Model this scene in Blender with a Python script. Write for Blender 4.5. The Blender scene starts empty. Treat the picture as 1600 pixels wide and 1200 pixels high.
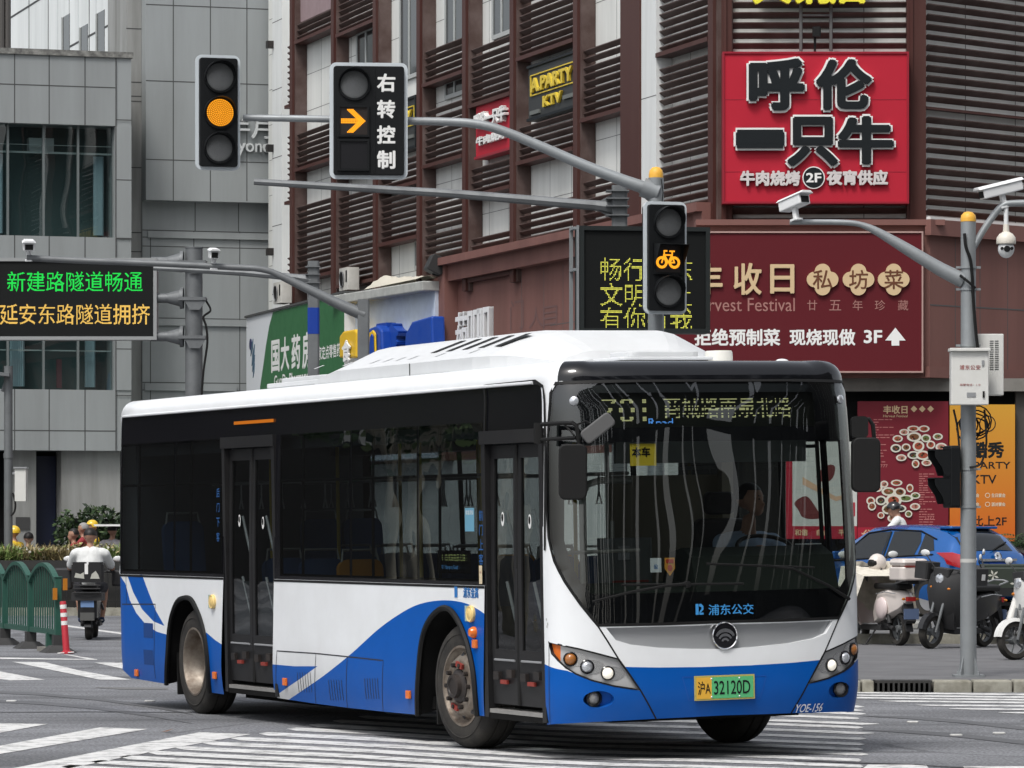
import bpy, bmesh, math, random
import numpy as np
from mathutils import Vector, Matrix, Euler
from mathutils.geometry import delaunay_2d_cdt
R = math.radians
SC = bpy.context.scene
COL = SC.collection
random.seed(7)
# ------------------------------------------------------------------ camera, world, sun, exposure
FPX, HY, CAMH = 6305.0, 822.0, 1.7237          # focal length and horizon in photo pixels (1600 wide), eye height
cam_d = bpy.data.cameras.new('camera'); cam = bpy.data.objects.new('camera', cam_d); COL.objects.link(cam)
cam_d.sensor_width = 36.0; cam_d.lens = FPX / 1600 * 36.0
cam_d.shift_y = (HY - 600) / 1600.0
cam_d.clip_start = 0.5; cam_d.clip_end = 3000
cam.location = (0, 0, CAMH); cam.rotation_euler = (R(90), 0, 0)
SC.camera = cam
world = bpy.data.worlds.new("World"); SC.world = world; world.use_nodes = True
wn = world.node_tree.nodes; wl = world.node_tree.links
bg = wn.get('Background') or wn.new('ShaderNodeBackground')
sky = wn.new('ShaderNodeTexSky'); sky.sky_type = 'NISHITA'; sky.sun_disc = False
SUN_EL, SUN_AZ = R(58), R(205)
sky.sun_elevation = SUN_EL; sky.sun_rotation = SUN_AZ
sky.air_density = 1.0; sky.dust_density = 3.5; sky.ozone_density = 1.0
hsv = wn.new('ShaderNodeHueSaturation'); hsv.inputs['Saturation'].default_value = 0.28   # overcast: the cloud layer takes most of the blue out
wl.new(sky.outputs[0], hsv.inputs['Color']); wl.new(hsv.outputs[0], bg.inputs[0])
bg.inputs[1].default_value = 0.14
sun_d = bpy.data.lights.new('sun', 'SUN'); sun_d.energy = 1.35; sun_d.angle = R(14); sun_d.color = (1, .97, .93)
sun = bpy.data.objects.new('sun', sun_d); COL.objects.link(sun)
sun.rotation_euler = (R(90) - SUN_EL, 0, math.pi - SUN_AZ)
sun.location = (0, 20, 40)
SC.view_settings.view_transform = 'Standard'; SC.view_settings.look = 'None'
SC.view_settings.exposure = 0.5; SC.view_settings.gamma = 1.0
try:
    SC.cycles.max_bounces = 10; SC.cycles.transparent_max_bounces = 24
    SC.cycles.caustics_reflective = False; SC.cycles.caustics_refractive = False
    SC.cycles.use_denoising = True
except Exception: pass
# ------------------------------------------------------------------ helpers
def at(px, py, Y):
    """photo pixel -> the world point at distance Y"""
    return Vector(((px - 800) * Y / FPX, Y, CAMH - (py - HY) * Y / FPX))
def on_ground(px, py, z=0.0):
    return at(px, py, (CAMH - z) * FPX / (py - HY))
def tag(o, label=None, cat=None, group=None, kind=None):
    if label: o['label'] = label
    if cat: o['category'] = cat
    if group: o['group'] = group
    if kind: o['kind'] = kind
    return o
def thing(name, label, cat, loc=(0, 0, 0), rot=0, group=None):
    o = bpy.data.objects.new(name, None); COL.objects.link(o)
    o.location = loc
    o.rotation_euler = (0, 0, rot) if not hasattr(rot, '__len__') else rot
    o.empty_display_size = .2
    return tag(o, label, cat, group)
def copy_tree(o, parent=None):
    c = o.copy(); COL.objects.link(c)
    if parent is not None: c.parent = parent; c.matrix_parent_inverse = o.matrix_parent_inverse.copy()
    for ch in list(o.children): copy_tree(ch, c)
    return c
# ---- materials
MAT = {}
def mat(name, col, rough=.5, metal=0., dirt=0., dirtcol=None, dscale=3., bump=0., bscale=40., coat=0., emit=None, estr=0., spec=.35, alpha=None, streak=False):
    if name in MAT: return MAT[name]
    m = bpy.data.materials.new(name); m.use_nodes = True
    nt = m.node_tree; n = nt.nodes; l = nt.links
    p = n['Principled BSDF']
    c = (*col[:3], 1)
    p.inputs['Base Color'].default_value = c
    p.inputs['Roughness'].default_value = rough; p.inputs['Metallic'].default_value = metal
    p.inputs['Specular IOR Level'].default_value = spec
    p.inputs['Coat Weight'].default_value = coat; p.inputs['Coat Roughness'].default_value = .04
    if emit: p.inputs['Emission Color'].default_value = (*emit, 1); p.inputs['Emission Strength'].default_value = estr
    tc = None
    if dirt or bump: tc = n.new('ShaderNodeTexCoord')
    if dirt:
        mp = n.new('ShaderNodeMapping'); l.new(tc.outputs['Object'], mp.inputs[0])
        if streak: mp.inputs['Scale'].default_value = (1, 1, .12)
        t = n.new('ShaderNodeTexNoise'); t.inputs['Scale'].default_value = dscale; t.inputs['Detail'].default_value = 7; t.inputs['Roughness'].default_value = .62
        l.new(mp.outputs[0], t.inputs['Vector'])
        r = n.new('ShaderNodeValToRGB'); r.color_ramp.elements[0].position = .38; r.color_ramp.elements[1].position = .72
        l.new(t.outputs['Fac'], r.inputs[0])
        mx = n.new('ShaderNodeMix'); mx.data_type = 'RGBA'
        mx.inputs['A'].default_value = c
        dc = dirtcol or tuple(x * .55 for x in col[:3])
        mx.inputs['B'].default_value = (*dc, 1)
        ml = n.new('ShaderNodeMath'); ml.operation = 'MULTIPLY'; ml.inputs[1].default_value = dirt
        l.new(r.outputs[0], ml.inputs[0]); l.new(ml.outputs[0], mx.inputs['Factor'])
        l.new(mx.outputs['Result'], p.inputs['Base Color'])
        ra = n.new('ShaderNodeMath'); ra.operation = 'MULTIPLY_ADD'; ra.inputs[1].default_value = .25 * dirt; ra.inputs[2].default_value = rough
        l.new(r.outputs[0], ra.inputs[0]); l.new(ra.outputs[0], p.inputs['Roughness'])
    if bump:
        t2 = n.new('ShaderNodeTexNoise'); t2.inputs['Scale'].default_value = bscale; t2.inputs['Detail'].default_value = 5
        l.new(tc.outputs['Object'], t2.inputs['Vector'])
        b = n.new('ShaderNodeBump'); b.inputs['Strength'].default_value = bump; b.inputs['Distance'].default_value = .02
        l.new(t2.outputs['Fac'], b.inputs['Height']); l.new(b.outputs[0], p.inputs['Normal'])
    MAT[name] = m; return m
def emis(name, col, s):
    if name in MAT: return MAT[name]
    m = bpy.data.materials.new(name); m.use_nodes = True
    nt = m.node_tree; nt.nodes.clear()
    e = nt.nodes.new('ShaderNodeEmission'); o = nt.nodes.new('ShaderNodeOutputMaterial')
    e.inputs[0].default_value = (*col, 1); e.inputs[1].default_value = s
    nt.links.new(e.outputs[0], o.inputs[0]); MAT[name] = m; return m
def glass(name, tint=(.5, .55, .55), ior=1.5, rough=0.0, wave=0., wscale=1., refl=(1, 1, 1)):
    """thin window glass: tinted see-through plus a mirror-like reflection by angle"""
    if name in MAT: return MAT[name]
    m = bpy.data.materials.new(name); m.use_nodes = True
    nt = m.node_tree; n = nt.nodes; l = nt.links; n.clear()
    o = n.new('ShaderNodeOutputMaterial'); mx = n.new('ShaderNodeMixShader')
    tr = n.new('ShaderNodeBsdfTransparent'); tr.inputs[0].default_value = (*tint, 1)
    gl = n.new('ShaderNodeBsdfGlossy'); gl.inputs['Roughness'].default_value = rough; gl.inputs['Color'].default_value = (*refl, 1)
    fr = n.new('ShaderNodeFresnel'); ge = n.new('ShaderNodeNewGeometry'); ma = n.new('ShaderNodeMath'); ma.operation = 'MULTIPLY_ADD'
    ma.inputs[1].default_value = 1 / ior - ior; ma.inputs[2].default_value = ior; l.new(ge.outputs['Backfacing'], ma.inputs[0]); l.new(ma.outputs[0], fr.inputs['IOR'])   # a thin pane mirrors alike from both sides
    l.new(fr.outputs[0], mx.inputs[0]); l.new(tr.outputs[0], mx.inputs[1]); l.new(gl.outputs[0], mx.inputs[2]); l.new(mx.outputs[0], o.inputs[0])
    if wave:
        tc = n.new('ShaderNodeTexCoord'); t = n.new('ShaderNodeTexNoise'); t.inputs['Scale'].default_value = wscale; t.inputs['Detail'].default_value = 1.5
        b = n.new('ShaderNodeBump'); b.inputs['Strength'].default_value = 1; b.inputs['Distance'].default_value = wave
        l.new(tc.outputs['Object'], t.inputs['Vector']); l.new(t.outputs['Fac'], b.inputs['Height'])
        l.new(b.outputs[0], gl.inputs['Normal'])
    MAT[name] = m; return m
# ---- mesh builder
class MB:
    def __init__(s, m=None, smooth=False): s.v = []; s.f = []; s.mi = []; s.sm = []; s.mats = []; s.cur = 0; s.smooth = smooth; s.T = None; (m and s.use(m))
    def use(s, m, smooth=None):
        if m not in s.mats: s.mats.append(m)
        s.cur = s.mats.index(m)
        if smooth is not None: s.smooth = smooth
        return s
    def add(s, vs, fs, smooth=None):
        b = len(s.v)
        if s.T is not None: vs = [s.T @ Vector(v) for v in vs]
        s.v += [tuple(v) for v in vs]
        for f in fs:
            s.f.append([b + i for i in f]); s.mi.append(s.cur); s.sm.append(s.smooth if smooth is None else smooth)
        return s
    def box(s, lo, hi, rot=None):
        x0, y0, z0 = lo; x1, y1, z1 = hi
        vs = [Vector((x, y, z)) for z in (z0, z1) for y in (y0, y1) for x in (x0, x1)]
        if rot is not None:
            c = Vector(((x0 + x1) / 2, (y0 + y1) / 2, (z0 + z1) / 2)); M = rot.to_matrix() if isinstance(rot, Euler) else rot
            vs = [c + M @ (v - c) for v in vs]
        return s.add(vs, [(0, 2, 3, 1), (4, 5, 7, 6), (0, 1, 5, 4), (2, 6, 7, 3), (0, 4, 6, 2), (1, 3, 7, 5)], False)
    def rbox(s, lo, hi, r=.02, n=3, axis=2, rot=None):
        """box whose corners are rounded about one axis"""
        lo = Vector(lo); hi = Vector(hi); a = [i for i in range(3) if i != axis]
        r = min(r, (hi[a[0]] - lo[a[0]]) / 2.001, (hi[a[1]] - lo[a[1]]) / 2.001)
        pts = rrect(lo[a[0]], lo[a[1]], hi[a[0]], hi[a[1]], r, n)
        if axis == 1: pts = pts[::-1]
        vs = []
        for h in (lo[axis], hi[axis]):
            for p in pts:
                v = [0, 0, 0]; v[a[0]] = p[0]; v[a[1]] = p[1]; v[axis] = h; vs.append(Vector(v))
        if rot is not None:
            c = (lo + hi) / 2; M = rot.to_matrix() if isinstance(rot, Euler) else rot
            vs = [c + M @ (v - c) for v in vs]
        k = len(pts)
        return s.add(vs, [list(range(k))[::-1], list(range(k, 2 * k))] + [(i, (i + 1) % k, k + (i + 1) % k, k + i) for i in range(k)], False)
    def prism(s, pts, ext):
        """pts: 3-D loop, ext: extrusion vector"""
        pts = [Vector(p) for p in pts]; ext = Vector(ext); k = len(pts)
        nrm = Vector((0, 0, 0))
        for i in range(k): nrm += pts[i].cross(pts[(i + 1) % k])
        if nrm.dot(ext) < 0: pts = pts[::-1]
        return s.add(pts + [p + ext for p in pts], [list(range(k))[::-1], list(range(k, 2 * k))] + [(i, (i + 1) % k, k + (i + 1) % k, k + i) for i in range(k)], False)
    def tube(s, path, r, n=10, caps=True, smooth=True):
        path = [Vector(p) for p in path]
        rs = r if hasattr(r, '__len__') else [r] * len(path)
        vs = []; up = None
        for i, p in enumerate(path):
            t = (path[min(i + 1, len(path) - 1)] - path[max(i - 1, 0)]).normalized()
            if up is None: up = Vector((0, 0, 1)) if abs(t.z) < .9 else Vector((1, 0, 0))
            a = (up - t * up.dot(t))
            if a.length < 1e-6: a = t.orthogonal()
            a.normalize(); b = t.cross(a); up = a
            for k in range(n):
                w = 2 * math.pi * k / n
                vs.append(p + (a * math.cos(w) + b * math.sin(w)) * rs[i])
        fs = [(i * n + k, i * n + (k + 1) % n, (i + 1) * n + (k + 1) % n, (i + 1) * n + k) for i in range(len(path) - 1) for k in range(n)]
        s.add(vs, fs, smooth)
        if caps:
            m = len(path) - 1
            s.add(vs[:n], [list(range(n))[::-1]], False); s.add(vs[m * n:], [list(range(n))], False)
        return s
    def lathe(s, prof, c=(0, 0, 0), axis=(0, 0, 1), n=24, smooth=True):
        """prof: [(radius, along axis)]"""
        ax = Vector(axis).normalized(); a = ax.orthogonal().normalized(); b = ax.cross(a); c = Vector(c)
        vs = [c + ax * h + (a * math.cos(2 * math.pi * k / n) + b * math.sin(2 * math.pi * k / n)) * r for r, h in prof for k in range(n)]
        return s.add(vs, [(i * n + k, i * n + (k + 1) % n, (i + 1) * n + (k + 1) % n, (i + 1) * n + k) for i in range(len(prof) - 1) for k in range(n)], smooth)
    def ball(s, c, r, n=14, m=9):
        rr = r if hasattr(r, '__len__') else (r, r, r); c = Vector(c)
        vs = []; fs = []
        for i in range(m + 1):
            a = math.pi * i / m
            for k in range(n):
                w = 2 * math.pi * k / n
                vs.append(c + Vector((rr[0] * math.sin(a) * math.cos(w), rr[1] * math.sin(a) * math.sin(w), rr[2] * math.cos(a))))
        for i in range(m):
            for k in range(n): fs.append((i * n + k, (i + 1) * n + k, (i + 1) * n + (k + 1) % n, i * n + (k + 1) % n))
        return s.add(vs, fs, True)
    def build(s, name, parent=None, world=False, kind=None, label=None, bevel=0., weld=0.):
        me = bpy.data.meshes.new(name)
        vs = s.v
        if parent is not None and world:
            Mi = parent_matrix(parent).inverted(); vs = [tuple(Mi @ Vector(v)) for v in vs]
        me.from_pydata(vs, [], s.f)
        for m in s.mats: me.materials.append(m)
        if s.f:
            me.polygons.foreach_set('material_index', s.mi); me.polygons.foreach_set('use_smooth', s.sm)
        if weld:
            bm = bmesh.new(); bm.from_mesh(me); bmesh.ops.remove_doubles(bm, verts=bm.verts, dist=weld)
            bm.to_mesh(me); bm.free()
        me.update()
        if any(s.sm): me.set_sharp_from_angle(angle=R(38))
        o = bpy.data.objects.new(name, me); COL.objects.link(o)
        if parent is not None: o.parent = parent
        if bevel:
            b = o.modifiers.new('edge', 'BEVEL'); b.width = bevel; b.segments = 2; b.limit_method = 'ANGLE'; b.angle_limit = R(35)
        if kind: o['kind'] = kind
        if label: o['label'] = label
        return o
def parent_matrix(o):
    M = Matrix.LocRotScale(o.location, o.rotation_euler, o.scale)
    return parent_matrix(o.parent) @ M if o.parent else M
def rrect(x0, y0, x1, y1, r, n=4):
    out = []
    for cx, cy, a0 in ((x1 - r, y0 + r, -90), (x1 - r, y1 - r, 0), (x0 + r, y1 - r, 90), (x0 + r, y0 + r, 180)):
        for k in range(n + 1):
            a = R(a0 + 90 * k / n); out.append((cx + r * math.cos(a), cy + r * math.sin(a)))
    return out
def circ(cx, cy, rx, ry=None, n=24):
    ry = ry or rx
    return [(cx + rx * math.cos(2 * math.pi * k / n), cy + ry * math.sin(2 * math.pi * k / n)) for k in range(n)]
def dens(loop, step, closed=True):
    out = []; k = len(loop)
    for i in range(k if closed else k - 1):
        a, b = loop[i], loop[(i + 1) % k]
        m = max(1, int(math.hypot(b[0] - a[0], b[1] - a[1]) / step))
        out += [(a[0] + (b[0] - a[0]) * j / m, a[1] + (b[1] - a[1]) * j / m) for j in range(m)]
    if not closed: out.append(loop[-1])
    return out
def spline(pts, n=6, closed=False):
    """Catmull-Rom through 2-D or 3-D points"""
    out = []; k = len(pts)
    P = [Vector(p) for p in pts]
    for i in range(k if closed else k - 1):
        g = (lambda j: P[j % k]) if closed else (lambda j: P[min(max(j, 0), k - 1)])
        p0, p1, p2, p3 = g(i - 1), g(i), g(i + 1), g(i + 2)
        for j in range(n):
            t = j / n
            out.append(tuple(.5 * ((2 * p1) + (p2 - p0) * t + (2 * p0 - 5 * p1 + 4 * p2 - p3) * t * t + (3 * p1 - p0 - 3 * p2 + p3) * t ** 3)))
    if not closed: out.append(tuple(P[-1]))
    return out
def inside(p, loop):
    x, y = p; c = False; k = len(loop); j = k - 1
    for i in range(k):
        xi, yi = loop[i]; xj, yj = loop[j]
        if (yi > y) != (yj > y) and x < (xj - xi) * (y - yi) / (yj - yi) + xi: c = not c
        j = i
    return c
def patch(mb, outer, surf, base, holes=(), regions=(), step=.12, off=0., seg=None):
    """fill a 2-D outline (minus holes) with triangles that follow surf(u, v, off); regions [(loop, material)] recolour it"""
    seg = seg or step
    loops = [dens(outer, seg)] + [dens(h, seg) for h in holes] + [dens(r[0], seg) for r in regions]
    vs = []; es = []
    for L in loops:
        b = len(vs); vs += [Vector(p) for p in L]; es += [(b + i, b + (i + 1) % len(L)) for i in range(len(L))]
    us = [p[0] for p in outer]; ws = [p[1] for p in outer]
    nu = int((max(us) - min(us)) / step); nw = int((max(ws) - min(ws)) / step)
    for i in range(1, nu + 1):
        for j in range(1, nw + 1):
            p = (min(us) + i * step * .997 - step * .5, min(ws) + j * step * .997 - step * .5 + (step * .25 if i % 2 else 0))
            if inside(p, loops[0]): vs.append(Vector(p))
    r = delaunay_2d_cdt(vs, es, [], 0, 1e-5)
    V = [tuple(v) for v in r[0]]
    by = {}
    nh = len(holes)
    for f in r[2]:
        c = (sum(V[i][0] for i in f) / len(f), sum(V[i][1] for i in f) / len(f))
        if not inside(c, loops[0]): continue
        if any(inside(c, loops[1 + k]) for k in range(nh)): continue
        m = base
        for k, rg in enumerate(regions):
            if inside(c, loops[1 + nh + k]): m = rg[1]
        by.setdefault(m, []).append(list(f))
    pos = [surf(u, w, off) for u, w in V]
    for m, fs in by.items():
        if m is None: continue
        mb.use(m)
        used = sorted({i for f in fs for i in f}); ix = {i: k for k, i in enumerate(used)}
        mb.add([pos[i] for i in used], [[ix[i] for i in f] for f in fs], True)
    return mb
# ---- writing
_TXT = {}
def text_geo(s, bold=0., font=None):
    """triangulated 2-D glyphs of a line, height of a capital about 0.73, centred"""
    k = (s, bold)
    if k in _TXT: return _TXT[k]
    cu = bpy.data.curves.new('lettering', 'FONT'); cu.body = s; cu.align_x = 'CENTER'; cu.align_y = 'CENTER'; cu.offset = bold; cu.resolution_u = 3
    cu.fill_mode = 'FRONT'
    ob = bpy.data.objects.new('lettering', cu); COL.objects.link(ob)
    bpy.context.view_layer.update()
    me = bpy.data.meshes.new_from_object(ob.evaluated_get(bpy.context.evaluated_depsgraph_get()))
    V = np.array([v.co[:2] for v in me.vertices], float).reshape(-1, 2); F = [list(p.vertices) for p in me.polygons]
    bpy.data.objects.remove(ob); bpy.data.curves.remove(cu); bpy.data.meshes.remove(me)
    lo = V.min(0); hi = V.max(0); V = V - (lo + hi) / 2
    _TXT[k] = (V, F, hi - lo); return _TXT[k]
def text(mb, s, surf, c, w=None, h=None, bold=0., thick=0., slant=0., off=.004, rot=0.):
    """lettering centred on c in the (u, v) plane of surf, w wide and/or h high; bold strokes are laid several times, a hair apart"""
    V, F, sz = text_geo(s)
    sh = [(0., 0.)]; r = 0.
    while r < bold - .004:
        r = min(r + .05, bold); n_ = 8 if bold > .02 else 4
        sh += [(r * math.cos(2 * math.pi * (k + .5) / n_), r * math.sin(2 * math.pi * (k + .5) / n_)) for k in range(n_)]
    sz = sz + 2 * bold
    sx = w / sz[0] if w else None; sy = h / sz[1] if h else None
    sx = sx or sy; sy = sy or sx
    cnt = {}
    for f in F:
        for i in range(len(f)): cnt[(f[i], f[(i + 1) % len(f)])] = 1
    side = [(a, b) for a, b in cnt if (b, a) not in cnt]
    for q, (dx, dy) in enumerate(sh):
        U = (V + np.array([dx, dy])) * np.array([sx, sy]); U[:, 0] += slant * U[:, 1]
        if rot:
            cr, sr = math.cos(rot), math.sin(rot); U = U @ np.array([[cr, sr], [-sr, cr]])
        U += np.array(c); o2 = off + thick - q * .0003
        top = [surf(u, v, o2) for u, v in U]
        mb.add(top, F, False)
        if thick:
            bot = [surf(u, v, off) for u, v in U]; n = len(top)
            mb.add(top + bot, [(a, n + a, n + b, b) for a, b in side], False)
    return mb
def dots(mb, s, surf, c, h, rows=16, fill=.8, off=.004, bold=0., rowmask=None, w=None, sq=True):
    """the same lettering as a lamp matrix: one small quad per lit lamp"""
    V, F, sz = text_geo(s)
    p = sz[1] / rows
    cols = int(round(sz[0] / p)) or 1
    lit = np.zeros((rows, cols), bool)
    gx = (np.arange(cols) + .5) * p - sz[0] / 2; gy = (np.arange(rows) + .5) * p - sz[1] / 2
    X, Y = np.meshgrid(gx, gy)
    for f in F:
        for k in range(1, len(f) - 1):
            a, b, d = V[f[0]], V[f[k]], V[f[k + 1]]
            den = (b[1] - d[1]) * (a[0] - d[0]) + (d[0] - b[0]) * (a[1] - d[1])
            if abs(den) < 1e-12: continue
            l1 = ((b[1] - d[1]) * (X - d[0]) + (d[0] - b[0]) * (Y - d[1])) / den
            l2 = ((d[1] - a[1]) * (X - d[0]) + (a[0] - d[0]) * (Y - d[1])) / den
            lit |= (l1 >= -.02) & (l2 >= -.02) & (l1 + l2 <= 1.02)
    k = h / sz[1]; kx = (w / sz[0]) if w else k
    q = p * fill / 2
    vs = []; fs = []
    for j in range(rows):
        if rowmask and not rowmask(j): continue
        for i in range(cols):
            if lit[j, i]:
                x, y = gx[i], gy[j]
                b = len(vs)
                for dx, dy in ((-q, -q), (q, -q), (q, q), (-q, q)): vs.append(surf(c[0] + (x + dx) * kx, c[1] + (y + dy) * k, off))
                fs.append((b, b + 1, b + 2, b + 3))
    mb.add(vs, fs, False); return mb
def plane_surf(o, ux, vx):
    """flat surface: origin, unit right and up vectors -> surf(u, v, off) with off along the outward normal"""
    o = Vector(o); ux = Vector(ux).normalized(); vx = Vector(vx).normalized(); n = ux.cross(vx)
    f = lambda u, v, off=0.: o + ux * u + vx * v + n * off
    f.n = n; f.o = o; f.ux = ux; f.vx = vx
    return f
def flat(mb, loop, surf, off=0.):
    vs = [surf(u, v, off) for u, v in loop]
    return mb.add(vs, [list(range(len(vs)))], False)
def slab(mb, loop, surf, d0, d1):
    """2-D loop thickened between two offsets off the surface"""
    return mb.prism([surf(u, v, d0) for u, v in loop], surf.n * (d1 - d0))
def face_cam(px, py, Y, yaw=0.):
    """upright plane through a photo pixel at distance Y, facing the road; yaw turns it about its upright"""
    return plane_surf(at(px, py, Y), (math.cos(yaw), math.sin(yaw), 0), (0, 0, 1))
# ------------------------------------------------------------------ the bus: pose and skin
BUS_TH = R(23.571); BUS_LEN = 10.60
bus = thing('city_bus', 'white and blue single-deck city bus with dark windows turning across the crossing', 'bus',
            (1.569 + .0275, 29.854 + .012, .0217), (.0181, -.0009, BUS_TH - R(90)))
BM = Matrix.LocRotScale(bus.location, bus.rotation_euler, None)
W0, D0, NSE = 1.28, .42, 2.8
_tt = np.linspace(0, math.pi / 2, 800)
_cy = W0 * np.sin(_tt) ** (2 / NSE); _cx = -D0 * (1 - np.cos(_tt) ** (2 / NSE))
_cs = np.concatenate([[0], np.cumsum(np.hypot(np.diff(_cx), np.diff(_cy)))])
S1 = float(_cs[-1]); RR = .12
S2 = S1 + BUS_LEN - D0 - RR; S3 = S2 + RR * math.pi / 2; S4 = S3 + W0 - RR
def half_w(z): return W0 - .045 * max(0, (z - 1.15) / 1.65) ** 1.6 - .03 * max(0, (.55 - z) / .3) ** 2
def rake(z): return .05 * max(0, (.5 - z) / .25) ** 1.5 + .07 * max(0, (z - .7) / 2) ** 2 + .16 * max(0, (z - 2.62) / .3) ** 2.2
def skin0(s, z):
    a = abs(s); sg = 1 if s >= 0 else -1
    if a <= S1: x = float(np.interp(a, _cs, _cx)); y = float(np.interp(a, _cs, _cy))
    elif a <= S2: x = -D0 - (a - S1); y = W0
    elif a <= S3: w = (a - S2) / RR; x = -(BUS_LEN - RR) - RR * math.sin(w); y = W0 - RR + RR * math.cos(w)
    else: x = -BUS_LEN; y = W0 - RR - (a - S3)
    k = half_w(z) / W0
    return Vector((x - rake(z) * max(0, 1 - a / 9), sg * y * k, z))
def skin(s, z, off=0.):
    p = skin0(s, z)
    if off:
        e = .004; n = (skin0(s + e, z) - skin0(s - e, z)).cross(skin0(s, z + e) - skin0(s, z - e)).normalized(); p = p + n * off
    return p
def bproj(v):
    w = BM @ v; return (800 + FPX * w.x / w.y, HY - FPX * (w.z - CAMH) / w.y)
_seed = []
for _a in np.concatenate([np.arange(-11.6, -1.2, .2), np.arange(-1.2, 1.21, .06)]):
    for _z in np.arange(.2, 3.0, .2): _seed.append((_a, _z, *bproj(skin0(_a, _z))))
_seed = np.array(_seed)
def S(px, py):
    """photo pixel -> (s, z) on the near skin of the bus"""
    i = int(np.argmin((_seed[:, 2] - px) ** 2 + (_seed[:, 3] - py) ** 2)); s, z = float(_seed[i, 0]), float(_seed[i, 1])
    for _ in range(14):
        u, v = bproj(skin0(s, z)); e = 1e-3
        us, vs = bproj(skin0(s + e, z)); uz, vz = bproj(skin0(s, z + e))
        a, b, c, d = (us - u) / e, (uz - u) / e, (vs - v) / e, (vz - v) / e
        det = a * d - b * c; r0, r1 = px - u, py - v
        ds = (d * r0 - b * r1) / det; dz = (a * r1 - c * r0) / det
        s += max(-.5, min(.5, ds)); z += max(-.5, min(.5, dz))
        s = max(s, -S2)
        if abs(r0) + abs(r1) < .01: break
    return (s, z)
def SS(*pts): return [S(*p) for p in pts]
# ------------------------------------------------------------------ the bus: body
M_white = mat('white_paint', (.80, .82, .835), .34, coat=.25, dirt=.16, dirtcol=(.42, .41, .38), dscale=2.2)
M_blue = mat('blue_paint', (.0, .088, .40), .3, coat=.03, spec=.12, dirt=.2, dirtcol=(.002, .065, .27), dscale=2.6)
M_black = mat('black_gloss', (.006, .006, .008), .12, spec=.5)
M_cap = mat('charcoal_gloss', (.005, .0055, .007), .09, spec=.5)
M_rub = mat('rubber', (.010, .010, .010), .6, spec=.22)
M_door = mat('door_frame_grey', (.012, .012, .013), .4, spec=.3, dirt=.25, dirtcol=(.035, .033, .03))
M_under = mat('underbody', (.010, .010, .010), .9, spec=.1)
M_silver = mat('silver_plastic', (.50, .50, .50), .35, metal=.25)
M_garn = mat('grey_garnish', (.36, .37, .38), .32, metal=.35)
M_chrome = mat('chrome', (.75, .75, .76), .12, metal=1)
M_steel = mat('wheel_steel', (.29, .255, .215), .45, metal=.6, dirt=.95, dirtcol=(.085, .052, .032), dscale=6)
M_tyre = mat('tyre', (.020, .019, .018), .88, dirt=.8, dirtcol=(.060, .055, .048), dscale=5, bump=.15, bscale=60)
M_hub = mat('hub_black', (.015, .014, .014), .45, dirt=.4, dirtcol=(.08, .06, .05))
M_red = mat('red_clip', (.25, .04, .03), .5)
M_orange = mat('orange_lens', (.72, .16, .02), .25, coat=.5)
M_amber = mat('amber_lens', (.35, .13, .03), .15, coat=.8)
M_cream = mat('cream_disc', (.75, .55, .22), .4)
M_lens = mat('clear_lens', (.55, .57, .60), .10, metal=.55, coat=1)
M_lit = mat('lit_lamp', (.9, .88, .8), .2, emit=(1, .93, .78), estr=.3)
M_alu = mat('aluminium_tread', (.42, .41, .39), .45, metal=.6, dirt=.5)
M_glass = glass('side_window_glass', (.24, .27, .28), 1.55, wave=.0035, wscale=1.3)
M_dglass = glass('door_glass', (.32, .35, .36), 1.55, wave=.004, wscale=1.6)
M_wglass = glass('windscreen_glass', (.58, .62, .60), 1.75, wave=.11, wscale=.36)
M_txt_blue = mat('lettering_blue', (.03, .17, .46), .5)
def skirt_dirt(m, amt):
    """road film that sits on the lowest part of the flanks"""
    nt = m.node_tree; n = nt.nodes; l = nt.links; p = n['Principled BSDF']; src = p.inputs['Base Color'].links[0].from_socket
    tc = n.new('ShaderNodeTexCoord'); sx = n.new('ShaderNodeSeparateXYZ'); l.new(tc.outputs['Object'], sx.inputs[0])
    mr = n.new('ShaderNodeMapRange'); mr.inputs['From Min'].default_value = .75; mr.inputs['From Max'].default_value = .22; l.new(sx.outputs['Z'], mr.inputs['Value'])
    t = n.new('ShaderNodeTexNoise'); t.inputs['Scale'].default_value = 3.5; t.inputs['Detail'].default_value = 8; mp = n.new('ShaderNodeMapping'); mp.inputs['Scale'].default_value = (1, 1, .35); l.new(tc.outputs['Object'], mp.inputs[0]); l.new(mp.outputs[0], t.inputs['Vector'])
    mu = n.new('ShaderNodeMath'); mu.operation = 'MULTIPLY'; l.new(mr.outputs[0], mu.inputs[0]); l.new(t.outputs['Fac'], mu.inputs[1]); m2 = n.new('ShaderNodeMath'); m2.operation = 'MULTIPLY'; m2.inputs[1].default_value = amt; l.new(mu.outputs[0], m2.inputs[0])
    mx = n.new('ShaderNodeMix'); mx.data_type = 'RGBA'; mx.inputs['B'].default_value = (.14, .13, .12, 1); l.new(m2.outputs[0], mx.inputs['Factor']); l.new(src, mx.inputs['A']); l.new(mx.outputs['Result'], p.inputs['Base Color'])
skirt_dirt(M_white, .7); skirt_dirt(M_blue, .16)
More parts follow.
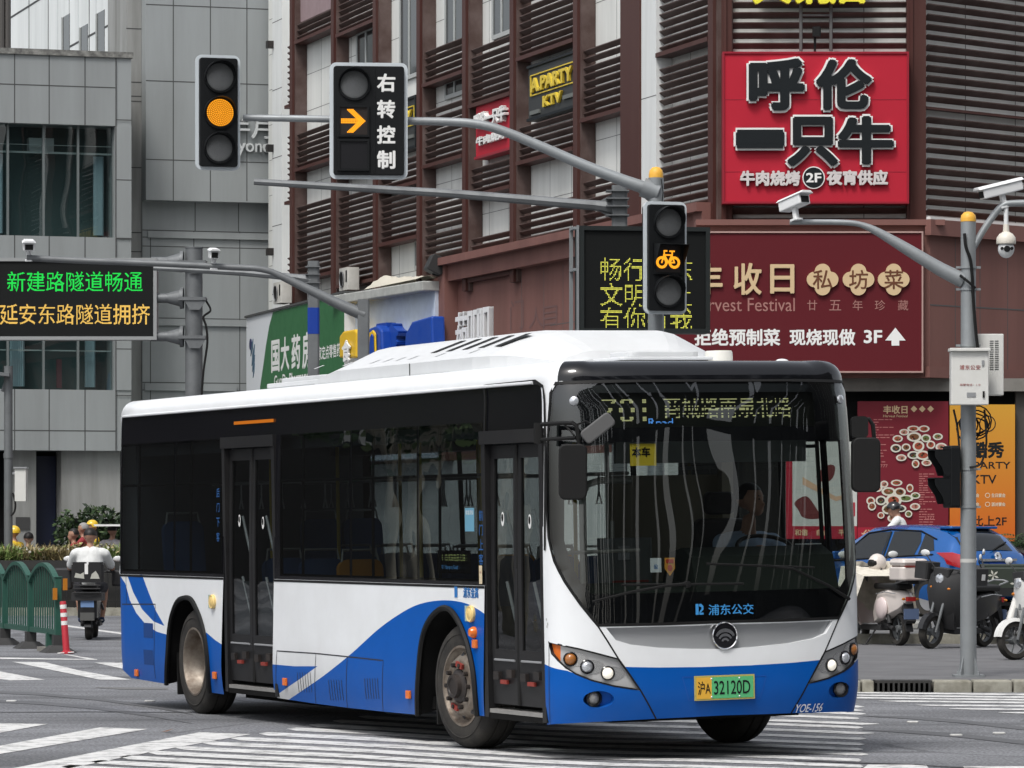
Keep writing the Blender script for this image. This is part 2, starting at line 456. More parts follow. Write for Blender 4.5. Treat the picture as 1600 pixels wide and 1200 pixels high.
def ribbon(mb, pts, w, off=.004, closed=False):
    """a thin strip lying on the skin along pts (s, z)"""
    P = dens(pts, .06, closed); n = len(P); L = []
    for i in range(n):
        a = P[(i - 1) % n if closed else max(i - 1, 0)]; b = P[(i + 1) % n if closed else min(i + 1, n - 1)]
        d = math.hypot(b[0] - a[0], b[1] - a[1]) or 1; nx, ny = -(b[1] - a[1]) / d * w / 2, (b[0] - a[0]) / d * w / 2
        L += [skin(P[i][0] + nx, P[i][1] + ny, off), skin(P[i][0] - nx, P[i][1] - ny, off)]
    m = n if closed else n - 1
    return mb.add(L, [(2 * i, 2 * i + 1, (2 * i + 3) % (2 * n), (2 * i + 2) % (2 * n)) for i in range(m)], True)
def wall_between(mb, loop, surf, o0, o1):
    L = dens(loop, .035); n = len(L)
    return mb.add([surf(*p, o0) for p in L] + [surf(*p, o1) for p in L], [(i, (i + 1) % n, n + (i + 1) % n, n + i) for i in range(n)], True)
def mir(loop): return [(-s, z) for s, z in loop][::-1]
Z_B, Z_T = 1.272, 2.785
S_BR, S_FJ = -11.52, -1.48                     # black band: rear end and front jamb
d1l, d1r = S(349, 900)[0], S(428, 905)[0]      # rear door
d2l, d2r = S(757, 913)[0], S(849, 920)[0]      # front door
S_FJ = d2r
arch_r = SS((262, 1069), (263, 1030), (266, 985), (272, 956), (282, 937), (298, 935), (309, 952), (318, 978), (324, 1010), (327, 1045), (330, 1082))
arch_r = spline(arch_r, 4)
arch_f = SS((655, 1117), (656, 1056), (660, 1012), (666, 984), (677, 963), (691, 951), (704, 952), (716, 966), (727, 990), (736, 1020), (743, 1060), (748, 1118))
arch_f = spline(arch_f, 4)
body = MB()
# rear quarter, round the back
rear_lower = [(-S4, .42), (-S3, .42), (-S2, .35), (-11.3, .275)] + arch_r + SS((350, 1085)) + [(d1l, Z_B), (S_BR, Z_B), (S_BR, Z_T), (-S4, Z_T)]
blue_rear = [(-S4, .30), (-11.2, .20), S(262, 1080), S(262, 992)] + SS((245, 987), (228, 976), (213, 958), (203, 938), (196, 912)) + [(-S2 - .06, 1.29), (-S4, 1.31)]
blue_wedge = SS((199, 899), (222, 898), (232, 925), (244, 955), (257, 978), (240, 971), (222, 952), (208, 925))
blue_door = SS((322, 988), (336, 1000), (351, 1010), (352, 1092), (322, 1092))
patch(body, rear_lower, skin, M_white, regions=[(blue_rear, M_blue), (blue_wedge, M_blue), (blue_door, M_blue)], step=.12, seg=.07)
# between the doors
mid = SS((430, 1090), (490, 1099), (545, 1106), (600, 1112)) + arch_f + SS((757, 1119)) + [(d2l, Z_B), (d1r, Z_B)]
bl_low = SS((425, 1038), (460, 1041), (496, 1041), (470, 1060), (427, 1090))
bl_main = spline(SS((446, 1097), (500, 1060), (548, 1022), (590, 984), (625, 959), (655, 944), (690, 938), (722, 941), (745, 951), (762, 963)), 5) + SS((763, 1130), (600, 1125), (440, 1102))
patch(body, mid, skin, M_white, regions=[(bl_low, M_blue), (bl_main, M_blue)], step=.12, seg=.06)
# front shell
seam = SS((934, 978), (950, 1003), (966, 1029), (984, 1054), (1001, 1079), (1014, 1102), (1025, 1123))
jz = S(850, 1132)[1]
bottom_half = [(d2r, jz), S(870, 1131), S(930, 1128), seam[-1], (-.3, .297), (0, .30)]
ws_left = SS((868, 594), (860, 615), (857, 660), (855, 720), (854, 790), (857, 840), (866, 876), (883, 909), (908, 945), (934, 977))
ws_left[0] = (ws_left[0][0], 2.775); zw = .995
windscreen_loop = ws_left + [(-.5, zw - .004), (0, zw), (.5, zw - .004)] + [(-s, z) for s, z in ws_left[::-1]] + [(.6, 2.785), (0, 2.785), (-.6, 2.785)]
head_l = SS((857, 1003), (873, 1007), (905, 1014), (936, 1022), (966, 1030), (1000, 1078), (960, 1072), (925, 1063), (900, 1053), (884, 1043), (872, 1032), (862, 1021))
blue_c = SS((850, 1037), (870, 1045), (886, 1048), (902, 1054), (926, 1064), (960, 1073), (1001, 1079), (1014, 1102), (1026, 1126)) + [(-.6, .2), (d2r - .1, .2), (d2r - .1, S(850, 1037)[1])]
zc = S(1131, 1041)[1]
blue_mid = [S(975, 1042), S(1030, 1043), (-.2, zc), (.2, zc)] + [(-S(1030, 1043)[0], S(1030, 1043)[1]), (-S(975, 1042)[0], S(975, 1042)[1])] + [(-s, z) for s, z in seam[3:]] + [(.5, .2), (-.5, .2)] + seam[:2:-1]
gb = SS((947, 981), (962, 1000), (985, 1007), (1030, 1012), (1085, 1014)) + [(0, S(1131, 1014)[1])]
grille_loop = gb + [(-s, z) for s, z in gb[-2::-1]] + [(.3, zw - .022), (0, zw - .02), (-.3, zw - .022)]
front_outer = bottom_half + [(-s, z) for s, z in bottom_half[-2::-1]] + [(-d2r, Z_T + .012), (d2r, Z_T + .012)]
fog_c = [S(926, 1093)]; fog_c.append((-fog_c[0][0], fog_c[0][1]))
fog_loops = [circ(fog_c[0][0] + .045, fog_c[0][1], .115, .062, 20), circ(fog_c[1][0] - .045, fog_c[1][1], .115, .062, 20)]
patch(body, front_outer, skin, M_white, holes=[windscreen_loop, head_l, mir(head_l), grille_loop] + fog_loops,
      regions=[(blue_c, M_blue), (mir(blue_c), M_blue), (blue_mid, M_blue)], step=.07, seg=.035)
body.use(M_white); wall_between(body, grille_loop, skin, 0, -.035)
for L in fog_loops: body.use(M_blue); wall_between(body, L, skin, 0, -.05)
body.use(M_black)
for L in (head_l, mir(head_l)): wall_between(body, L, skin, 0, -.03)
# bus left side (seen through the glass): lower panel, header and window posts
LZ0, LZ1 = 1.22, 2.52
pl = [(1.75, 1.86), (3.30, 3.42), (5.2, 5.32), (7.1, 7.22), (9.0, 9.12), (11.3, S2)]
patch(body, [(1.48, .26), (1.48, LZ0), (S2, LZ0), (S4, LZ0), (S4, .42), (S3, .42), (S2, .3)], skin, M_white, step=.3)
patch(body, [(1.48, LZ1), (1.48, Z_T + .012), (S4, Z_T + .012), (S4, LZ1)], skin, M_black, step=.3)
patch(body, [(1.48, LZ0), (1.56, LZ0), (1.56, LZ1), (1.48, LZ1)], skin, M_black, step=.2)
for a, b in pl: patch(body, [(a, LZ0), (b, LZ0), (b, LZ1), (a, LZ1)], skin, M_black, step=.2)
patch(body, [(S2, LZ0), (S4, LZ0), (S4, LZ1), (S2, LZ1)], skin, M_black, step=.2)
# roof: rounded edge rising from the skin all the way round, then the flat top
def roof_ring(k, n):
    a = math.pi / 2 * k / n; d = .15 * (1 - math.cos(a)); z = Z_T + .155 * math.sin(a)
    out = []
    for s in np.concatenate([np.linspace(-S4, -S2, 10), np.linspace(-S2, -S1, 24)[1:], np.linspace(-S1, S1, 44)[1:], np.linspace(S1, S2, 24)[1:], np.linspace(S2, S4, 10)[1:-1]]):
        p = skin0(s, Z_T); q = skin0(s + .01, Z_T) - skin0(s - .01, Z_T); q.z = 0; nrm = Vector((q.y, -q.x, 0)).normalized()
        dd = d * (1.6 if abs(s) < 1.0 else 1)
        out.append((Vector((p.x - nrm.x * dd, p.y - nrm.y * dd, z)), s))
    return out
rings = [roof_ring(k, 7) for k in range(8)]
nr = len(rings[0]); rv = [p for r in rings for p, _ in r]
cap_f, wh_f = [], []
for k in range(7):
    for i in range(nr):
        j = (i + 1) % nr; s = (rings[0][i][1] + rings[0][j][1]) / 2 if j else 99
        (cap_f if abs(s) < 1.30 else wh_f).append((k * nr + i, k * nr + j, (k + 1) * nr + j, (k + 1) * nr + i))
body.use(M_white); body.add(rv, wh_f, True); body.use(M_cap); body.add(rv, cap_f, True)
body.use(M_white); body.add([p for p, _ in rings[7]], [list(range(nr))], False)
# gutter line along the roof edge, panel seams, wheel-arch lips
body.use(M_white)
body.tube([skin(s, Z_T + .004, .008) for s in np.linspace(-11.45, -1.6, 30)], .012, 6)
body.use(M_rub)
ribbon(body, seam, .012, .002); ribbon(body, mir(seam), .012, .002)
ribbon(body, head_l, .012, .002, True); ribbon(body, mir(head_l), .012, .002, True)
ribbon(body, [(S_BR - .03, Z_B - .012), (d1l, Z_B - .012)], .02, .003)
ribbon(body, [(d1r, Z_B - .012), (d2l, Z_B - .012)], .02, .003)
body.use(M_rub)
for arch in (arch_r, arch_f):
    pts = [skin(s, z, .012) for s, z in dens(arch, .06, False)]
    body.tube(pts, .024, 6)
    # inner wheel housing
    inn = [skin(s, z, -.6) for s, z in dens(arch, .06, False)]; n = len(inn); out = [skin(s, z, .0) for s, z in dens(arch, .06, False)]
    body.use(M_under); body.add(out + inn, [(i, i + 1, n + i + 1, n + i) for i in range(n - 1)], True); body.use(M_rub)
body.use(mat('seam_dark', (.03, .03, .035), .6))
for q in (((433, 1090), (433, 1017), (494, 1021)), ((494, 1100), (494, 1021), (543, 1026)), ((543, 1106), (543, 1026), (599, 1032), (599, 1112)), ((191, 944), (243, 944), (243, 1060)), ((198, 944), (197, 900))):
    ribbon(body, SS(*q), .010, .002)
ribbon(body, [S(858, 1003), S(858, 1038), S(860, 1131)], .006, .002)
for (x, y) in ((476, 1066), (525, 1078), (581, 1076)):      # louvred vents in the flap doors
    for k in range(6):
        s, z = S(x - 10 + k * 4, y); ribbon(body, [(s, z - .085), (s, z + .085)], .010, .003)
for (x, y) in ((232, 985), (232, 1027)):
    s, z = S(x, y); patch(body, [(s - .14, z - .07), (s + .14, z - .07), (s + .14, z + .07), (s - .14, z + .07)], skin, mat('mesh_blue', (.008, .05, .2), .6), off=.002, step=.1)
# recess round the plate
body.use(mat('blue_recess_edge', (.008, .08, .38), .4))
for q in (((1066, 1058), (1076, 1094), (1187, 1092), (1197, 1056)), ((1066, 1058), (1197, 1056))): ribbon(body, SS(*q), .008, .002)
# small dark grime marks on the corner panel
body.use(mat('scuff', (.45, .45, .44), .7))
for x, y in ((854, 968), (856, 975), (855, 979)): s, z = S(x, y); patch(body, circ(s, z, .008, .012, 8), skin, MAT['scuff'], off=.002, step=.05)
body_o = body.build('body', bus, weld=.0006)
# underbody; its wide side boxes are added to block light from beneath
ub = MB(M_under); ub.box((-10.2, -.78, .26), (-.35, .78, .36)); ub.box((-7.7, -1.14, .27), (-2.9, 1.14, .37)); ub.box((-1.4, -1.1, .27), (-.4, 1.1, .37)); ub.box((-10.2, -1.1, .30), (-9.2, 1.1, .38)); ub.box((-8.0, -.9, .16), (-6.0, .9, .26)); ub.box((-2.5, -.9, .20), (-1.9, .9, .30))
ub.box((-9.2, -.35, .14), (-8.6, .35, .3)); ub.tube([(-8.5, -1, .48), (-8.5, 1, .48)], .09); ub.tube([(-2.12, -1, .48), (-2.12, 1, .48)], .07)
ub.build('chassis', bus)
# writing on the paint
wr = MB(mat('white_lettering', (.72, .74, .78), .5)); text(wr, 'YOE-156', skin, S(1264, 1106), w=.255, h=.063, bold=.012, slant=.25); wr.build('fleet_number', bus)
wr = MB(M_txt_blue); text(wr, '浦东金高', skin, S(736, 926), w=.30, h=.085, bold=.03, slant=.05); s, z = S(713, 925)
patch(wr, [(s - .03, z - .042), (s + .028, z - .042), (s + .028, z + .042), (s - .03, z + .042)], skin, M_txt_blue, off=.004, step=.1); wr.build('side_lettering', bus)
# small fittings on the flank
for nm, x, y, m in (('reflector', 215, 1051, M_orange), ('reflector', 337, 1055, M_orange), ('reflector', 447, 1065, M_orange), ('reflector', 640, 1085, M_orange), ('reflector', 744, 1006, M_orange)):
    s, z = S(x, y); q = MB(m); c = skin(s, z, .012); q.box((c.x - .038, c.y - .012, c.z - .033), (c.x + .038, c.y + .012, c.z + .033)); q.build('reflector', bus, bevel=.006)
s, z = S(742, 988); q = MB(M_orange); q.lathe([(.0, .05), (.03, .045), (.045, .02), (.045, 0)], skin(s, z), (0, -1, 0), 14); q.build('indicator_lamp', bus)
for x, y in ((334, 940), (738, 959)):
    s, z = S(x, y); q = MB(M_cream); c = skin(s, z)
    q.lathe([(.062, 0), (.066, .02), (.06, .03), (.045, .026), (.03, .034), (0, .034)], c, (0, -1, 0), 18)
    q.use(mat('beige_label', (.32, .42, .36), .6)); q.box((c.x - .14, c.y - .004, c.z - .06), (c.x - .07, c.y + .004, c.z + .06)); q.build('charging_port_cap', bus)
s, z = S(752, 898); q = MB(mat('notice_cream', (.6, .5, .34), .6)); patch(q, [(s - .03, z - .07), (s + .03, z - .07), (s + .03, z + .07), (s - .03, z + .07)], skin, MAT['notice_cream'], off=.006, step=.1)
q.use(M_red); text(q, '儿童', skin, (s, z + .02), w=.04, off=.008); q.build('notice_sticker', bus)
# ------------------------------------------------------------------ the bus: glass, doors, lamps, wheels
bands = [(S_BR, d1l), (d1r, d2l)]
splits = [[S(272, 780)[0]], [S(436, 780)[0], S(547, 780)[0], S(652, 780)[0]]]
fr = MB()
def band_frame(a, b, panes):
    patch(fr, [(a, Z_B), (b, Z_B), (b, Z_T), (a, Z_T)], lambda s, z, o=0.: skin(s, z, o - .006), M_black, holes=panes, step=.3, seg=.3)
PZ0, PZ1 = Z_B + .05, 2.50
def panes_of(a, b, cuts):
    e = [a + .02] + cuts + [b - .02]
    return [[(e[i] + .03, PZ0), (e[i + 1] - .03, PZ0), (e[i + 1] - .03, PZ1), (e[i] + .03, PZ1)] for i in range(len(e) - 1) if e[i + 1] - e[i] > .3]
allp = []
for (a, b), cu in zip(bands, splits):
    ps = panes_of(a, b, cu); allp += ps; band_frame(a, b, ps)
zd1, zd2 = S(390, 690)[1], S(800, 682)[1]
patch(fr, [(d1l, zd1), (d1r, zd1), (d1r, Z_T), (d1l, Z_T)], lambda s, z, o=0.: skin(s, z, o - .006), M_black, step=.3)
patch(fr, [(d2l, zd2), (d2r, zd2), (d2r, Z_T), (d2l, Z_T)], lambda s, z, o=0.: skin(s, z, o - .006), M_black, step=.3)
fr.use(M_rub); ribbon(fr, [S(757, 690), S(757, 604), S(838, 596), S(849, 604), S(853, 700), S(852, 860)], .03, .006)
fr.use(M_door)
for a, b, z in ((d1l, d1r, zd1), (d2l, d2r, zd2)): c0, c1 = skin(a, z), skin(b, z); fr.box((c0.x - .03, c0.y - .03, z - .05), (c1.x + .03, c0.y + .05, z + .05))
fr.build('window_band', bus)
for p in allp:
    w = MB(); patch(w, [(p[0][0] - .02, PZ0 - .02), (p[1][0] + .02, PZ0 - .02), (p[1][0] + .02, PZ1 + .02), (p[0][0] - .02, PZ1 + .02)], lambda s, z, o=0.: skin(s, z, o - .003), M_glass, step=.3)
    o = w.build('side_window', bus)
    if p[1][0] - p[0][0] > .8:      # the sliding vent frame inside the pane
        v = MB(M_rub); m = p[0][0] + (p[1][0] - p[0][0]) * .32
        for s0, z0, s1, z1 in ((m, PZ0, m, PZ1), (p[0][0], 2.12, p[1][0], 2.12)):
            pts = [skin(s0 + (s1 - s0) * k / 6, z0 + (z1 - z0) * k / 6, -.014) for k in range(7)]; v.tube(pts, .012, 6)
        v.build('sliding_frame', o)
# the glass of the far side
for a, b in ((1.56, 1.75), (1.86, 3.30), (3.42, 5.2), (5.32, 7.1), (7.22, 9.0), (9.12, 11.3)):
    w = MB(); patch(w, [(a, LZ0), (b, LZ0), (b, LZ1), (a, LZ1)], skin, glass('driver_window_glass', (.84, .88, .88), 1.45) if a < 2 else glass('far_window_glass', (.50, .55, .56), 1.45), step=.5); w.build('side_window', bus)
dm = MB(M_rub)
for s in (1.86, 2.5, 3.28): dm.tube([skin(s, LZ0, -.02), skin(s, LZ1, -.02)], .016, 6)
dm.tube([skin(1.86, 2.30, -.02), skin(3.3, 2.30, -.02)], .014, 6); dm.build('driver_window_frame', bus)
# doors: two glazed leaves each
def make_door(a, b, zb, zt, nm):
    d = MB(M_door); rec = -.035
    sf = lambda s, z, o=0.: skin(s, z, o + rec)
    m = (a + b) / 2
    for s in (a, b): c = skin(s, zb); d.box((c.x - .035, c.y - .012, zb - .03), (c.x + .035, c.y + .06, zt))
    d.use(M_alu); c0, c1 = skin(a, zb), skin(b, zb); d.box((c0.x + .04, c0.y - .005, zb + .005), (c1.x - .04, c0.y + .3, zb + .035))
    d.use(M_under); d.box((c0.x + .04, c0.y - .002, zb - .04), (c1.x - .04, c0.y + .25, zb + .003))
    do = d.build(nm, bus)
    for k, (l, r) in enumerate(((a + .04, m - .006), (m + .006, b - .04))):
        f = MB(); z0, z1 = zb + .07, zt - .06; fw = .065
        hole = [(l + fw, z0 + .42), (r - fw, z0 + .42), (r - fw, z1 - .1), (l + fw, z1 - .1)]
        patch(f, [(l, z0), (r, z0), (r, z1), (l, z1)], sf, M_door, holes=[hole], step=.3, seg=.3)
        f.use(M_door); wall_between(f, hole, sf, 0, -.03)
        f.use(M_rub); e = l if k else r; f.tube([sf(e, z0, .006), sf(e, z1, .006)], .012, 6)
        f.use(M_hub)
        for dx, dz in ((.25, .22), (.75, .24)):
            c = sf(l + (r - l) * dx, z0 + dz, .01); f.box((c.x - .05, c.y - .02, c.z - .03), (c.x + .05, c.y + .01, c.z + .03))
        f.use(M_red); c = sf(l + (r - l) * .5, z0 + .18, .01); f.box((c.x - .06, c.y - .012, c.z - .02), (c.x + .06, c.y + .01, c.z + .01))
        f.use(M_garn); f.tube([sf(l + .06, z0 + .34, .008), sf(r - .06, z0 + .34, .008)], .009, 6)
        lo = f.build('door_leaf', do)
        g = MB(); patch(g, hole, lambda s, z, o=0.: skin(s, z, o + rec - .012), M_dglass, step=.3); g.build('door_pane', do)
        h = MB(mat('handrail_white', (.62, .62, .60), .35)); zz = z0 + 1.05
        for q in (.42, -.12): h.tube([sf(l + (r - l) * .38, zz + q, -.05), sf(l + (r - l) * .80, zz + q - .40, -.05)], .013, 8)
        h.build('handle', do)
        t = MB(mat('sticker_white', (.7, .7, .68), .6)); s, z = (l + r) / 2 - .02, 1.78 - (.02 if k else 0)
        patch(t, circ(s, z, .03, .055, 14), lambda s, z, o=0.: skin(s, z, o + rec), MAT['sticker_white'], off=.0, step=.05)
        t.use(M_black); patch(t, circ(s, z + .01, .018, .03, 10), lambda s, z, o=0.: skin(s, z, o + rec), M_black, off=.003, step=.05); t.build('warning_sticker', do)
make_door(d1l + .01, d1r - .01, S(390, 1082)[1] + .02, zd1, 'rear_door')
make_door(d2l + .01, d2r - .01, S(805, 1122)[1] + .02, zd2, 'front_door')
q = MB(emis('led_orange_strip', (1., .28, .03), .38)); a_, b_ = S(366, 661), S(428, 656); patch(q, [(a_[0], a_[1] - .016), (b_[0], a_[1] - .016), (b_[0], a_[1] + .012), (a_[0], a_[1] + .012)], skin, MAT['led_orange_strip'], off=.004, step=.3); q.build('route_led_strip', bus)
# boarding words beside the doors
for x, s_, y0 in ((341, '后门下客', 800), (752, '前门上客', 835)):
    q = MB(mat('door_word_blue', (.02, .09, .26), .5))
    for k, ch in enumerate(s_): text(q, ch, skin, S(x, y0 - 30 + k * 23), h=.085, bold=.02, off=.003)
    q.build('door_lettering', bus)
q = MB(); s, z = S(734, 812); patch(q, [(s - .09, z - .09), (s + .09, z - .09), (s + .09, z + .09), (s - .09, z + .09)], skin, mat('sticker_blue', (.12, .30, .42), .5), off=.002, step=.1)
q.use(MAT['sticker_white']); text(q, '乘客须知', skin, (s, z + .055), w=.15, off=.004); q.build('passenger_notice', bus)
# route display in the side window
q = MB(M_black); c = S(700, 878); patch(q, [(c[0] - .34, c[1] - .09), (c[0] + .34, c[1] - .09), (c[0] + .34, c[1] + .09), (c[0] - .34, c[1] + .09)], lambda s, z, o=0.: skin(s, z, o - .05), M_black, step=.3)
sdis = lambda s, z, o=0.: skin(s, z, o - .046)
q.use(emis('led_dim_yellow', (.75, .85, .30), .9)); dots(q, '701  商城路南泉北路', sdis, (c[0] - .02, c[1] + .035), .055, 14, .8, rowmask=lambda j: j % 5 < 3)
q.use(emis('led_dim_blue', (.15, .45, .9), .9)); dots(q, '701  Nanquan Road', sdis, (c[0] - .08, c[1] - .045), .04, 9, .8); q.build('side_route_display', bus)
# ---- windscreen
inner = lambda s, z, o=0.: skin(s, z, o - .014)
zb_clear = S(1000, 690)[1]
def shrink(L, k=.93, zc=1.9): return [(s * k, zc + (z - zc) * k) for s, z in L]
clear = [(-1.20, zb_clear), (-1.245, 1.95), (-1.25, 1.62), (-1.20, 1.45), (-1.12, 1.30), (-1.04, 1.22), (1.04, 1.22), (1.12, 1.30), (1.20, 1.45), (1.25, 1.62), (1.245, 1.95), (1.20, zb_clear)]
disp = [S(935, 608), S(935, 664), S(1275, 664), S(1275, 608)]
disp = [(disp[0][0], 2.44), (disp[2][0], 2.44), (disp[2][0], 2.70), (disp[0][0], 2.70)]
fm = MB(); patch(fm, windscreen_loop, inner, M_black, holes=[clear, disp], step=.12, seg=.08); fm.build('windscreen_border', bus)
wg = MB(); patch(wg, windscreen_loop, skin, M_wglass, step=.09, seg=.05); wsg = wg.build('windscreen', bus)
rb = MB(M_rub); ribbon(rb, windscreen_loop, .022, .003, True); rb.build('windscreen_seal', bus)
dd = MB(mat('display_back', (.006, .007, .005), .5)); db = lambda s, z, o=0.: skin(s, z, o - .05)
patch(dd, [(disp[0][0] - .06, 2.38), (disp[1][0] + .06, 2.38), (disp[1][0] + .06, 2.75), (disp[0][0] - .06, 2.75)], db, MAT['display_back'], step=.15)
dd.use(emis('led_route', (.74, .74, .36), .55)); xs0, xs1 = disp[0][0], disp[1][0]
rm = lambda j: (j % 6) in (1, 2, 3)
dots(dd, '701', db, (S(978, 636)[0], 2.572), .21, 19, .85, bold=.02, rowmask=lambda j: (j % 6) in (2, 3, 4), w=.36)
dots(dd, '商城路南泉北路', db, (S(1143, 636)[0], 2.592), .165, 18, .9, bold=.004, rowmask=lambda j: (j % 6) in (0, 1, 3), w=1.10)
dd.use(emis('led_blue', (.12, .38, 1.0), .9)); dots(dd, 'Road', db, (S(1036, 657)[0], 2.478), .06, 8, .9, w=.20, rowmask=lambda j: j > 2)
dd.build('destination_display', bus)
for s in (S(897, 626)[0], -S(897, 626)[0]):
    q = MB(M_lens); z = 2.64; n = (skin(s, z, .1) - skin(s, z)).normalized(); q.lathe([(.036, -.004), (.034, .01), (.02, .018), (0, .02)], skin(s, z), n, 16); q.build('marker_lamp', bus)
# operator name and logo under the glass
q = MB(mat('operator_blue', (.05, .28, .62), .5)); text(q, '浦东公交', skin, S(1142, 952), w=.375, h=.08, bold=.015, off=.005)
s, z = S(1093, 952)
for lp in ([(-.034, -.04), (-.010, -.04), (-.010, .04), (-.034, .04)], [(-.004, .04), (.012, .04), (.030, .022), (.030, -.002), (.006, -.025), (.030, -.025), (.030, -.04), (-.004, -.04), (-.004, -.02), (.014, .004), (.014, .016), (-.004, .022)]):
    patch(q, [(s + a, z + b) for a, b in lp], skin, MAT['operator_blue'], off=.005, step=.2)
q.build('operator_lettering', bus)
# papers and signs behind the glass
def behind(nm, x0, y0, x1, y1, m, lines, depth=-.03):
    a, b = S(x0, y0), S(x1, y1); sf = lambda s, z, o=0.: skin(s, z, o + depth)
    q = MB(); patch(q, [(a[0], b[1]), (b[0], b[1]), (b[0], a[1]), (a[0], a[1])], sf, m, step=.2)
    for t, mm, (u, v), w in lines: q.use(mm); text(q, t, sf, (a[0] + (b[0] - a[0]) * u, a[1] + (b[1] - a[1]) * v), w=w * (b[0] - a[0]), off=.003, bold=.03)
    return q.build(nm, bus)
behind('yellow_notice', 986, 693, 1028, 727, mat('notice_yellow', (.62, .46, .03), .6), [('本车', M_black, (.42, .38), .7)])
behind('paper_notice', 1018, 872, 1036, 894, mat('paper', (.62, .65, .68), .7), [('公', M_txt_blue, (.5, .6), .4)])
q = MB(); sf = lambda s, z, o=0.: skin(s, z, o - .03); s, z = S(1049, 884)
patch(q, [(s - .04, z + .06), (s + .04, z + .06), (s + .042, z - .02), (s, z - .075), (s - .042, z - .02)], sf, mat('badge_gold', (.65, .30, .05), .4), step=.1)
patch(q, [(s - .03, z + .048), (s + .03, z + .048), (s + .03, z + .02), (s - .03, z + .02)], sf, mat('badge_red', (.5, .05, .03), .5), off=.003, step=.1)
patch(q, circ(s, z - .015, .02, .024, 12), sf, MAT['badge_red'], off=.003, step=.1); q.build('gold_badge', bus)
# wipers
wp = MB(M_rub); k = lambda x, y, o=.03: skin(*S(x, y), o)
wp.tube([k(1075, 912), k(1040, 915), k(985, 925), k(925, 940)], [.014, .011, .010, .008], 6); wp.tube([k(970, 914, .02), k(1160, 912, .02)], .009, 6); wp.lathe([(.025, 0), (.025, .04), (0, .045)], k(1072, 913, 0), (1, 0, 0), 10)
wp.build('wiper', bus)
wp = MB(M_rub); wp.tube([k(1322, 936), k(1290, 915), k(1236, 889), k(1195, 884)], [.014, .012, .010, .010], 6); wp.tube([k(1102, 881, .02), k(1270, 887, .02)], .009, 6); wp.build('wiper', bus)
# ---- grille garnish, emblem, plate
g = MB(); patch(g, grille_loop, lambda s, z, o=0.: skin(s, z, o - .034), M_garn, step=.07, seg=.035); g.build('grille_panel', bus)
es, ez = S(1132, 993); n = (skin(es, ez, .1) - skin(es, ez)).normalized(); c = skin(es, ez, -.005)
e = MB(M_black); e.lathe([(.098, 0), (.098, .012), (.0, .016)], c, n, 32); e.use(M_chrome); e.lathe([(.096, .0), (.104, .014), (.100, .02), (.094, .016)], c, n, 36)
er = lambda s, z, o=0.: skin(s, z, o + .013)
for r0, r1, a0, a1, dz in ((.066, .083, 18, 162, -.022), (.042, .056, 15, 165, -.034), (.018, .032, 10, 170, -.046)):
    L = [(es + r1 * math.cos(R(a)), ez + dz + r1 * .9 * math.sin(R(a))) for a in np.linspace(a0, a1, 15)] + [(es + r0 * math.cos(R(a)), ez + dz + r0 * .72 * math.sin(R(a))) for a in np.linspace(a1, a0, 15)]
    patch(e, L, er, M_chrome, step=.1)
e.build('emblem', bus)
ps, pz = S(1131.5, 1074); pw, ph = .47, .158
psf = plane_surf(skin(ps, pz, .012), (0, 1, 0), (0, 0, 1))
q = MB(mat('plate_frame', (.5, .42, .12), .4)); slab(q, [(-pw / 2 - .012, -ph / 2 - .012), (pw / 2 + .012, -ph / 2 - .012), (pw / 2 + .012, ph / 2 + .012), (-pw / 2 - .012, ph / 2 + .012)], psf, -.012, .0)
q.use(mat('plate_yellow', (.75, .42, .05), .45)); flat(q, [(-pw / 2, -ph / 2), (-pw / 2 + .125, -ph / 2), (-pw / 2 + .125, ph / 2), (-pw / 2, ph / 2)], psf, .003)
q.use(mat('plate_green', (.10, .46, .19), .45)); flat(q, [(-pw / 2 + .125, -ph / 2), (pw / 2, -ph / 2), (pw / 2, ph / 2), (-pw / 2 + .125, ph / 2)], psf, .003)
q.use(M_black); text(q, '沪A', psf, (-pw / 2 + .063, 0), w=.105, h=.10, off=.006, bold=.01); text(q, '32120D', psf, (.058, 0), w=.30, h=.102, off=.006, bold=.008)
q.use(M_chrome)
for u in (-.11, .12): q.lathe([(.008, 0), (0, .006)], psf(u, -ph / 2 + .012, .003), (1, 0, 0), 8); q.lathe([(.008, 0), (0, .006)], psf(u, ph / 2 - .012, .003), (1, 0, 0), 8)
q.build('number_plate', bus)
# ---- headlamps and fog lamps
lampc = SS((890, 1030), (917, 1042), (950, 1052))
for sg in (-1, 1):
    L = head_l if sg < 0 else mir(head_l); h = MB(); hs = lambda s, z, o=0.: skin(s, z, o - .025)
    orl = SS((857, 1003), (873, 1007), (873, 1033), (862, 1021)); orl = orl if sg < 0 else mir(orl)
    patch(h, L, hs, M_silver, regions=[(orl, M_orange)], step=.05, seg=.035); ho = h.build('headlight', bus)
    for k, (s, z) in enumerate(lampc):
        s = s if sg < 0 else -s
        n = (skin(s, z, .1) - skin(s, z)).normalized(); n = (n + Vector((.5, .25 * -sg * 0, 0))).normalized(); c = hs(s, z, .002)
        b = MB(); dish = circ(s - sg * .045, z - .004, .09, .052, 20); patch(b, dish, hs, mat('reflector_bowl', (.62, .62, .61), .18, metal=.8), off=.003, step=.06)
        b.use(M_black); b.lathe([(.052, 0), (.054, .012), (.046, .018), (.042, .008)], c, n, 22)
        b.use([M_amber, M_lens, M_lit][k]); b.lathe([(.044, .006), (.036, .022), (.02, .032), (0, .035)], c, n, 18); b.build('lamp', ho)
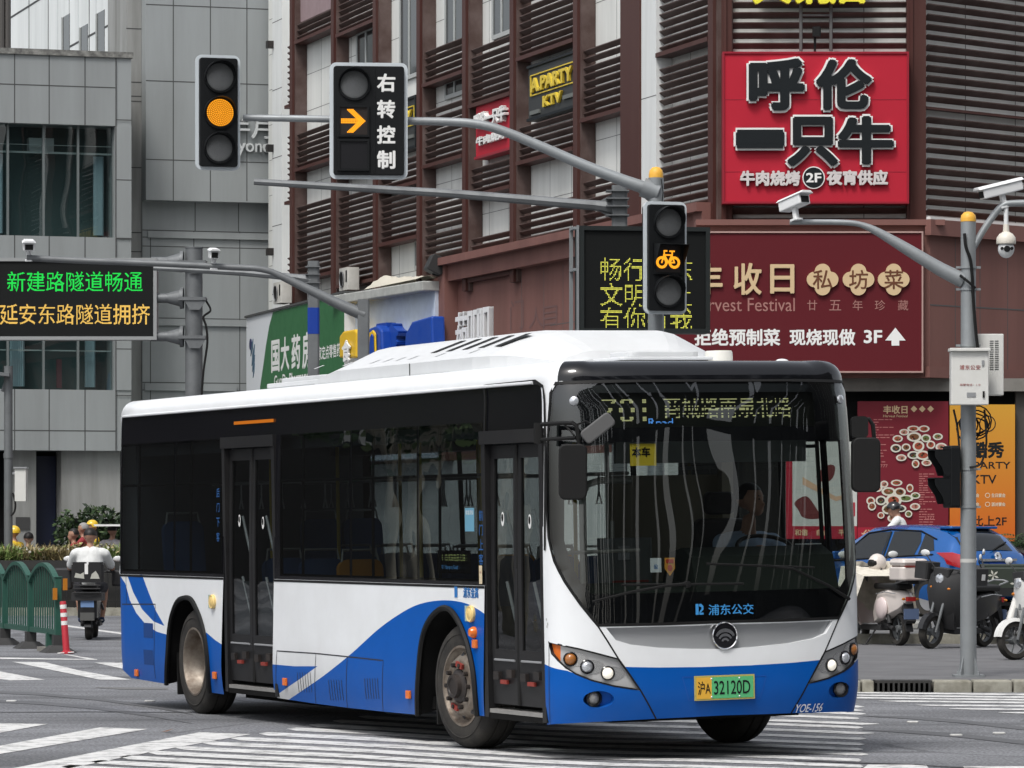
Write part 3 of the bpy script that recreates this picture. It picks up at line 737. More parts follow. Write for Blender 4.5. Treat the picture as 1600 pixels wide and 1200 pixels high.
for (s, z), L in zip(fog_c, fog_loops):
    f = MB(); fs = lambda a, b, o=0.: skin(a, b, o - .05); patch(f, L, fs, M_blue, step=.06, seg=.035)
    n = Vector((1, 0, 0)); c = fs(s, z, .0); f.use(M_black); f.lathe([(.06, 0), (.062, .04), (.05, .045), (.047, .02)], c, n, 20); f.use(mat('fog_lens', (.25, .25, .25), .15, coat=.6)); f.lathe([(.048, .02), (.03, .035), (0, .04)], c, n, 18); f.build('fog_lamp', bus)
# ---- wheels
def tyre_mb(w=.285, r=.487):
    t = MB(M_tyre); h = w / 2
    t.lathe([(.30, -h + .02), (.315, -h), (.40, -h - .008), (.455, -h + .006), (.476, -h + .03), (r, -h + .06), (r, -.055), (r - .012, -.05), (r - .012, -.04), (r, -.035), (r, .035), (r - .012, .04), (r - .012, .05), (r, .055), (r, h - .06), (.476, h - .03), (.455, h - .006), (.40, h + .008), (.315, h), (.30, h - .02)], (0, 0, 0), (0, -1, 0), 56)
    t.lathe([(.395, h + .0085), (.401, h + .013), (.407, h + .0085)], (0, 0, 0), (0, -1, 0), 56); return t
def wheel(loc, front, rz=0.):
    w = bpy.data.objects.new('wheel', None); COL.objects.link(w); w.parent = bus; w.location = loc; w.rotation_euler = (0, 0, rz)
    tyre_mb().build('tyre', w)
    r = MB(M_steel); h = .1425
    if front:
        r.lathe([(.31, -h), (.30, h - .005), (.315, h + .004), (.298, h + .006), (.285, h - .03), (.262, h - .045), (.215, h + .018), (.205, h + .024), (.135, h + .024), (.135, h - .03)], (0, 0, 0), (0, -1, 0), 48)
        r.use(M_black)
        for k in range(10): a = 2 * math.pi * (k + .5) / 10; r.lathe([(.021, 0), (0, .002)], (.243 * math.cos(a), -(h - .012), .243 * math.sin(a)), Vector((.55 * math.cos(a), -1, .55 * math.sin(a))), 12)
        ro = r.build('rim', w)
        hb = MB(M_hub); hb.lathe([(.135, h - .03), (.13, h + .03), (.095, h + .05), (.09, h + .085), (.065, h + .09), (.06, h + .08), (0, h + .08)], (0, 0, 0), (0, -1, 0), 28); hb.build('hub', w)
        nb = MB(M_hub)
        for k in range(10): a = 2 * math.pi * k / 10; nb.lathe([(.019, h + .022), (.017, h + .06), (0, h + .062)], (.168 * math.cos(a), 0, .168 * math.sin(a)), (0, -1, 0), 6, False)
        nb.use(M_red)
        for a in (R(75), R(255)): nb.box((.168 * math.cos(a) - .05, -h - .05, .168 * math.sin(a) - .02), (.168 * math.cos(a) + .05, -h - .03, .168 * math.sin(a) + .02), Euler((0, -(a - R(90)), 0)))
        nb.build('wheel_nut_set', w)
    else:
        r.lathe([(.31, -h), (.30, h - .005), (.315, h + .004), (.298, h + .006), (.280, h - .02), (.272, -.04), (.235, -.09), (.11, -.10), (.11, -.06), (0, -.05)], (0, 0, 0), (0, -1, 0), 48); r.build('rim', w)
        nb = MB(M_hub)
        for k in range(10): a = 2 * math.pi * k / 10; nb.lathe([(.02, -.10), (.018, -.06), (0, -.06)], (.168 * math.cos(a), 0, .168 * math.sin(a)), (0, -1, 0), 6, False)
        nb.build('hub', w)
    return w
xf, xr = -2.11, -8.42
wheel((xf, -1.10, .487), True, R(5)); wheel((xr, -1.10, .487), False); 
wheel((xf, 1.10, .487 - .043), True, math.pi + R(5)); wheel((xr, 1.08, .487 - .043), False, math.pi)
mf = MB(M_rub)
for x, d in ((xr - .62, 0), (xf - .60, 0)): mf.box((x - .012, -1.2, .16), (x + .012, -.85, .55))
mf.build('mud_flap', bus)
# ---- roof equipment
def roof_x(px, y, z):
    x = -5.
    for _ in range(30):
        u = bproj(Vector((x, y, z)))[0]; u2 = bproj(Vector((x + .01, y, z)))[0]; x += max(-1, min(1, (px - u) / ((u2 - u) / .01)))
    return x
Z_R = Z_T + .15
xa, xb = roof_x(493, -1.0, Z_R), roof_x(1104, .62, Z_R)
M_pod = mat('pod_white', (.62, .635, .645), .45, dirt=.35, dirtcol=(.46, .47, .47), dscale=2.5, spec=.25); ru = MB(M_pod, True)
prof = [(-1.0, 0), (-1.0, .11), (-.92, .15), (-.62, .285), (-.5, .31), (.5, .31), (.62, .285), (.92, .15), (1.0, .11), (1.0, 0)]
st = []
for t in (0, .012, .04, .08, .12, .2, .8, .86, .90, .94, .97, .99, 1.):
    k = .28 + .72 * min(1, t / .12) ** .6 if t < .12 else (.20 + .80 * min(1, (1 - t) / .11) ** .55 if t > .88 else 1)
    kk = 1 - .38 * max(0, (t - .82) / .18) ** 1.5
    st.append([(xa + (xb - xa) * t, y * kk, Z_R + .0 + (z * k)) for y, z in prof])
n = len(prof); ru.add([p for r in st for p in r], [(i * n + j, i * n + j + 1, (i + 1) * n + j + 1, (i + 1) * n + j) for i in range(len(st) - 1) for j in range(n - 1)] , False)
ru.add(st[0], [list(range(n))], False); ru.add(st[-1], [list(range(n))[::-1]], False)
ru.use(M_rub)
def slot(px, t0, t1, w, sk):
    x = roof_x(px, -.77, Z_R + .22); P = lambda u, dx: (x + dx, -.92 + .30 * u - .0025, Z_R + .15 + .135 * u + .0035)
    ru.add([P(t0, 0), P(t0, w), P(t1, w + sk), P(t1, sk)], [(0, 1, 2, 3)], False)
for px in (683, 707, 732, 757, 783): slot(px, .30, .98, .13, .16)      # intake slots in the sloping flank
ru.use(mat('white_rib', (.62, .63, .64), .4))
for px in (515, 560, 603, 623, 643, 663, 705, 758): slot(px, .0, .22, .05, .06)  # flat embossed marks low on the flank
ru.use(M_rub); x = roof_x(640, -1.0, Z_R + .05); ru.box((x, -1.004, Z_R), (x + .012, -.99, Z_R + .11)); ru.box((xa + .05, -1.006, Z_R - .004), (xb - 1.3, -.99, Z_R + .012))
ru.build('roof_unit', bus)
q = MB(M_pod); x0, x1 = roof_x(405, -1.0, Z_R), xa - .02; q.rbox((x0, -.95, Z_R + .02), (x1, .95, Z_R + .06), .08); q.rbox((x0 + .25, -.9, Z_R + .06), (x1, .9, Z_R + .10), .08); q.use(M_rub); q.box((x0 + .1, -.9, Z_R - .004), (x1, .9, Z_R + .02)); q.build('roof_cover', bus, bevel=.008)
q = MB(M_pod); xv = -1.05; q.rbox((xv - .35, -.42, Z_R + .03), (xv + .22, .44, Z_R + .055), .06); q.rbox((xv - .3, -.3, Z_R + .055), (xv + .1, .3, Z_R + .10), .06); q.use(M_rub); q.box((xv - .3, -.38, Z_R - .004), (xv + .18, .4, Z_R + .03)); q.build('roof_hatch', bus, bevel=.008)
q = MB(mat('offwhite_plastic', (.66, .65, .60), .5), True); q.lathe([(.108, -.01), (.106, .085), (.098, .10), (0, .102)], (roof_x(1172, 0.35, Z_R) * 0 - .9, .43, Z_R), (0, 0, 1), 28); q.build('roof_ventilator', bus)
q = MB(M_white); q.ball((-.8, .92, Z_R + .005), (.06, .06, .03)); q.build('aerial', bus)
# ---- mirrors
m = MB(M_rub); Y = 29.25; w = lambda x, y, d=0.: at(x, y, Y + d)
m.rbox(tuple(w(834, 693, .25)), tuple(w(848, 661, .32)), .01)
m.tube([w(846, 663, .25), w(880, 661, .1), w(895, 661), w(901, 666), w(903, 680), w(905, 697)], .016, 8); m.tube([w(846, 687, .25), w(900, 684)], .014, 8); m.tube([w(882, 663, .08), w(897, 680)], .008, 6)
m.tube([w(900, 664), w(915, 658), w(935, 668)], .007, 6); arm = m.build('mirror', bus, world=True)
h = MB(M_rub); h.rbox(tuple(w(873, 781, -.06)), tuple(w(917, 694, .10)), .05, 4, axis=1); ho = h.build('mirror_housing', arm, bevel=.012)
def set_world(o, par): 
    Mi = parent_matrix(par).inverted(); o.data.transform(Mi); o.data.update()
set_world(ho, bus)
h = MB(mat('mirror_grey', (.10, .10, .10), .5)); c = w(934, 669, -.02); h.rbox((c.x - .13, c.y - .04, c.z - .055), (c.x + .13, c.y + .04, c.z + .055), .03, 4, axis=1, rot=Euler((0, R(-38), 0))); ho = h.build('kerb_mirror', arm, bevel=.01); set_world(ho, bus)
m = MB(M_rub); Y = 30.25
m.rbox(tuple(w(1331, 684, -.05)), tuple(w(1354, 651, .1)), .03, 3, axis=1); m.tube([w(1345, 656), w(1358, 655), w(1364, 664), w(1366, 686)], .016, 8); arm = m.build('mirror', bus, world=True)
h = MB(M_rub); h.rbox(tuple(w(1332, 769, -.06)), tuple(w(1373, 684, .1)), .05, 4, axis=1); ho = h.build('mirror_housing', arm, bevel=.012); set_world(ho, bus)
# ---- interior
M_floor = mat('bus_floor', (.06, .06, .065), .7); M_ceil = mat('bus_ceiling', (.30, .30, .30), .6); M_trim = mat('bus_trim', (.12, .125, .13), .6)
q = MB(M_floor); [q.box((a, -w, .37), (b, w, .40)) for a, b, w in ((-10.2, -9.2, 1.16), (-9.2, -7.65, .66), (-7.65, -2.95, 1.18), (-2.95, -1.35, .66), (-1.35, -.5, 1.1))]; q.box((-10.25, -1.12, .40), (-9.2, 1.12, .75)); q.box((-9.2, -.64, .40), (-8.9, .64, .75)); q.build('floor_deck', bus)
q = MB(M_ceil); q.box((-10.2, -1.12, 2.62), (-.55, 1.12, 2.66)); q.use(M_trim); q.box((-10.2, .8, 2.38), (-2.2, 1.16, 2.62)); q.box((-10.2, -1.14, 2.40), (-.6, -.95, 2.62)); q.build('ceiling_panel', bus)
q = MB(M_trim); q.box((-10.2, 1.19, 1.08), (-1.6, 1.215, 1.20)); q.box((-7.6, 1.19, .4), (-3.0, 1.215, 1.08)); q.box((-10.3, -1.15, .4), (-10.2, 1.15, 2.6)); q.box((-7.6 + .05, -1.2, .4), (-3.2, -1.18, 1.24)); q.box((-10.2, -1.16, 1.12), (-7.9, -1.14, 1.24)); q.build('side_lining', bus)
M_seat = mat('seat_blue', (.04, .09, .20), .55); M_seat2 = mat('seat_orange', (.55, .24, .03), .5); M_rail = mat('rail_grey', (.36, .36, .33), .35, metal=.3); M_yrail = mat('rail_yellow', (.55, .40, .05), .4)
def seat(x, y, z, m):
    q = MB(m); q.rbox((x - .02, y - .2, z + .40), (x + .40, y + .2, z + .46), .06); q.rbox((x - .10, y - .2, z + .44), (x - .03, y + .2, z + 1.02), .08, 4, axis=0, rot=Euler((0, R(-8), 0)))
    q.use(M_rail); q.tube([(x - .08, y - .17, z + .98), (x - .10, y - .15, z + 1.10), (x - .10, y + .15, z + 1.10), (x - .08, y + .17, z + .98)], .012, 6); q.use(M_hub); q.box((x + .1, y - .03, z), (x + .25, y + .03, z + .4)); return q.build('passenger_seat', bus)
for i in range(7):
    x = -9.6 + i * .92; z = .75 if i == 0 else .42
    for y in (.93, .50): seat(x, y, z, M_seat2 if i in (4, 5) and y > .7 else M_seat)
    if not (i in (1, 2, 6)): seat(x, -.90, z, M_seat2 if i == 5 else M_seat)
q = MB(M_yrail)
for x, y in ((-8.0, -.62), (-7.0, .25), (-6.2, -.66), (-5.2, .25), (-4.4, -.62), (-3.2, .25), (-2.9, -.7)): q.tube([(x, y, .4), (x, y, 2.6)], .017, 8)
q.use(M_rail)
for y in (-.55, .35): q.tube([(-9.8, y, 2.12), (-2.4, y, 2.12)], .016, 8)
q.build('grab_rail', bus)
q = MB(mat('strap', (.45, .45, .43), .5))
for x in np.arange(-9.0, -2.6, .55):
    for y in (-.55, .35):
        q.tube([(x, y, 2.12), (x, y, 1.98)], .008, 5); q.tube([(x, y, 1.98), (x - .05, y, 1.88), (x + .05, y, 1.88), (x, y, 1.98)], .008, 5)
q.build('hanging_strap', bus)
M_beige = mat('partition_beige', (.30, .27, .20), .6)
q = MB(M_beige); q.box((-2.42, .18, .40), (-2.37, 1.18, 2.1)); q.box((-2.40, .16, .40), (-1.3, .19, 1.15)); q.box((-2.30, 1.10, 1.2), (-2.22, 1.2, 2.5)); q.use(M_rail); q.tube([(-2.4, .17, .4), (-2.4, .17, 2.6)], .02, 8); q.build('driver_partition', bus)
q = MB(mat('dash_grey', (.020, .026, .022), .6, spec=.2, dirt=.3))
pts = [(-.33, 1.02), (-.36, 1.20), (-.45, 1.47), (-.62, 1.54), (-.85, 1.50), (-.95, 1.30), (-.95, .6), (-.33, .6)]
L = [Vector((x, -.05, z)) for x, z in pts]; q.prism(L, (0, 1.2, 0)); L = [Vector((x, -1.0, z - .25 if z > 1.1 else z)) for x, z in pts]; q.prism(L, (0, .93, 0)); q.use(MAT['paper']); q.box((-.60, .90, 1.545), (-.50, 1.08, 1.552)); q.build('dashboard', bus, bevel=.05)
q = MB(M_hub); a = R(62); sc = Vector((-.98, .84, 1.52))
q.tube([sc + Vector((.235 * math.cos(t) * math.cos(a) * -1, .235 * math.sin(t), .235 * math.cos(t) * math.sin(a) * .45)) for t in np.linspace(0, 2 * math.pi, 25)], .016, 8); q.tube([sc, sc + Vector((.25, 0, -.4))], .03, 8); q.tube([sc + Vector((0, -.22, 0)), sc + Vector((0, .22, 0))], .014, 6); q.build('steering_wheel', bus)
q = MB(M_hub); q.rbox((-1.85, .64, .9), (-1.30, 1.10, 1.05), .08); q.rbox((-1.88, .64, 1.0), (-1.75, 1.10, 1.75), .08, 4, axis=0); q.rbox((-1.87, .74, 1.78), (-1.77, 1.0, 1.96), .05, 4, axis=0); q.build('driver_seat', bus, bevel=.03)
q = MB(M_rail); q.tube([(-1.15, -.62, .4), (-1.15, -.62, 1.95), (-1.17, -.57, 2.03), (-1.2, -.45, 2.06), (-1.3, -.15, 2.06)], .028, 10); q.tube([(-.62, -1.1, 1.52), (-.62, -.4, 1.53)], .014, 8); q.tube([(-1.05, -.42, .4), (-1.05, -.42, 1.75)], .016, 8); q.build('handrail', bus)
q = MB(mat('machine_grey', (.16, .17, .17), .5)); q.rbox((-1.15, -.52, 1.05), (-.9, -.15, 1.62), .04); q.use(M_red); q.box((-.9, -.5, 1.1), (-.88, -.2, 1.3)); q.use(M_lens); q.box((-.899, -.45, 1.45), (-.89, -.35, 1.56)); q.build('fare_machine', bus, bevel=.01)
q = MB(mat('blind_grey', (.14, .15, .15), .7)); q.box((-.62, -.6, 2.18), (-.58, 1.0, 2.42)); q.build('sun_blind', bus)
# ------------------------------------------------------------------ ground, road, kerbs, markings
def asphalt(name, c, patchy=.45):
    m = mat(name, c, .85, bump=.25, bscale=55, spec=.35)
    nt = m.node_tree; n = nt.nodes; l = nt.links; p = n['Principled BSDF']; tc = n.new('ShaderNodeTexCoord')
    a = n.new('ShaderNodeTexNoise'); a.inputs['Scale'].default_value = 22; a.inputs['Detail'].default_value = 8; a.inputs['Roughness'].default_value = .85
    b = n.new('ShaderNodeTexNoise'); b.inputs['Scale'].default_value = .55; b.inputs['Detail'].default_value = 8; b.inputs['Roughness'].default_value = .65
    mp = n.new('ShaderNodeMapping'); mp.inputs['Scale'].default_value = (.35, 1.2, 1); l.new(tc.outputs['Object'], mp.inputs[0]); l.new(mp.outputs[0], b.inputs['Vector']); l.new(tc.outputs['Object'], a.inputs['Vector'])
    r = n.new('ShaderNodeValToRGB'); r.color_ramp.elements[0].position = .3; r.color_ramp.elements[1].position = .72
    r.color_ramp.elements[0].color = (*[x * (1 - patchy) for x in c], 1); r.color_ramp.elements[1].color = (*[x * (1 + patchy) for x in c], 1)
    l.new(b.outputs['Fac'], r.inputs[0])
    mx = n.new('ShaderNodeMix'); mx.data_type = 'RGBA'; mx.blend_type = 'OVERLAY'; mx.inputs['Factor'].default_value = .9
    l.new(r.outputs[0], mx.inputs['A']); l.new(a.outputs['Fac'], mx.inputs['B']); 
    v = n.new('ShaderNodeTexVoronoi'); v.feature = 'DISTANCE_TO_EDGE'; v.inputs['Scale'].default_value = .28
    wv = n.new('ShaderNodeMix'); wv.data_type = 'RGBA'; wv.inputs['Factor'].default_value = .25; l.new(tc.outputs['Object'], wv.inputs['A']); l.new(b.outputs['Color'], wv.inputs['B']); l.new(wv.outputs['Result'], v.inputs['Vector'])
    lt = n.new('ShaderNodeMath'); lt.operation = 'LESS_THAN'; lt.inputs[1].default_value = .006; l.new(v.outputs['Distance'], lt.inputs[0])
    ck = n.new('ShaderNodeMix'); ck.data_type = 'RGBA'; ck.inputs['B'].default_value = (*[x * .45 for x in c], 1)
    mf_ = n.new('ShaderNodeMath'); mf_.operation = 'MULTIPLY'; mf_.inputs[1].default_value = .6; l.new(lt.outputs[0], mf_.inputs[0]); l.new(mf_.outputs[0], ck.inputs['Factor'])
    l.new(mx.outputs['Result'], ck.inputs['A'])
    sp = n.new('ShaderNodeTexNoise'); sp.inputs['Scale'].default_value = 38; sp.inputs['Detail'].default_value = 2; l.new(tc.outputs['Object'], sp.inputs['Vector'])
    sr = n.new('ShaderNodeValToRGB'); sr.color_ramp.elements[0].position = .30; sr.color_ramp.elements[0].color = (.45, .45, .45, 1); sr.color_ramp.elements[1].position = .72; sr.color_ramp.elements[1].color = (1.75, 1.75, 1.75, 1); l.new(sp.outputs['Fac'], sr.inputs[0])
    ml = n.new('ShaderNodeMix'); ml.data_type = 'RGBA'; ml.blend_type = 'MULTIPLY'; ml.inputs['Factor'].default_value = 1; l.new(ck.outputs['Result'], ml.inputs['A']); l.new(sr.outputs[0], ml.inputs['B']); l.new(ml.outputs['Result'], p.inputs['Base Color']); return m
M_asph = asphalt('asphalt', (.152, .156, .166))
g = MB(M_asph); g.add([(-400, -80, 0), (400, -80, 0), (400, 700, 0), (-400, 700, 0)], [(0, 1, 2, 3)]); g.build('road', kind='structure')
def paint_mat():
    m = mat('road_paint', (.62, .62, .60), .65, bump=.2, bscale=60); nt = m.node_tree; n = nt.nodes; l = nt.links; p = n['Principled BSDF']; tc = n.new('ShaderNodeTexCoord')
    a = n.new('ShaderNodeTexNoise'); a.inputs['Scale'].default_value = 5; a.inputs['Detail'].default_value = 9; a.inputs['Roughness'].default_value = .75; l.new(tc.outputs['Object'], a.inputs['Vector'])
    r = n.new('ShaderNodeValToRGB'); r.color_ramp.elements[0].position = .34; r.color_ramp.elements[0].color = (.16, .16, .16, 1); r.color_ramp.elements[1].position = .52; r.color_ramp.elements[1].color = (.66, .66, .65, 1); l.new(a.outputs['Fac'], r.inputs[0]); l.new(r.outputs[0], p.inputs['Base Color']); return m
M_paint = paint_mat()
def gz(px, py, z=.004): v = on_ground(px, py, z); return v
z1 = MB(M_paint)
def stripe(mb, pts, th):
    """pts: pixel centre line, th: pixel thickness (each end may be pointed)"""
    up = []; lo = []
    for (x, y), t in zip(pts, th): up.append(gz(x, y - t / 2)); lo.append(gz(x, y + t / 2))
    n = len(pts); mb.add(up + lo, [(n + i, n + i + 1, i + 1, i) for i in range(n - 1)], False)
ref = [(405, 1146), (560, 1153), (700, 1162), (900, 1174), (1140, 1179.5), (1345, 1187.6)]
def refy(x):
    xs = [p[0] for p in ref]; ys = [p[1] for p in ref]
    if x < xs[0]: return ys[0] - (xs[0] - x) * .05
    if x > xs[-1]: return ys[-1] + (x - xs[-1]) * .03
    return float(np.interp(x, xs, ys))
rnd = random.Random(3)
offs = [-83.5, -78, -72.5, -65.2, -57, -51, -42.3, -33.6, -25, -17, -9.5, 0, 9.5, 19, 28.5, 38, 47.5, 57, 67]
for o in offs:
    xl = 405 - o * 4.6 if o > -60 else 700; xr_ = 1342 + rnd.uniform(-4, 6); tip = rnd.choice([4, 8, 14, 26, 10])
    th = 3.1 + .015 * (o + 83) * .9
    if o == 0: th = 4.4
    xs = [x for x in np.linspace(xl + 14, xr_, 9)]
    pts = [(xl, refy(xl) + o)] + [(x, refy(x) + o) for x in xs] + [(xr_ + tip, refy(xr_) + o + .3)]
    stripe(z1, pts, [.6] + [th * (1.0 if x > 900 else 1.25) for x in xs] + [.5])
for poly in (((0, 1130), (75, 1131), (0, 1145), (-80, 1158), (-80, 1145)), ((0, 1165), (156, 1136.5), (231, 1139), (0, 1178), (-120, 1200), (-120, 1187)), ((312, 1144), (392, 1147), (240, 1174), (60, 1210), (-40, 1212), (200, 1165)),
             ((0, 1049), (70.6, 1062), (15, 1063), (-90, 1048), (-90, 1036)), ((19, 1034), (70, 1034.5), (126, 1048), (205, 1062), (156, 1062)), ((147, 1035), (190, 1035.5), (330, 1062), (270, 1062)),
             ((1356, 1194.5), (1447, 1195), (1475, 1230), (1310, 1230)), ((1505, 1197), (1610, 1197), (1640, 1235), (1520, 1235))):
    z1.add([gz(*p) for p in poly], [list(range(len(poly)))], False)
for k, (x0, y0, y1) in enumerate(((1180, 1080, 1085.4), (1180, 1084.2, 1089.5), (1180, 1088, 1093.6), (1373, 1095, 1098), (1432, 1101.5, 1103), (1483, 1107, 1108.5), (1560, 1113, 1113.5))):
    stripe(z1, [(x0, y0), (x0 + 30, y0 + .4), (1620, y1), (1760, y1 + 2)], [.5, 2.3, 2.6, 2.6])
z1.build('crosswalk_marking', kind='structure')
ln = MB(M_paint)
for poly in (((-60, 1026), (152, 1030), (152, 1031), (-60, 1029)), ((99, 1022.5), (108, 1023), (152, 1030), (138, 1030)), ((100, 976), (250, 997), (250, 999.5), (100, 978.5))):
    ln.add([gz(*p) for p in poly], [list(range(len(poly)))], False)
ln.build('lane_marking', kind='structure')
tar = MB(mat('tar_seam', (.03, .03, .032), .6)); stripe(tar, [(1240, 1188), (1345, 1192), (1420, 1194), (1470, 1197.5), (1640, 1204)], [.8, 1.2, 1.2, 1, 1]); stripe(tar, [(0, 1113), (140, 1112), (300, 1113)], [.5, .7, .5]); tar.build('tar_joint', kind='structure')
gp = MB(mat('worn_patch', (.15, .15, .15), .85)); stripe(gp, [(150, 1074), (190, 1075.5), (262, 1076)], [1, 3, 3]); gp.build('road_patch', kind='structure')
# dark tyre tracks and an oil-stained lane on the crossing
M_track = mat('tyre_track', (.105, .108, .115), .8, dirt=.8, dirtcol=(.135, .138, .146), dscale=1.2)
tk = MB(M_track)
for dy, w in ((0, 5), (22, 6)):
    stripe(tk, [(1345, 1118 + dy), (1420, 1121 + dy), (1500, 1127 + dy), (1600, 1138 + dy), (1680, 1150 + dy)], [.5, w * .8, w, w, w])
for dy, w in ((0, 4), (14, 4.5)): stripe(tk, [(-40, 1080 + dy), (60, 1084 + dy), (150, 1092 + dy), (240, 1104 + dy), (300, 1116 + dy)], [w, w, w, w, .5])
tk.build('tyre_track', kind='structure')
# cat's eyes and scraps of litter on the asphalt
M_lit_paper = mat('scrap_paper', (.6, .58, .52), .8)
for x, y in ((18, 1096.5), (234, 1096.5), (1426, 1129.5), (1494, 1150), (1561, 1147)):
    c = gz(x, y, 0); q = MB(mat('stud_white', (.6, .6, .58), .5)); q.rbox((c.x - .05, c.y - .045, 0), (c.x + .05, c.y + .045, .016), .02); tag(q.build('road_stud', bevel=.005), 'small pale raised reflector stud on the dark asphalt of the junction', 'road stud', 'road studs on the asphalt')
c = gz(262, 1144, 0); q = MB(mat('dry_leaf', (.16, .07, .03), .8)); q.add([(c.x - .05, c.y, .004), (c.x, c.y - .06, .01), (c.x + .05, c.y, .03), (c.x + .01, c.y + .08, .012)], [(0, 1, 2, 3)]); q.add([(c.x - .05, c.y, .0038), (c.x, c.y - .06, .0098), (c.x + .05, c.y, .0298), (c.x + .01, c.y + .08, .0118)], [(3, 2, 1, 0)]); tag(q.build('dry_leaf'), 'single curled brown leaf lying on the asphalt near the crossing', 'leaf')
# ---- kerb and pavement of the corner
KY, KH = 41.8, .12
KX0 = at(960, 0, KY).x
M_pave = mat('paving', (.15, .15, .155), .85, dirt=.6, dirtcol=(.09, .09, .095), dscale=1.5, bump=.15, bscale=30)
sl = (math.sin(R(18)), -math.cos(R(18)))
def pave_outline():
    pts = [(KX0 + 2.2, KY), (60, KY), (60, 140), (-5.2, 140)]
    pts += [(-5.2, 71), (-2.4, 50)]
    pts += [(KX0 - 1.1, KY + 2.4), (KX0 - .1, KY + .7), (KX0 + 1.0, KY + .12)]
    return pts
q = MB(M_pave); P = pave_outline(); q.prism([(x, y + .3, KH - .5) for x, y in P], (0, 0, .5)); q.build('pavement', kind='structure')
# kerb stones laid one by one, and the gully grate set between them
M_kerb = mat('kerb_stone', (.34, .33, .28), .85, dirt=.9, dirtcol=(.13, .12, .09), dscale=4, bump=.3, bscale=18)
xk = [at(px, 0, KY).x for px in (1040, 1110, 1180, 1258, 1330, 1346, 1367)] ; xk2 = [at(px, 0, KY).x for px in (1458, 1520, 1583, 1646, 1709, 1772, 1835, 1900)]
for xs in (xk, xk2):
    for a, b in zip(xs, xs[1:]):
        q = MB(M_kerb); e = .002 * math.sin(a * 50); q.box((a + .008, KY + e, -.1), (b - .008, KY + .30, KH + .006 + e)); tag(q.build('kerb_stone', bevel=.02, kind='structure'), None)
q = MB(M_under); gx0, gx1 = xk[-1] + .01, xk2[0] - .01
q.box((gx0, KY + .12, -.1), (gx1, KY + .30, KH - .02)); q.use(mat('grate_iron', (.05, .05, .048), .6, metal=.4, dirt=.5)); q.box((gx0, KY + .0, KH - .022), (gx1, KY + .30, KH + .004))
for k in range(11):
    x = gx0 + (gx1 - gx0) * (k + .5) / 11; q.box((x - .011, KY, -.05), (x + .011, KY + .1, KH - .022))
tag(q.build('gully_grate'), 'black cast iron gully grate set in the kerb', 'drain')
# second kerb and the raised forecourt behind it
FY, FH = 55.0, .25
q = MB(mat('forecourt', (.14, .14, .14), .85, dirt=.5, dscale=1.2)); fx = at(1180, 0, FY).x
q.box((fx, FY + .25, -.2), (60, 79.4, FH)); q.add([(at(1290, 0, 66).x, 66, FH + .004), (at(1480, 0, 66).x, 66, FH + .004), (at(1480, 0, 60).x, 60, FH + .004), (at(1290, 0, 60).x, 60, FH + .004)], [(3, 2, 1, 0)]) if False else None
q.build('forecourt', kind='structure')
q = MB(M_kerb)
for k in range(34):
    q.box((fx + k * 1.0 + .006, FY, -.1), (fx + (k + 1) * 1.0 - .006, FY + .25, FH + .004))
q.build('forecourt_kerb', kind='structure')
q = MB(mat('step_stone', (.30, .30, .28), .8, dirt=.5)); q.box((at(1300, 0, 58).x, 57.6, FH), (at(1452, 0, 58).x, 58.6, FH + .10)); q.build('forecourt_step', kind='structure', bevel=.02)
# ------------------------------------------------------------------ the brown corner building
M_brown = mat('brown_cladding', (.064, .023, .019), .5, spec=.22, dirt=.35, dirtcol=(.12, .075, .065), dscale=1.4, streak=True)
M_slat = mat('brown_slat', (.074, .046, .040), .55, spec=.25, dirt=.6, dirtcol=(.17, .13, .12), dscale=2)
M_fascia = mat('fascia_brown', (.205, .100, .086), .55, spec=.2, dirt=.55, dirtcol=(.125, .066, .058), dscale=.9, streak=True)
M_wall = mat('white_wall_panel', (.74, .75, .72), .6, dirt=.45, dirtcol=(.36, .37, .35), dscale=1.1, streak=True)
M_joint = mat('panel_joint', (.10, .10, .10), .8)
M_win = mat('office_glass', (.018, .024, .026), .08, spec=.8)
M_winf = mat('window_frame_pale', (.42, .44, .43), .5)
FRONT_Y = 80.0
A0 = at(1125, HY, FRONT_Y); A0.z = 0
dL = Vector((-math.sin(R(18)), math.cos(R(18)), 0))
wing = plane_surf(A0, -dL, (0, 0, 1))
def wt(px):                                     # distance along the receding wing where a pixel column meets it
    k = (px - 800) / FPX; return (A0.x - k * A0.y) / (k * dL.y - dL.x)
def wz(px, py, n=0.): t = wt(px); Y = A0.y + t * dL.y; return CAMH + (HY - py) * Y / FPX
bld = thing('corner_building', 'brown louvred commercial building with tall fins and white wall panels on the corner', 'building', (A0.x, A0.y, 0))
ZT = 17.0; ZB = 7.3
q = MB(M_wall)
def wbox(mb, t0, t1, z0, z1, n0, n1): return mb.prism([wing(-t0, z0, n0), wing(-t1, z0, n0), wing(-t1, z1, n0), wing(-t0, z1, n0)], wing.n * (n1 - n0))
wbox(q, 0.3, 36.5, 0, ZT, -4, -.24)
q.use(M_joint)
for k in range(10):
    z = 8.1 + k * 1.0; wbox(q, 0.3, 36.4, z, z + .012, -.24, -.237)
for k in range(24): t = .8 + k * 1.5; wbox(q, t, t + .012, 7, ZT, -.24, -.2365)
q.build('wall', bld, world=True)
fins_px = [465, 530, 596, 665, 737, 812, 912, 1003]
fin_t = [wt(p) for p in fins_px]
for t in fin_t[:-1] + [.0]:
    q = MB(M_brown); wbox(q, t - .02, t + .26, ZB, ZT, -.23, .16); q.use(M_slat); wbox(q, t + .26, t + .36, ZB, ZT, -.23, .09); wbox(q, t - .12, t - .02, ZB, ZT, -.23, .09); q.build('facade_fin', bld, world=True)
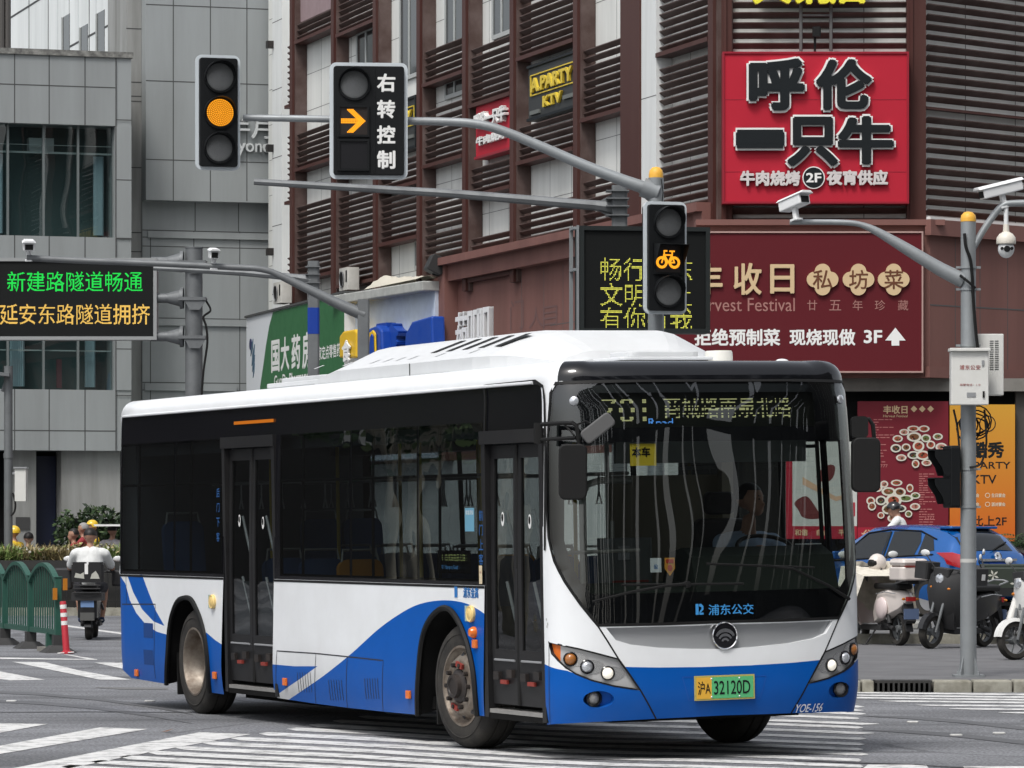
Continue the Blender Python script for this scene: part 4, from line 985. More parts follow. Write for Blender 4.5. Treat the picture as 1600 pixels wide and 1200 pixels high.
q = MB(M_brown); tw = wt(1008); wbox(q, tw - .1, tw + 1.1, ZB, ZT, -.23, .16); q.build('facade_fin', bld, world=True)
q = MB(mat('white_column', (.72, .74, .73), .5, dirt=.3, dirtcol=(.45, .46, .45), streak=True)); wbox(q, tw - 1.0, tw - .1, ZB, ZT, -.23, .12)
q.use(M_joint)
for k in range(5): wbox(q, tw - 1.0, tw - .1, 8.2 + 2.4 * k, 8.215 + 2.4 * k, .12, .123)
q.build('white_column', bld, world=True)
# white end column of the wing
te = wt(446); q = MB(MAT['white_column']); wbox(q, te, te + 1.05, 3, ZT, -1.2, .10); q.use(M_joint)
for k in range(7): wbox(q, te, te + 1.05, 4.4 + 1.9 * k, 4.42 + 1.9 * k, .10, .103)
q.use(M_hub)
for k in range(4): wbox(q, te + .9, te + 1.1, 6.4 + 2.9 * k, 6.6 + 2.9 * k, .10, .28)
q.build('white_column', bld, world=True)
SLAT = .165
def louvre(mb, t0, t1, z0, z1, nn=.02):
    """tilted blades between two fins"""
    z = z0 + .04; k = 0
    jr = random.Random(int(t0 * 97))
    while z < z1 - .06:
        mb.use(M_slat); z += jr.uniform(-.008, .008)
        a, b = wing(-t0, z, nn - .08), wing(-t1, z, nn - .08); c, d = wing(-t1, z + .085, nn + .03), wing(-t0, z + .085, nn + .03)
        up = Vector((0, 0, .02)); mb.add([a, b, c, d, a + up, b + up, c + up, d + up], [(0, 1, 2, 3), (7, 6, 5, 4), (0, 4, 5, 1), (2, 6, 7, 3), (0, 3, 7, 4), (1, 5, 6, 2)], False)
        z += SLAT * (1.25 if k % 7 == 6 else 1); k += 1
    mb.use(M_brown); wbox(mb, t0, t1, z0 - .07, z0 + .02, -.22, nn + .12)
def zoom4(y): return y / 2.858
bays = [  # pixel span of the bay, then (from, to, kind) down the picture
    (450, 465, [(190, 470, 'L'), (600, 900, 'L'), (1150, 1250, 'L')]),
    (465, 530, [(-60, 60, 'P'), (60, 150, 'L'), (560, 730, 'L'), (900, 1230, 'L')]),
    (530, 596, [(-40, 120, 'L'), (130, 330, 'W'), (420, 760, 'L'), (860, 1260, 'L')]),
    (596, 665, [(-60, 340, 'W'), (700, 830, 'L'), (870, 1070, 'L'), (1080, 1200, 'W2')]),
    (665, 737, [(-80, 190, 'W'), (190, 345, 'L'), (350, 420, 'W'), (470, 715, 'L'), (880, 1240, 'L')]),
    (737, 812, [(-60, 150, 'W'), (170, 440, 'L'), (710, 850, 'L'), (1030, 1230, 'L')]),
    (812, 912, [(-90, 215, 'L'), (540, 690, 'L'), (890, 1130, 'L')]),
    (912, 1003, [(170, 500, 'L'), (760, 1100, 'L')]),
]
lv = {}
for px0, px1, cells in bays:
    mid = (px0 + px1) / 2; t1, t0 = wt(px0) - .12, wt(px1) + .36
    if px1 == 1003: t0 = tw + 1.1
    for y0, y1, kind in cells:
        za, zb = wz(mid, zoom4(y1)), wz(mid, zoom4(y0))
        if kind == 'L': q = MB(); louvre(q, t0, t1, za, zb); q.build('louvre_screen', bld, world=True)
        elif kind == 'P':
            p_ = MB(mat('pinkish_panel', (.30, .22, .23), .6, dirt=.3)); wbox(p_, t0, t1, za, zb, -.22, -.05); p_.build('infill_panel', bld, world=True)
        else:
            w_ = MB(M_win); m0, m1 = (t0 + .3, t1 - .9) if kind == 'W' else (t0 + .2, t0 + 1.2)
            wbox(w_, m0, m1, za + .05, zb - .05, -.23, -.20); w_.use(M_winf)
            for t in (m0, (m0 + m1) / 2 + .3, m1): wbox(w_, t - .05, t + .05, za, zb, -.23, -.18)
            for z in (za, zb): wbox(w_, m0, m1, z - .05, z + .05, -.23, -.175)
            w_.build('window', bld, world=True)
# louvred stretch between the white column and the corner post
q = MB(); t0, t1 = .36, tw - 1.0; zc_ = wz(1075, 85)
louvre(q, t0, t1, wz(1075, 342), wz(1075, 97)); q.build('louvre_screen', bld, world=True); q = MB(); louvre(q, t0, t1, wz(1075, 72), ZT); q.build('louvre_screen', bld, world=True)
# broad face towards the crossing
FX0, FX1 = at(1128, 0, FRONT_Y).x, at(1445, 0, FRONT_Y).x
def Zf(py, Y=FRONT_Y): return CAMH + (HY - py) * Y / FPX
def Xf(px, Y=FRONT_Y): return (px - 800) * Y / FPX
q = MB(M_wall); q.box((FX0, FRONT_Y + .12, 0), (FX1 - .02, FRONT_Y + 6, ZT)); q.use(M_joint); q.box((Xf(1350), FRONT_Y + .116, 5), (Xf(1350) + .015, FRONT_Y + .12, ZT)); q.build('wall', bld, world=True)
for a, b in ((1125, 1143), (1416, 1446)):
    q = MB(M_brown); q.box((Xf(a), FRONT_Y - .12, Zf(352)), (Xf(b), FRONT_Y + .11, ZT)); q.box((Xf(a) + .06, FRONT_Y - .16, Zf(352)), (Xf(a) + .12, FRONT_Y - .12, ZT)); q.build('corner_post', bld, world=True)
front = plane_surf((0, FRONT_Y, 0), (1, 0, 0), (0, 0, 1))
def louvre_front(mb, sf, u0, u1, z0, z1, pitch=.203):
    z = z0
    jr = random.Random(5)
    while z < z1 - .05:
        mb.use(M_slat); e_ = jr.uniform(-.016, .016); a, b = sf(u0, z - e_, -.06), sf(u1, z + e_, -.06); c, d = sf(u1, z + .095, .04), sf(u0, z + .095, .04); up = Vector((0, 0, .02))
        mb.add([a, b, c, d, a + up, b + up, c + up, d + up], [(0, 1, 2, 3), (7, 6, 5, 4), (0, 4, 5, 1), (2, 6, 7, 3), (0, 3, 7, 4), (1, 5, 6, 2)], False); z += pitch
q = MB(); louvre_front(q, front, Xf(1143), Xf(1416), Zf(350), Zf(318)); q.build('louvre_screen', bld, world=True); q = MB(); louvre_front(q, front, Xf(1143), Xf(1416), Zf(76), ZT); q.build('louvre_screen', bld, world=True)
# the wing running back on the other side
B0 = Vector((Xf(1446), FRONT_Y, 0)); dR = Vector((math.sin(R(47)), math.cos(R(47)), 0)); rwing = plane_surf(B0, dR, (0, 0, 1))
q = MB(M_wall); q.prism([rwing(0, 0, -.13), rwing(9, 0, -.13), rwing(9, ZT, -.13), rwing(0, ZT, -.13)], -rwing.n * 4); q.use(M_joint)
for u in (1.35, 2.9, 4.4): q.prism([rwing(u, 4, -.128), rwing(u + .015, 4, -.128), rwing(u + .015, ZT, -.128), rwing(u, ZT, -.128)], rwing.n * .004)
q.build('wall', bld, world=True)
q = MB(); zr = Zf(335)
louvre_front(q, rwing, .02, 9, zr, Zf(176), .203); louvre_front(q, rwing, .02, 9, Zf(158), ZT, .203)
q.use(M_brown); q.prism([rwing(0, Zf(170), -.3), rwing(9, Zf(170), -.3), rwing(9, Zf(166), -.3), rwing(0, Zf(166), -.3)], rwing.n * .32); q.build('louvre_screen', bld, world=True)
# fascia band above the shops
q = MB(M_fascia)
zt_, zb_ = Zf(352), Zf(592)
q.box((Xf(1085), FRONT_Y - .75, zt_ - .05), (Xf(1470), FRONT_Y + .11, zt_ + .06)); q.box((Xf(1085), FRONT_Y - .62, zb_), (Xf(1448), FRONT_Y + .11, zt_ - .05))
q.build('fascia', bld, world=True)
fs = plane_surf((Xf(1448), FRONT_Y - .62, 0), dR, (0, 0, 1))
q = MB(M_fascia); q.prism([fs(0, zb_ + .02, 0), fs(12, zb_ + .02, 0), fs(12, zt_ + .02, 0), fs(0, zt_ + .02, 0)], -fs.n * 2)
q.use(M_joint)
for u in (.75, 1.5, 2.35, 3.2): q.prism([fs(u, zb_, .001), fs(u + .015, zb_, .001), fs(u + .015, zt_, .001), fs(u, zt_, .001)], fs.n * .003)
q.prism([fs(0, Zf(480), .001), fs(12, Zf(480), .001), fs(12, Zf(478), .001), fs(0, Zf(478), .001)], fs.n * .003)
q.use(M_fascia); q.prism([fs(-.15, zt_ - .25, .0), fs(12, zt_ - .25, .0), fs(12, zt_ + .06, .0), fs(-.15, zt_ + .06, .0)], fs.n * .16); q.prism([fs(-.15, zb_ + .0, .0), fs(12, zb_ + .0, .0), fs(12, zb_ + .22, .0), fs(-.15, zb_ + .22, .0)], fs.n * .12)
q.use(mat('white_ledge', (.7, .7, .68), .5)); q.prism([fs(-.1, zt_ + .06, .0), fs(12, zt_ + .06, .0), fs(12, zt_ + .12, .0), fs(-.1, zt_ + .12, .0)], fs.n * .1); q.build('fascia', bld, world=True)
# brown fascia of the receding wing, with a sunk name panel
def wtn(px, nn):                                # the same, on a plane standing nn proud of the wing
    k = (px - 800) / FPX; o = A0 + wing.n * nn; return (o.x - k * o.y) / (k * dL.y - dL.x)
t0, t1 = 0.1, wtn(684, .34)
za, zb2 = 3.6, wz(800, 396)
q = MB(M_fascia); wbox(q, t0, t1, zb2 - .02, zb2 + .16, -.24, .46); wbox(q, t0, t1, 3.3, zb2 - .02, -.24, .0); wbox(q, t1 - .55, t1, 3.3, zb2 - .02, .0, .34); wbox(q, t0, t0 + .5, 3.3, zb2 - .02, .0, .34); wbox(q, t0 + .5, t1 - .55, zb2 - .40, zb2 - .02, .0, .26)
q.use(M_joint)
for px in (815, 850, 880): t = wt(px); wbox(q, t, t + .015, 3.3, zb2 - .45, .0, .004)
wbox(q, t0 + .5, wt(860), wz(880, 506), wz(880, 506) + .02, .0, .003)
q.build('fascia', bld, world=True)
t2 = wt(545); q = MB(M_fascia); wbox(q, t1, te, 3.3, 7.35, -.24, .05); q.build('fascia', bld, world=True)
q = MB(M_wall); wbox(q, 0.3, 36.4, 0, 3.29, -.24, .1); q.build('shop_front', bld, world=True)
# raised letters of the name panel, and the ghost marks of removed ones
q = MB(mat('letter_white', (.78, .79, .8), .5)); npan = plane_surf(wing(0, 0, .0), -dL, (0, 0, 1))
for ch, px, y0, y1 in (('茹', 728, 487, 560), ('叩', 747, 484, 558), ('叩', 762, 480, 556)):
    t = wt(px); text(q, ch, npan, (-t, (wz(px, y0) + wz(px, y1)) / 2), w=.95, h=wz(px, y0) - wz(px, y1), bold=.02, thick=.12)
q.build('name_lettering', bld, world=True)
q = MB(mat('ghost_mark', (.15, .085, .08), .7))
for ch, px, y0, y1 in (('门', 808, 468, 515), ('人', 838, 480, 512), ('目', 860, 478, 510)):
    t = wt(px); text(q, ch, npan, (-t, (wz(px, y0) + wz(px, y1)) / 2), w=1.0, h=wz(px, y0) - wz(px, y1), off=.006)
q.build('ghost_lettering', bld, world=True)
# shop level: lintel, dark recess, side wall
q = MB(mat('lintel_concrete', (.22, .21, .19), .8, dirt=.5)); q.box((Xf(1100), FRONT_Y - .3, Zf(612)), (Xf(1660), FRONT_Y + .5, zb_)); q.build('lintel', bld, world=True)
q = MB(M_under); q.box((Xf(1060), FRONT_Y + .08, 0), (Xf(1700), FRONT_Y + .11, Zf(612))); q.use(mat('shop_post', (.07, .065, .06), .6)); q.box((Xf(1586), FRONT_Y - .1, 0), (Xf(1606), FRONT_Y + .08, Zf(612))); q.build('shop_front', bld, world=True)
# ------------------------------------------------------------------ grey panelled buildings across the side street
c18, s18 = math.cos(R(18)), math.sin(R(18))
dF = Vector((c18, s18, 0))
class Face:
    """upright facade plane through a pixel at distance Y, running along direction d"""
    def __init__(s, px, Y, d=dF): s.o = at(px, HY, Y); s.o.z = 0; s.d = d; s.sf = plane_surf(s.o, d, (0, 0, 1))
    def u(s, px): k = (px - 800) / FPX; return (k * s.o.y - s.o.x) / (s.d.x - k * s.d.y)
    def z(s, px, py): u = s.u(px); Y = s.o.y + u * s.d.y; return CAMH + (HY - py) * Y / FPX
    def P(s, px, py): return (s.u(px), s.z(px, py))
    def box(s, mb, u0, u1, z0, z1, n0, n1):
        return mb.prism([s.sf(u0, z0, n0), s.sf(u1, z0, n0), s.sf(u1, z1, n0), s.sf(u0, z1, n0)], s.sf.n * (n1 - n0))
M_grey = mat('grey_stone_panel', (.30, .32, .322), .6, spec=.2, dirt=.6, dirtcol=(.20, .212, .21), dscale=.8, streak=True)
M_grey2 = mat('grey_stone_panel_worn', (.31, .315, .305), .7, dirt=.9, dirtcol=(.15, .15, .14), dscale=1.3, streak=True)
M_jg = mat('grey_joint', (.07, .072, .072), .8)
M_blueglass = mat('storey_glass', (.020, .032, .034), .06, spec=.9)
FA = Face(205, 112)
ga = thing('grey_office_building', 'low grey stone-panelled building with wide dark windows and an open ground-floor entrance', 'building', tuple(FA.o))
zr = lambda py: FA.z(120, py)
UL = -26.0; U180 = FA.u(180)
q = MB(M_grey)
for y0, y1 in ((88, 195), (370, 440), (609, 704)): FA.box(q, UL, 0, zr(y1), zr(y0), -1.2, 0)
FA.box(q, U180, 0, zr(195 + 175), zr(195), -1.2, .03); FA.box(q, U180, 0, zr(609), zr(440), -1.2, .03)
FA.box(q, UL, 0, 0, 16 * 0 + zr(88), -8, -1.2)
q.use(M_grey2); FA.box(q, FA.u(100), FA.u(192), 0, zr(704), -1.2, -.35); FA.box(q, FA.u(20), FA.u(62), 0, zr(704), -1.2, -.5); FA.box(q, UL, FA.u(-40), 0, zr(704), -1.2, -.5)
q.use(M_jg)
for px in (22, 76, 132, -32, -86, -140, -194):
    u = FA.u(px)
    for y0, y1 in ((88, 195), (370, 440), (609, 704)): FA.box(q, u, u + .03, zr(y1), zr(y0), 0, .003)
for y in (136, 674): FA.box(q, UL, U180, zr(y), zr(y) + .03, 0, .0035)
for y in (186, 280, 372, 440, 545, 618): FA.box(q, U180, 0, zr(y), zr(y) + .025, .03, .033)
FA.box(q, U180, U180 + .03, zr(704), zr(88), .03, .034)
q.use(mat('weathered_coping', (.10, .10, .095), .9, dirt=1., dirtcol=(.30, .30, .28), dscale=6)); FA.box(q, UL, .05, zr(88), zr(79), -1.2, .06)
q.use(M_under); FA.box(q, UL, 0, 0, zr(705), -1.15, -1.1); q.use(mat('dark_blue_door', (.008, .012, .03), .4)); FA.box(q, FA.u(66), FA.u(98), 0, zr(712), -1.1, -.98)
q.build('wall', ga, world=True)
M_curt = mat('curtain_pale', (.34, .42, .46), .8); M_room = mat('room_dark', (.075, .105, .105), .9)
for i, (y0, y1) in enumerate(((195, 370), (440, 609))):
    cuts = [-230, -170, -110, -50, 15, 71, 125, 180]
    r = MB(M_room); FA.box(r, UL, U180, zr(y1), zr(y0), -1.19, -1.12)
    r.use(M_curt)
    for px, w in ((2, 20), (163, 12), (-100, 22)) if i == 0 else ((36, 20), (150, 12)):
        for k in range(6): u = FA.u(px - w / 2 + w * k / 6); r.tube([FA.sf(u, zr(y1) + .1, -.7), FA.sf(u, zr(y0) - .8, -.7)], .06, 6)
    if i == 0: r.use(mat('ac_white', (.45, .46, .46), .6)); FA.box(r, FA.u(52), FA.u(91), zr(235), zr(214), -.9, -.6); r.use(M_winf); FA.box(r, UL, U180, zr(239), zr(236), -.5, -.46); FA.box(r, UL, U180, zr(226), zr(225), -.5, -.46)
    else: r.use(mat('fabric_rose', (.16, .07, .08), .9)); FA.box(r, FA.u(96), FA.u(104), zr(605), zr(560), -.7, -.66); r.use(M_winf); FA.box(r, UL, U180, zr(548), zr(546), -.5, -.46)
    r.build('room_interior', ga, world=True)
    w = MB(glass('storey_window_glass', (.58, .68, .68), 1.7, wave=.01, wscale=.4)); w.add([FA.sf(UL, zr(y1), -.30), FA.sf(U180, zr(y1), -.30), FA.sf(U180, zr(y0), -.30), FA.sf(UL, zr(y0), -.30)], [(0, 1, 2, 3)])
    w.use(mat('mullion_grey', (.14, .16, .16), .5))
    for px in cuts: u = FA.u(px); FA.box(w, u - .03, u + .03, zr(y1), zr(y0), -.36, -.24)
    w.build('window', ga, world=True)
e = MB(mat('entrance_yellow', (.35, .24, .02), .6)); FA.box(e, FA.u(-8), FA.u(4), zr(790), zr(740), -.9, -.85); e.build('entrance_panel', ga, world=True)
e = MB(mat('plaque_dark', (.05, .05, .05), .7)); FA.box(e, FA.u(30), FA.u(52), zr(828), zr(808), -.5, -.47); e.build('plaque', ga, world=True)
# taller panelled block beside it
FB = Face(228, 114)
gb_ = thing('grey_panelled_block', 'tall windowless grey block clad in large stone panels with an overhanging upper part', 'building', tuple(FB.o))
zb_f = lambda px, py: FB.z(px, py)
ue = FB.u(440)
q = MB(M_grey); u0 = 0; FB.box(q, 0, ue + 2, zb_f(300, 314), 24, -3, .0); FB.box(q, -.0, ue + 2, 0, zb_f(300, 314), -3, -.45)
q.use(M_grey2); FB.box(q, FB.u(204), -.004, 0, 24, -3, -.55)
q.use(M_jg)
for px in (270, 328, 385): u = FB.u(px); FB.box(q, u, u + .028, zb_f(px, 314), 24, 0, .003)
for py in (8, 127, 250): FB.box(q, 0, ue, zb_f(240, py), zb_f(240, py) + .028, 0, .0035)
for px in (240, 308, 380): u = FB.u(px); FB.box(q, u, u + .025, 0, zb_f(px, 360), -.45, -.447)
for px in (310, 378): u = FB.u(px); FB.box(q, u, u + .025, zb_f(px, 360), zb_f(px, 314), -.45, -.447)
for py in (360, 371, 385, 497, 508, 598, 610): FB.box(q, 0, ue, zb_f(300, py), zb_f(300, py) + .025, -.45, -.4465)
for py in (42, 126, 148, 156, 260, 362, 392): FB.box(q, FB.u(204), -.004, zb_f(215, py), zb_f(215, py) + .03, -.55, -.546)
q.build('wall', gb_, world=True)
q = MB(M_grey); FB.box(q, FB.u(236), ue, zb_f(300, 371), zb_f(300, 361), -.45, -.37); FB.box(q, FB.u(240), ue, zb_f(300, 508), zb_f(300, 498), -.45, -.38); FB.box(q, FB.u(231), FB.u(375), zb_f(300, 610), zb_f(300, 599), -.45, -.38); q.build('stone_band', gb_, world=True)
q = MB(mat('letter_pale', (.50, .52, .52), .5)); 
text(q, 'Beyond', FB.sf, FB.P(383, 231), w=FB.u(421) - FB.u(347), h=1.35 * .36, bold=.01, thick=.10, off=.05)
text(q, '半月', FB.sf, FB.P(388, 198), w=FB.u(422) - FB.u(352), bold=.01, thick=.10, off=.05)
q.build('wall_lettering', gb_, world=True)
# pale tower set back behind
FT = Face(218, 124, Vector((s18, -c18, 0)))
tw_ = thing('pale_tower', 'pale rendered tower rising behind the low grey building with slanting panel joints', 'building', tuple(FT.o))
q = MB(mat('pale_render', (.80, .83, .82), .6, dirt=.5, dirtcol=(.45, .48, .47), dscale=.7, streak=True))
ul = FT.u(17); FT.box(q, ul, 2, 0, 30, -8, 0)
q.use(M_jg)
for px in (45, 75, 108, 139): u = FT.u(px); FT.box(q, u, u + (.10 if px in (45, 75, 139) else .05), 10, 30, 0, .006)
for za in (13.2, 15.4, 17.6, 19.8): FT.box(q, ul, 0, za, za + .07, 0, .008)
q.use(mat('pale_render_strip', (.5, .53, .53), .6))
for px in (90, 122, 150, 172): u = FT.u(px); FT.box(q, u, u + .06, 10, 30, 0, .005)  # thin grey upright strips on the render
q.build('wall', tw_, world=True)
for px, y0, y1 in ((104, 24, 90), (132, 40, 90), (158, 18, 92)):
    w = MB(M_win); u = FT.u(px); FT.box(w, u - .55, u + .55, FT.z(px, y1), FT.z(px, y0), .0, .015); w.use(M_winf); FT.box(w, u - .65, u - .55, FT.z(px, y1), FT.z(px, y0), 0, .05); w.build('window', tw_, world=True)
# end of another block with dark balconies
ed = thing('balcony_block', 'dark end of an old block with stacked round balconies at the picture edge', 'building', (at(-30, HY, 152).x, 152, 0))
q = MB(mat('old_block', (.16, .15, .14), .8, dirt=.5)); x0, x1 = Xf(-160, 152), Xf(17, 152)
q.box((x0, 153, 0), (x1, 159, 30)); q.build('wall', ed, world=True)
q = MB(mat('balcony_dark', (.035, .03, .03), .7))
for k in range(4):
    z = Zf(78 - 58 * k, 152); q.box((x0, 152.2, z), (x1 - .02, 153, z + 1.1))
q.use(mat('balcony_pipe', (.08, .075, .07), .6))
for px in (3, 12): q.tube([(Xf(px, 152), 152.1, 8), (Xf(px, 152), 152.1, 30)], .11, 8)
q.build('balcony_front', ed, world=True)
# ------------------------------------------------------------------ shop signs
M_red_sign = mat('sign_red', (.45, .017, .036), .5, spec=.2, dirt=.2, dirtcol=(.36, .02, .04), dscale=.6)
M_red_edge = mat('sign_red_edge', (.28, .015, .03), .4)
M_wht = mat('letter_white2', (.80, .80, .78), .45); M_blk = mat('letter_black', (.010, .013, .015), .5, spec=.2)
def board(name, label, px0, py0, px1, py1, Y, m, depth=.25, cat='sign', edge=None, ew=.05, grp=None):
    """upright board facing the crossing at distance Y; returns thing and its surface (u right, v up, metres, origin at the board's centre)"""
    cx, cy = (px0 + px1) / 2, (py0 + py1) / 2
    t = thing(name, label, cat, tuple(at(cx, cy, Y)), 0, grp); w, h = (px1 - px0) * Y / FPX / 2, (py1 - py0) * Y / FPX / 2
    q = MB(m); q.box((-w, .0, -h), (w, depth, h)); q.build('sign_face', t)
    if edge:
        q = MB(edge)
        for a, b in (((-w - ew, -.03, -h - ew), (w + ew, depth, -h)), ((-w - ew, -.03, h), (w + ew, depth, h + ew)), ((-w - ew, -.03, -h), (-w, depth, h)), ((w, -.03, -h), (w + ew, depth, h))): q.box(a, b)
        q.build('sign_frame', t)
    sf = plane_surf((0, 0, 0), (1, 0, 0), (0, 0, 1)); k = Y / FPX
    loc = lambda px, py: ((px - cx) * k, (cy - py) * k)
    return t, sf, loc, k
t, sf, L, k = board('restaurant_sign', 'big square red sign with black brush characters outlined in white', 1132, 84, 1417, 315, FRONT_Y - .5, M_red_sign, .5, edge=M_red_edge, ew=.04)
q = MB(M_wht)
rows = (('呼', 1213, 133, 88, 82), ('伦', 1318, 133, 88, 80), ('一', 1187, 218, 76, 30), ('只', 1269, 222, 80, 78), ('牛', 1352, 220, 88, 76))
for ch, x, y, w, h in rows: text(q, ch, sf, L(x, y), w=(w + 7) * k, h=(h + 7) * k, bold=.075, thick=.10)
q.build('lettering_outline', t)
q = MB(M_blk)
for ch, x, y, w, h in rows: text(q, ch, sf, L(x, y), w=w * k, h=h * k, bold=.045, off=.11, thick=.03)
q.build('lettering', t)
q = MB(mat('letter_offwhite', (.62, .58, .57), .5)); text(q, '牛肉烧烤', sf, L(1203, 279), w=94 * k, h=24 * k, bold=.05, thick=.08); text(q, '夜宵供应', sf, L(1339, 278), w=96 * k, h=24 * k, bold=.05, thick=.08); q.build('lettering_small', t)
q = MB(M_wht); c = L(1271, 278); q.lathe([(17.5 * k, 0), (17.5 * k, .06), (0, .06)], sf(*c), sf.n, 30, False); q.use(M_blk); q.lathe([(16 * k, .06), (15.8 * k, .065), (0, .065)], sf(*c), sf.n, 30, False); q.use(M_wht); text(q, '2F', sf, c, w=24 * k, h=15 * k, bold=.03, off=.07); q.build('floor_roundel', t)
q = MB(M_red_edge)
for y in (156, 269): q.box((-142 * k, -.004, L(0, y)[1]), (142 * k, .002, L(0, y)[1] + .012))
q.build('panel_seam', t)
# frame that props the sign above, with the yellow letters cut by the picture's top edge
t, sf, L, k = board('yellow_letter_sign', 'bright yellow raised letters high above the square red sign', 1180, -60, 1350, -30, FRONT_Y - .3, M_slat, .1)
q = MB(mat('letter_yellow', (.85, .78, .06), .4))
for ch, x in (('火', 1206), ('锅', 1265), ('店', 1325)): text(q, ch, sf, L(x, -28), w=62 * k, h=72 * k, bold=.05, thick=.15)
q.use(mat('strut', (.12, .12, .12), .6))
for x in (1252, 1299): c = L(x, 40); q.tube([sf(c[0], L(0, -20)[1], -.1), sf(c[0], L(0, 79)[1], -.1)], .035, 6)
c0, c1 = L(1252, 23), L(1299, 23); q.tube([sf(*c0, -.1), sf(*c1, -.1)], .025, 6); q.build('lettering', t)
t = thing('floodlight', 'small black floodlight on a post above the big red sign', 'light', tuple(at(1276, 50, FRONT_Y - .5))); q = MB(M_rub); q.rbox((-.08, -.1, -.10), (.08, .12, .10), .03); q.build('lamp_head', t); q = MB(M_rub); q.tube([(-.03, .05, -.1), (-.03, .05, -.38)], .025, 6); q.build('post', t)
# long burgundy sign
M_burg = mat('sign_burgundy', (.105, .0105, .0155), .5, spec=.2, dirt=.25, dirtcol=(.10, .013, .018), dscale=.5); M_gold = mat('letter_gold', (.62, .46, .27), .5); M_rose = mat('letter_rose', (.36, .17, .15), .5)
t, sf, L, k = board('restaurant_banner_sign', 'long burgundy sign with pale gold lettering, three quatrefoils and a white arrow', 1010, 364, 1440, 580, FRONT_Y - .86, M_burg, .24, edge=mat('sign_edge_pale', (.42, .28, .25), .5), ew=.03)
q = MB(M_gold)
for ch, x in (('丰', 1107), ('收', 1168), ('日', 1222)): text(q, ch, sf, L(x, 436), w=(44 if ch != '日' else 38) * k, h=(50 if ch != '日' else 46) * k, bold=.022, thick=.05)
for x in (1285, 1341, 1396):
    cx_, cz_ = L(x, 437); pts = []
    for a in range(0, 360, 6):
        best = 0
        for j in range(4):
            w0 = R(90 * j); d = R(a) - w0; r0, rc = 12.5 * k, 12.2 * k; b = r0 * math.cos(d); disc = b * b - r0 * r0 + rc * rc
            if disc >= 0: best = max(best, b + math.sqrt(disc))
        pts.append((cx_ + best * math.cos(R(a)), cz_ + best * math.sin(R(a))))
    slab(q, pts, sf, .0, .06)
q.build('lettering', t)
q = MB(mat('letter_dark_brown', (.13, .045, .02), .5))
for ch, x in (('私', 1285), ('坊', 1341), ('菜', 1396)): text(q, ch, sf, L(x, 437), h=30 * k, bold=.012, off=.066)
q.build('lettering_quatrefoil', t)
q = MB(M_rose); text(q, 'Harvest Festival', sf, L(1160, 476), w=164 * k, h=21 * k, bold=.004, off=.006)
for ch, x in zip('廿五年珍藏', (1269, 1305, 1340, 1375, 1411)): text(q, ch, sf, L(x, 477), h=16 * k, off=.006)
q.build('lettering_rose', t)
q = MB(M_wht); text(q, '拒绝预制菜', sf, L(1152, 527), w=134 * k, h=27 * k, bold=.03, off=.006); text(q, '现烧现做', sf, L(1285, 527), w=103 * k, h=26 * k, bold=.03, off=.006); text(q, '3F', sf, L(1364, 526), w=29 * k, h=21 * k, bold=.03, off=.006)
slab(q, [L(*p) for p in ((1399, 512), (1415, 532), (1405, 532), (1405, 540), (1393, 540), (1393, 532), (1383, 532))], sf, .0, .006); q.build('lettering_white', t)
# entertainment signs on the receding wing
def wing_board(name, label, px0, px1, ya0, yb0, n, m, edge=None):
    """board parallel to the wing: pixel span and its top/bottom at the nearer edge"""
    u0, u1 = -wt(px0), -wt(px1); z1, z0 = wz(px1, ya0), wz(px1, yb0)
    o = wing(u0, z0, n); t = thing(name, label, 'sign', tuple(o)); W_, H_ = u1 - u0, z1 - z0
    sf = plane_surf((0, 0, 0), -dL, (0, 0, 1)); q = MB(m); slab(q, [(0, 0), (W_, 0), (W_, H_), (0, H_)], sf, -.3, 0); q.build('sign_face', t)
    if edge: 
        q = MB(edge)
        for a in ([(0, 0), (W_, 0), (W_, .06), (0, .06)], [(0, H_ - .06), (W_, H_ - .06), (W_, H_), (0, H_)], [(W_ - .08, .06), (W_, .06), (W_, H_ - .06), (W_ - .08, H_ - .06)]): slab(q, a, sf, 0, .05)
        q.build('sign_frame', t)
    return t, sf, W_, H_
M_yel = mat('letter_ktv_yellow', (.70, .52, .05), .45); M_dk = mat('sign_dark_grey', (.035, .038, .038), .5)
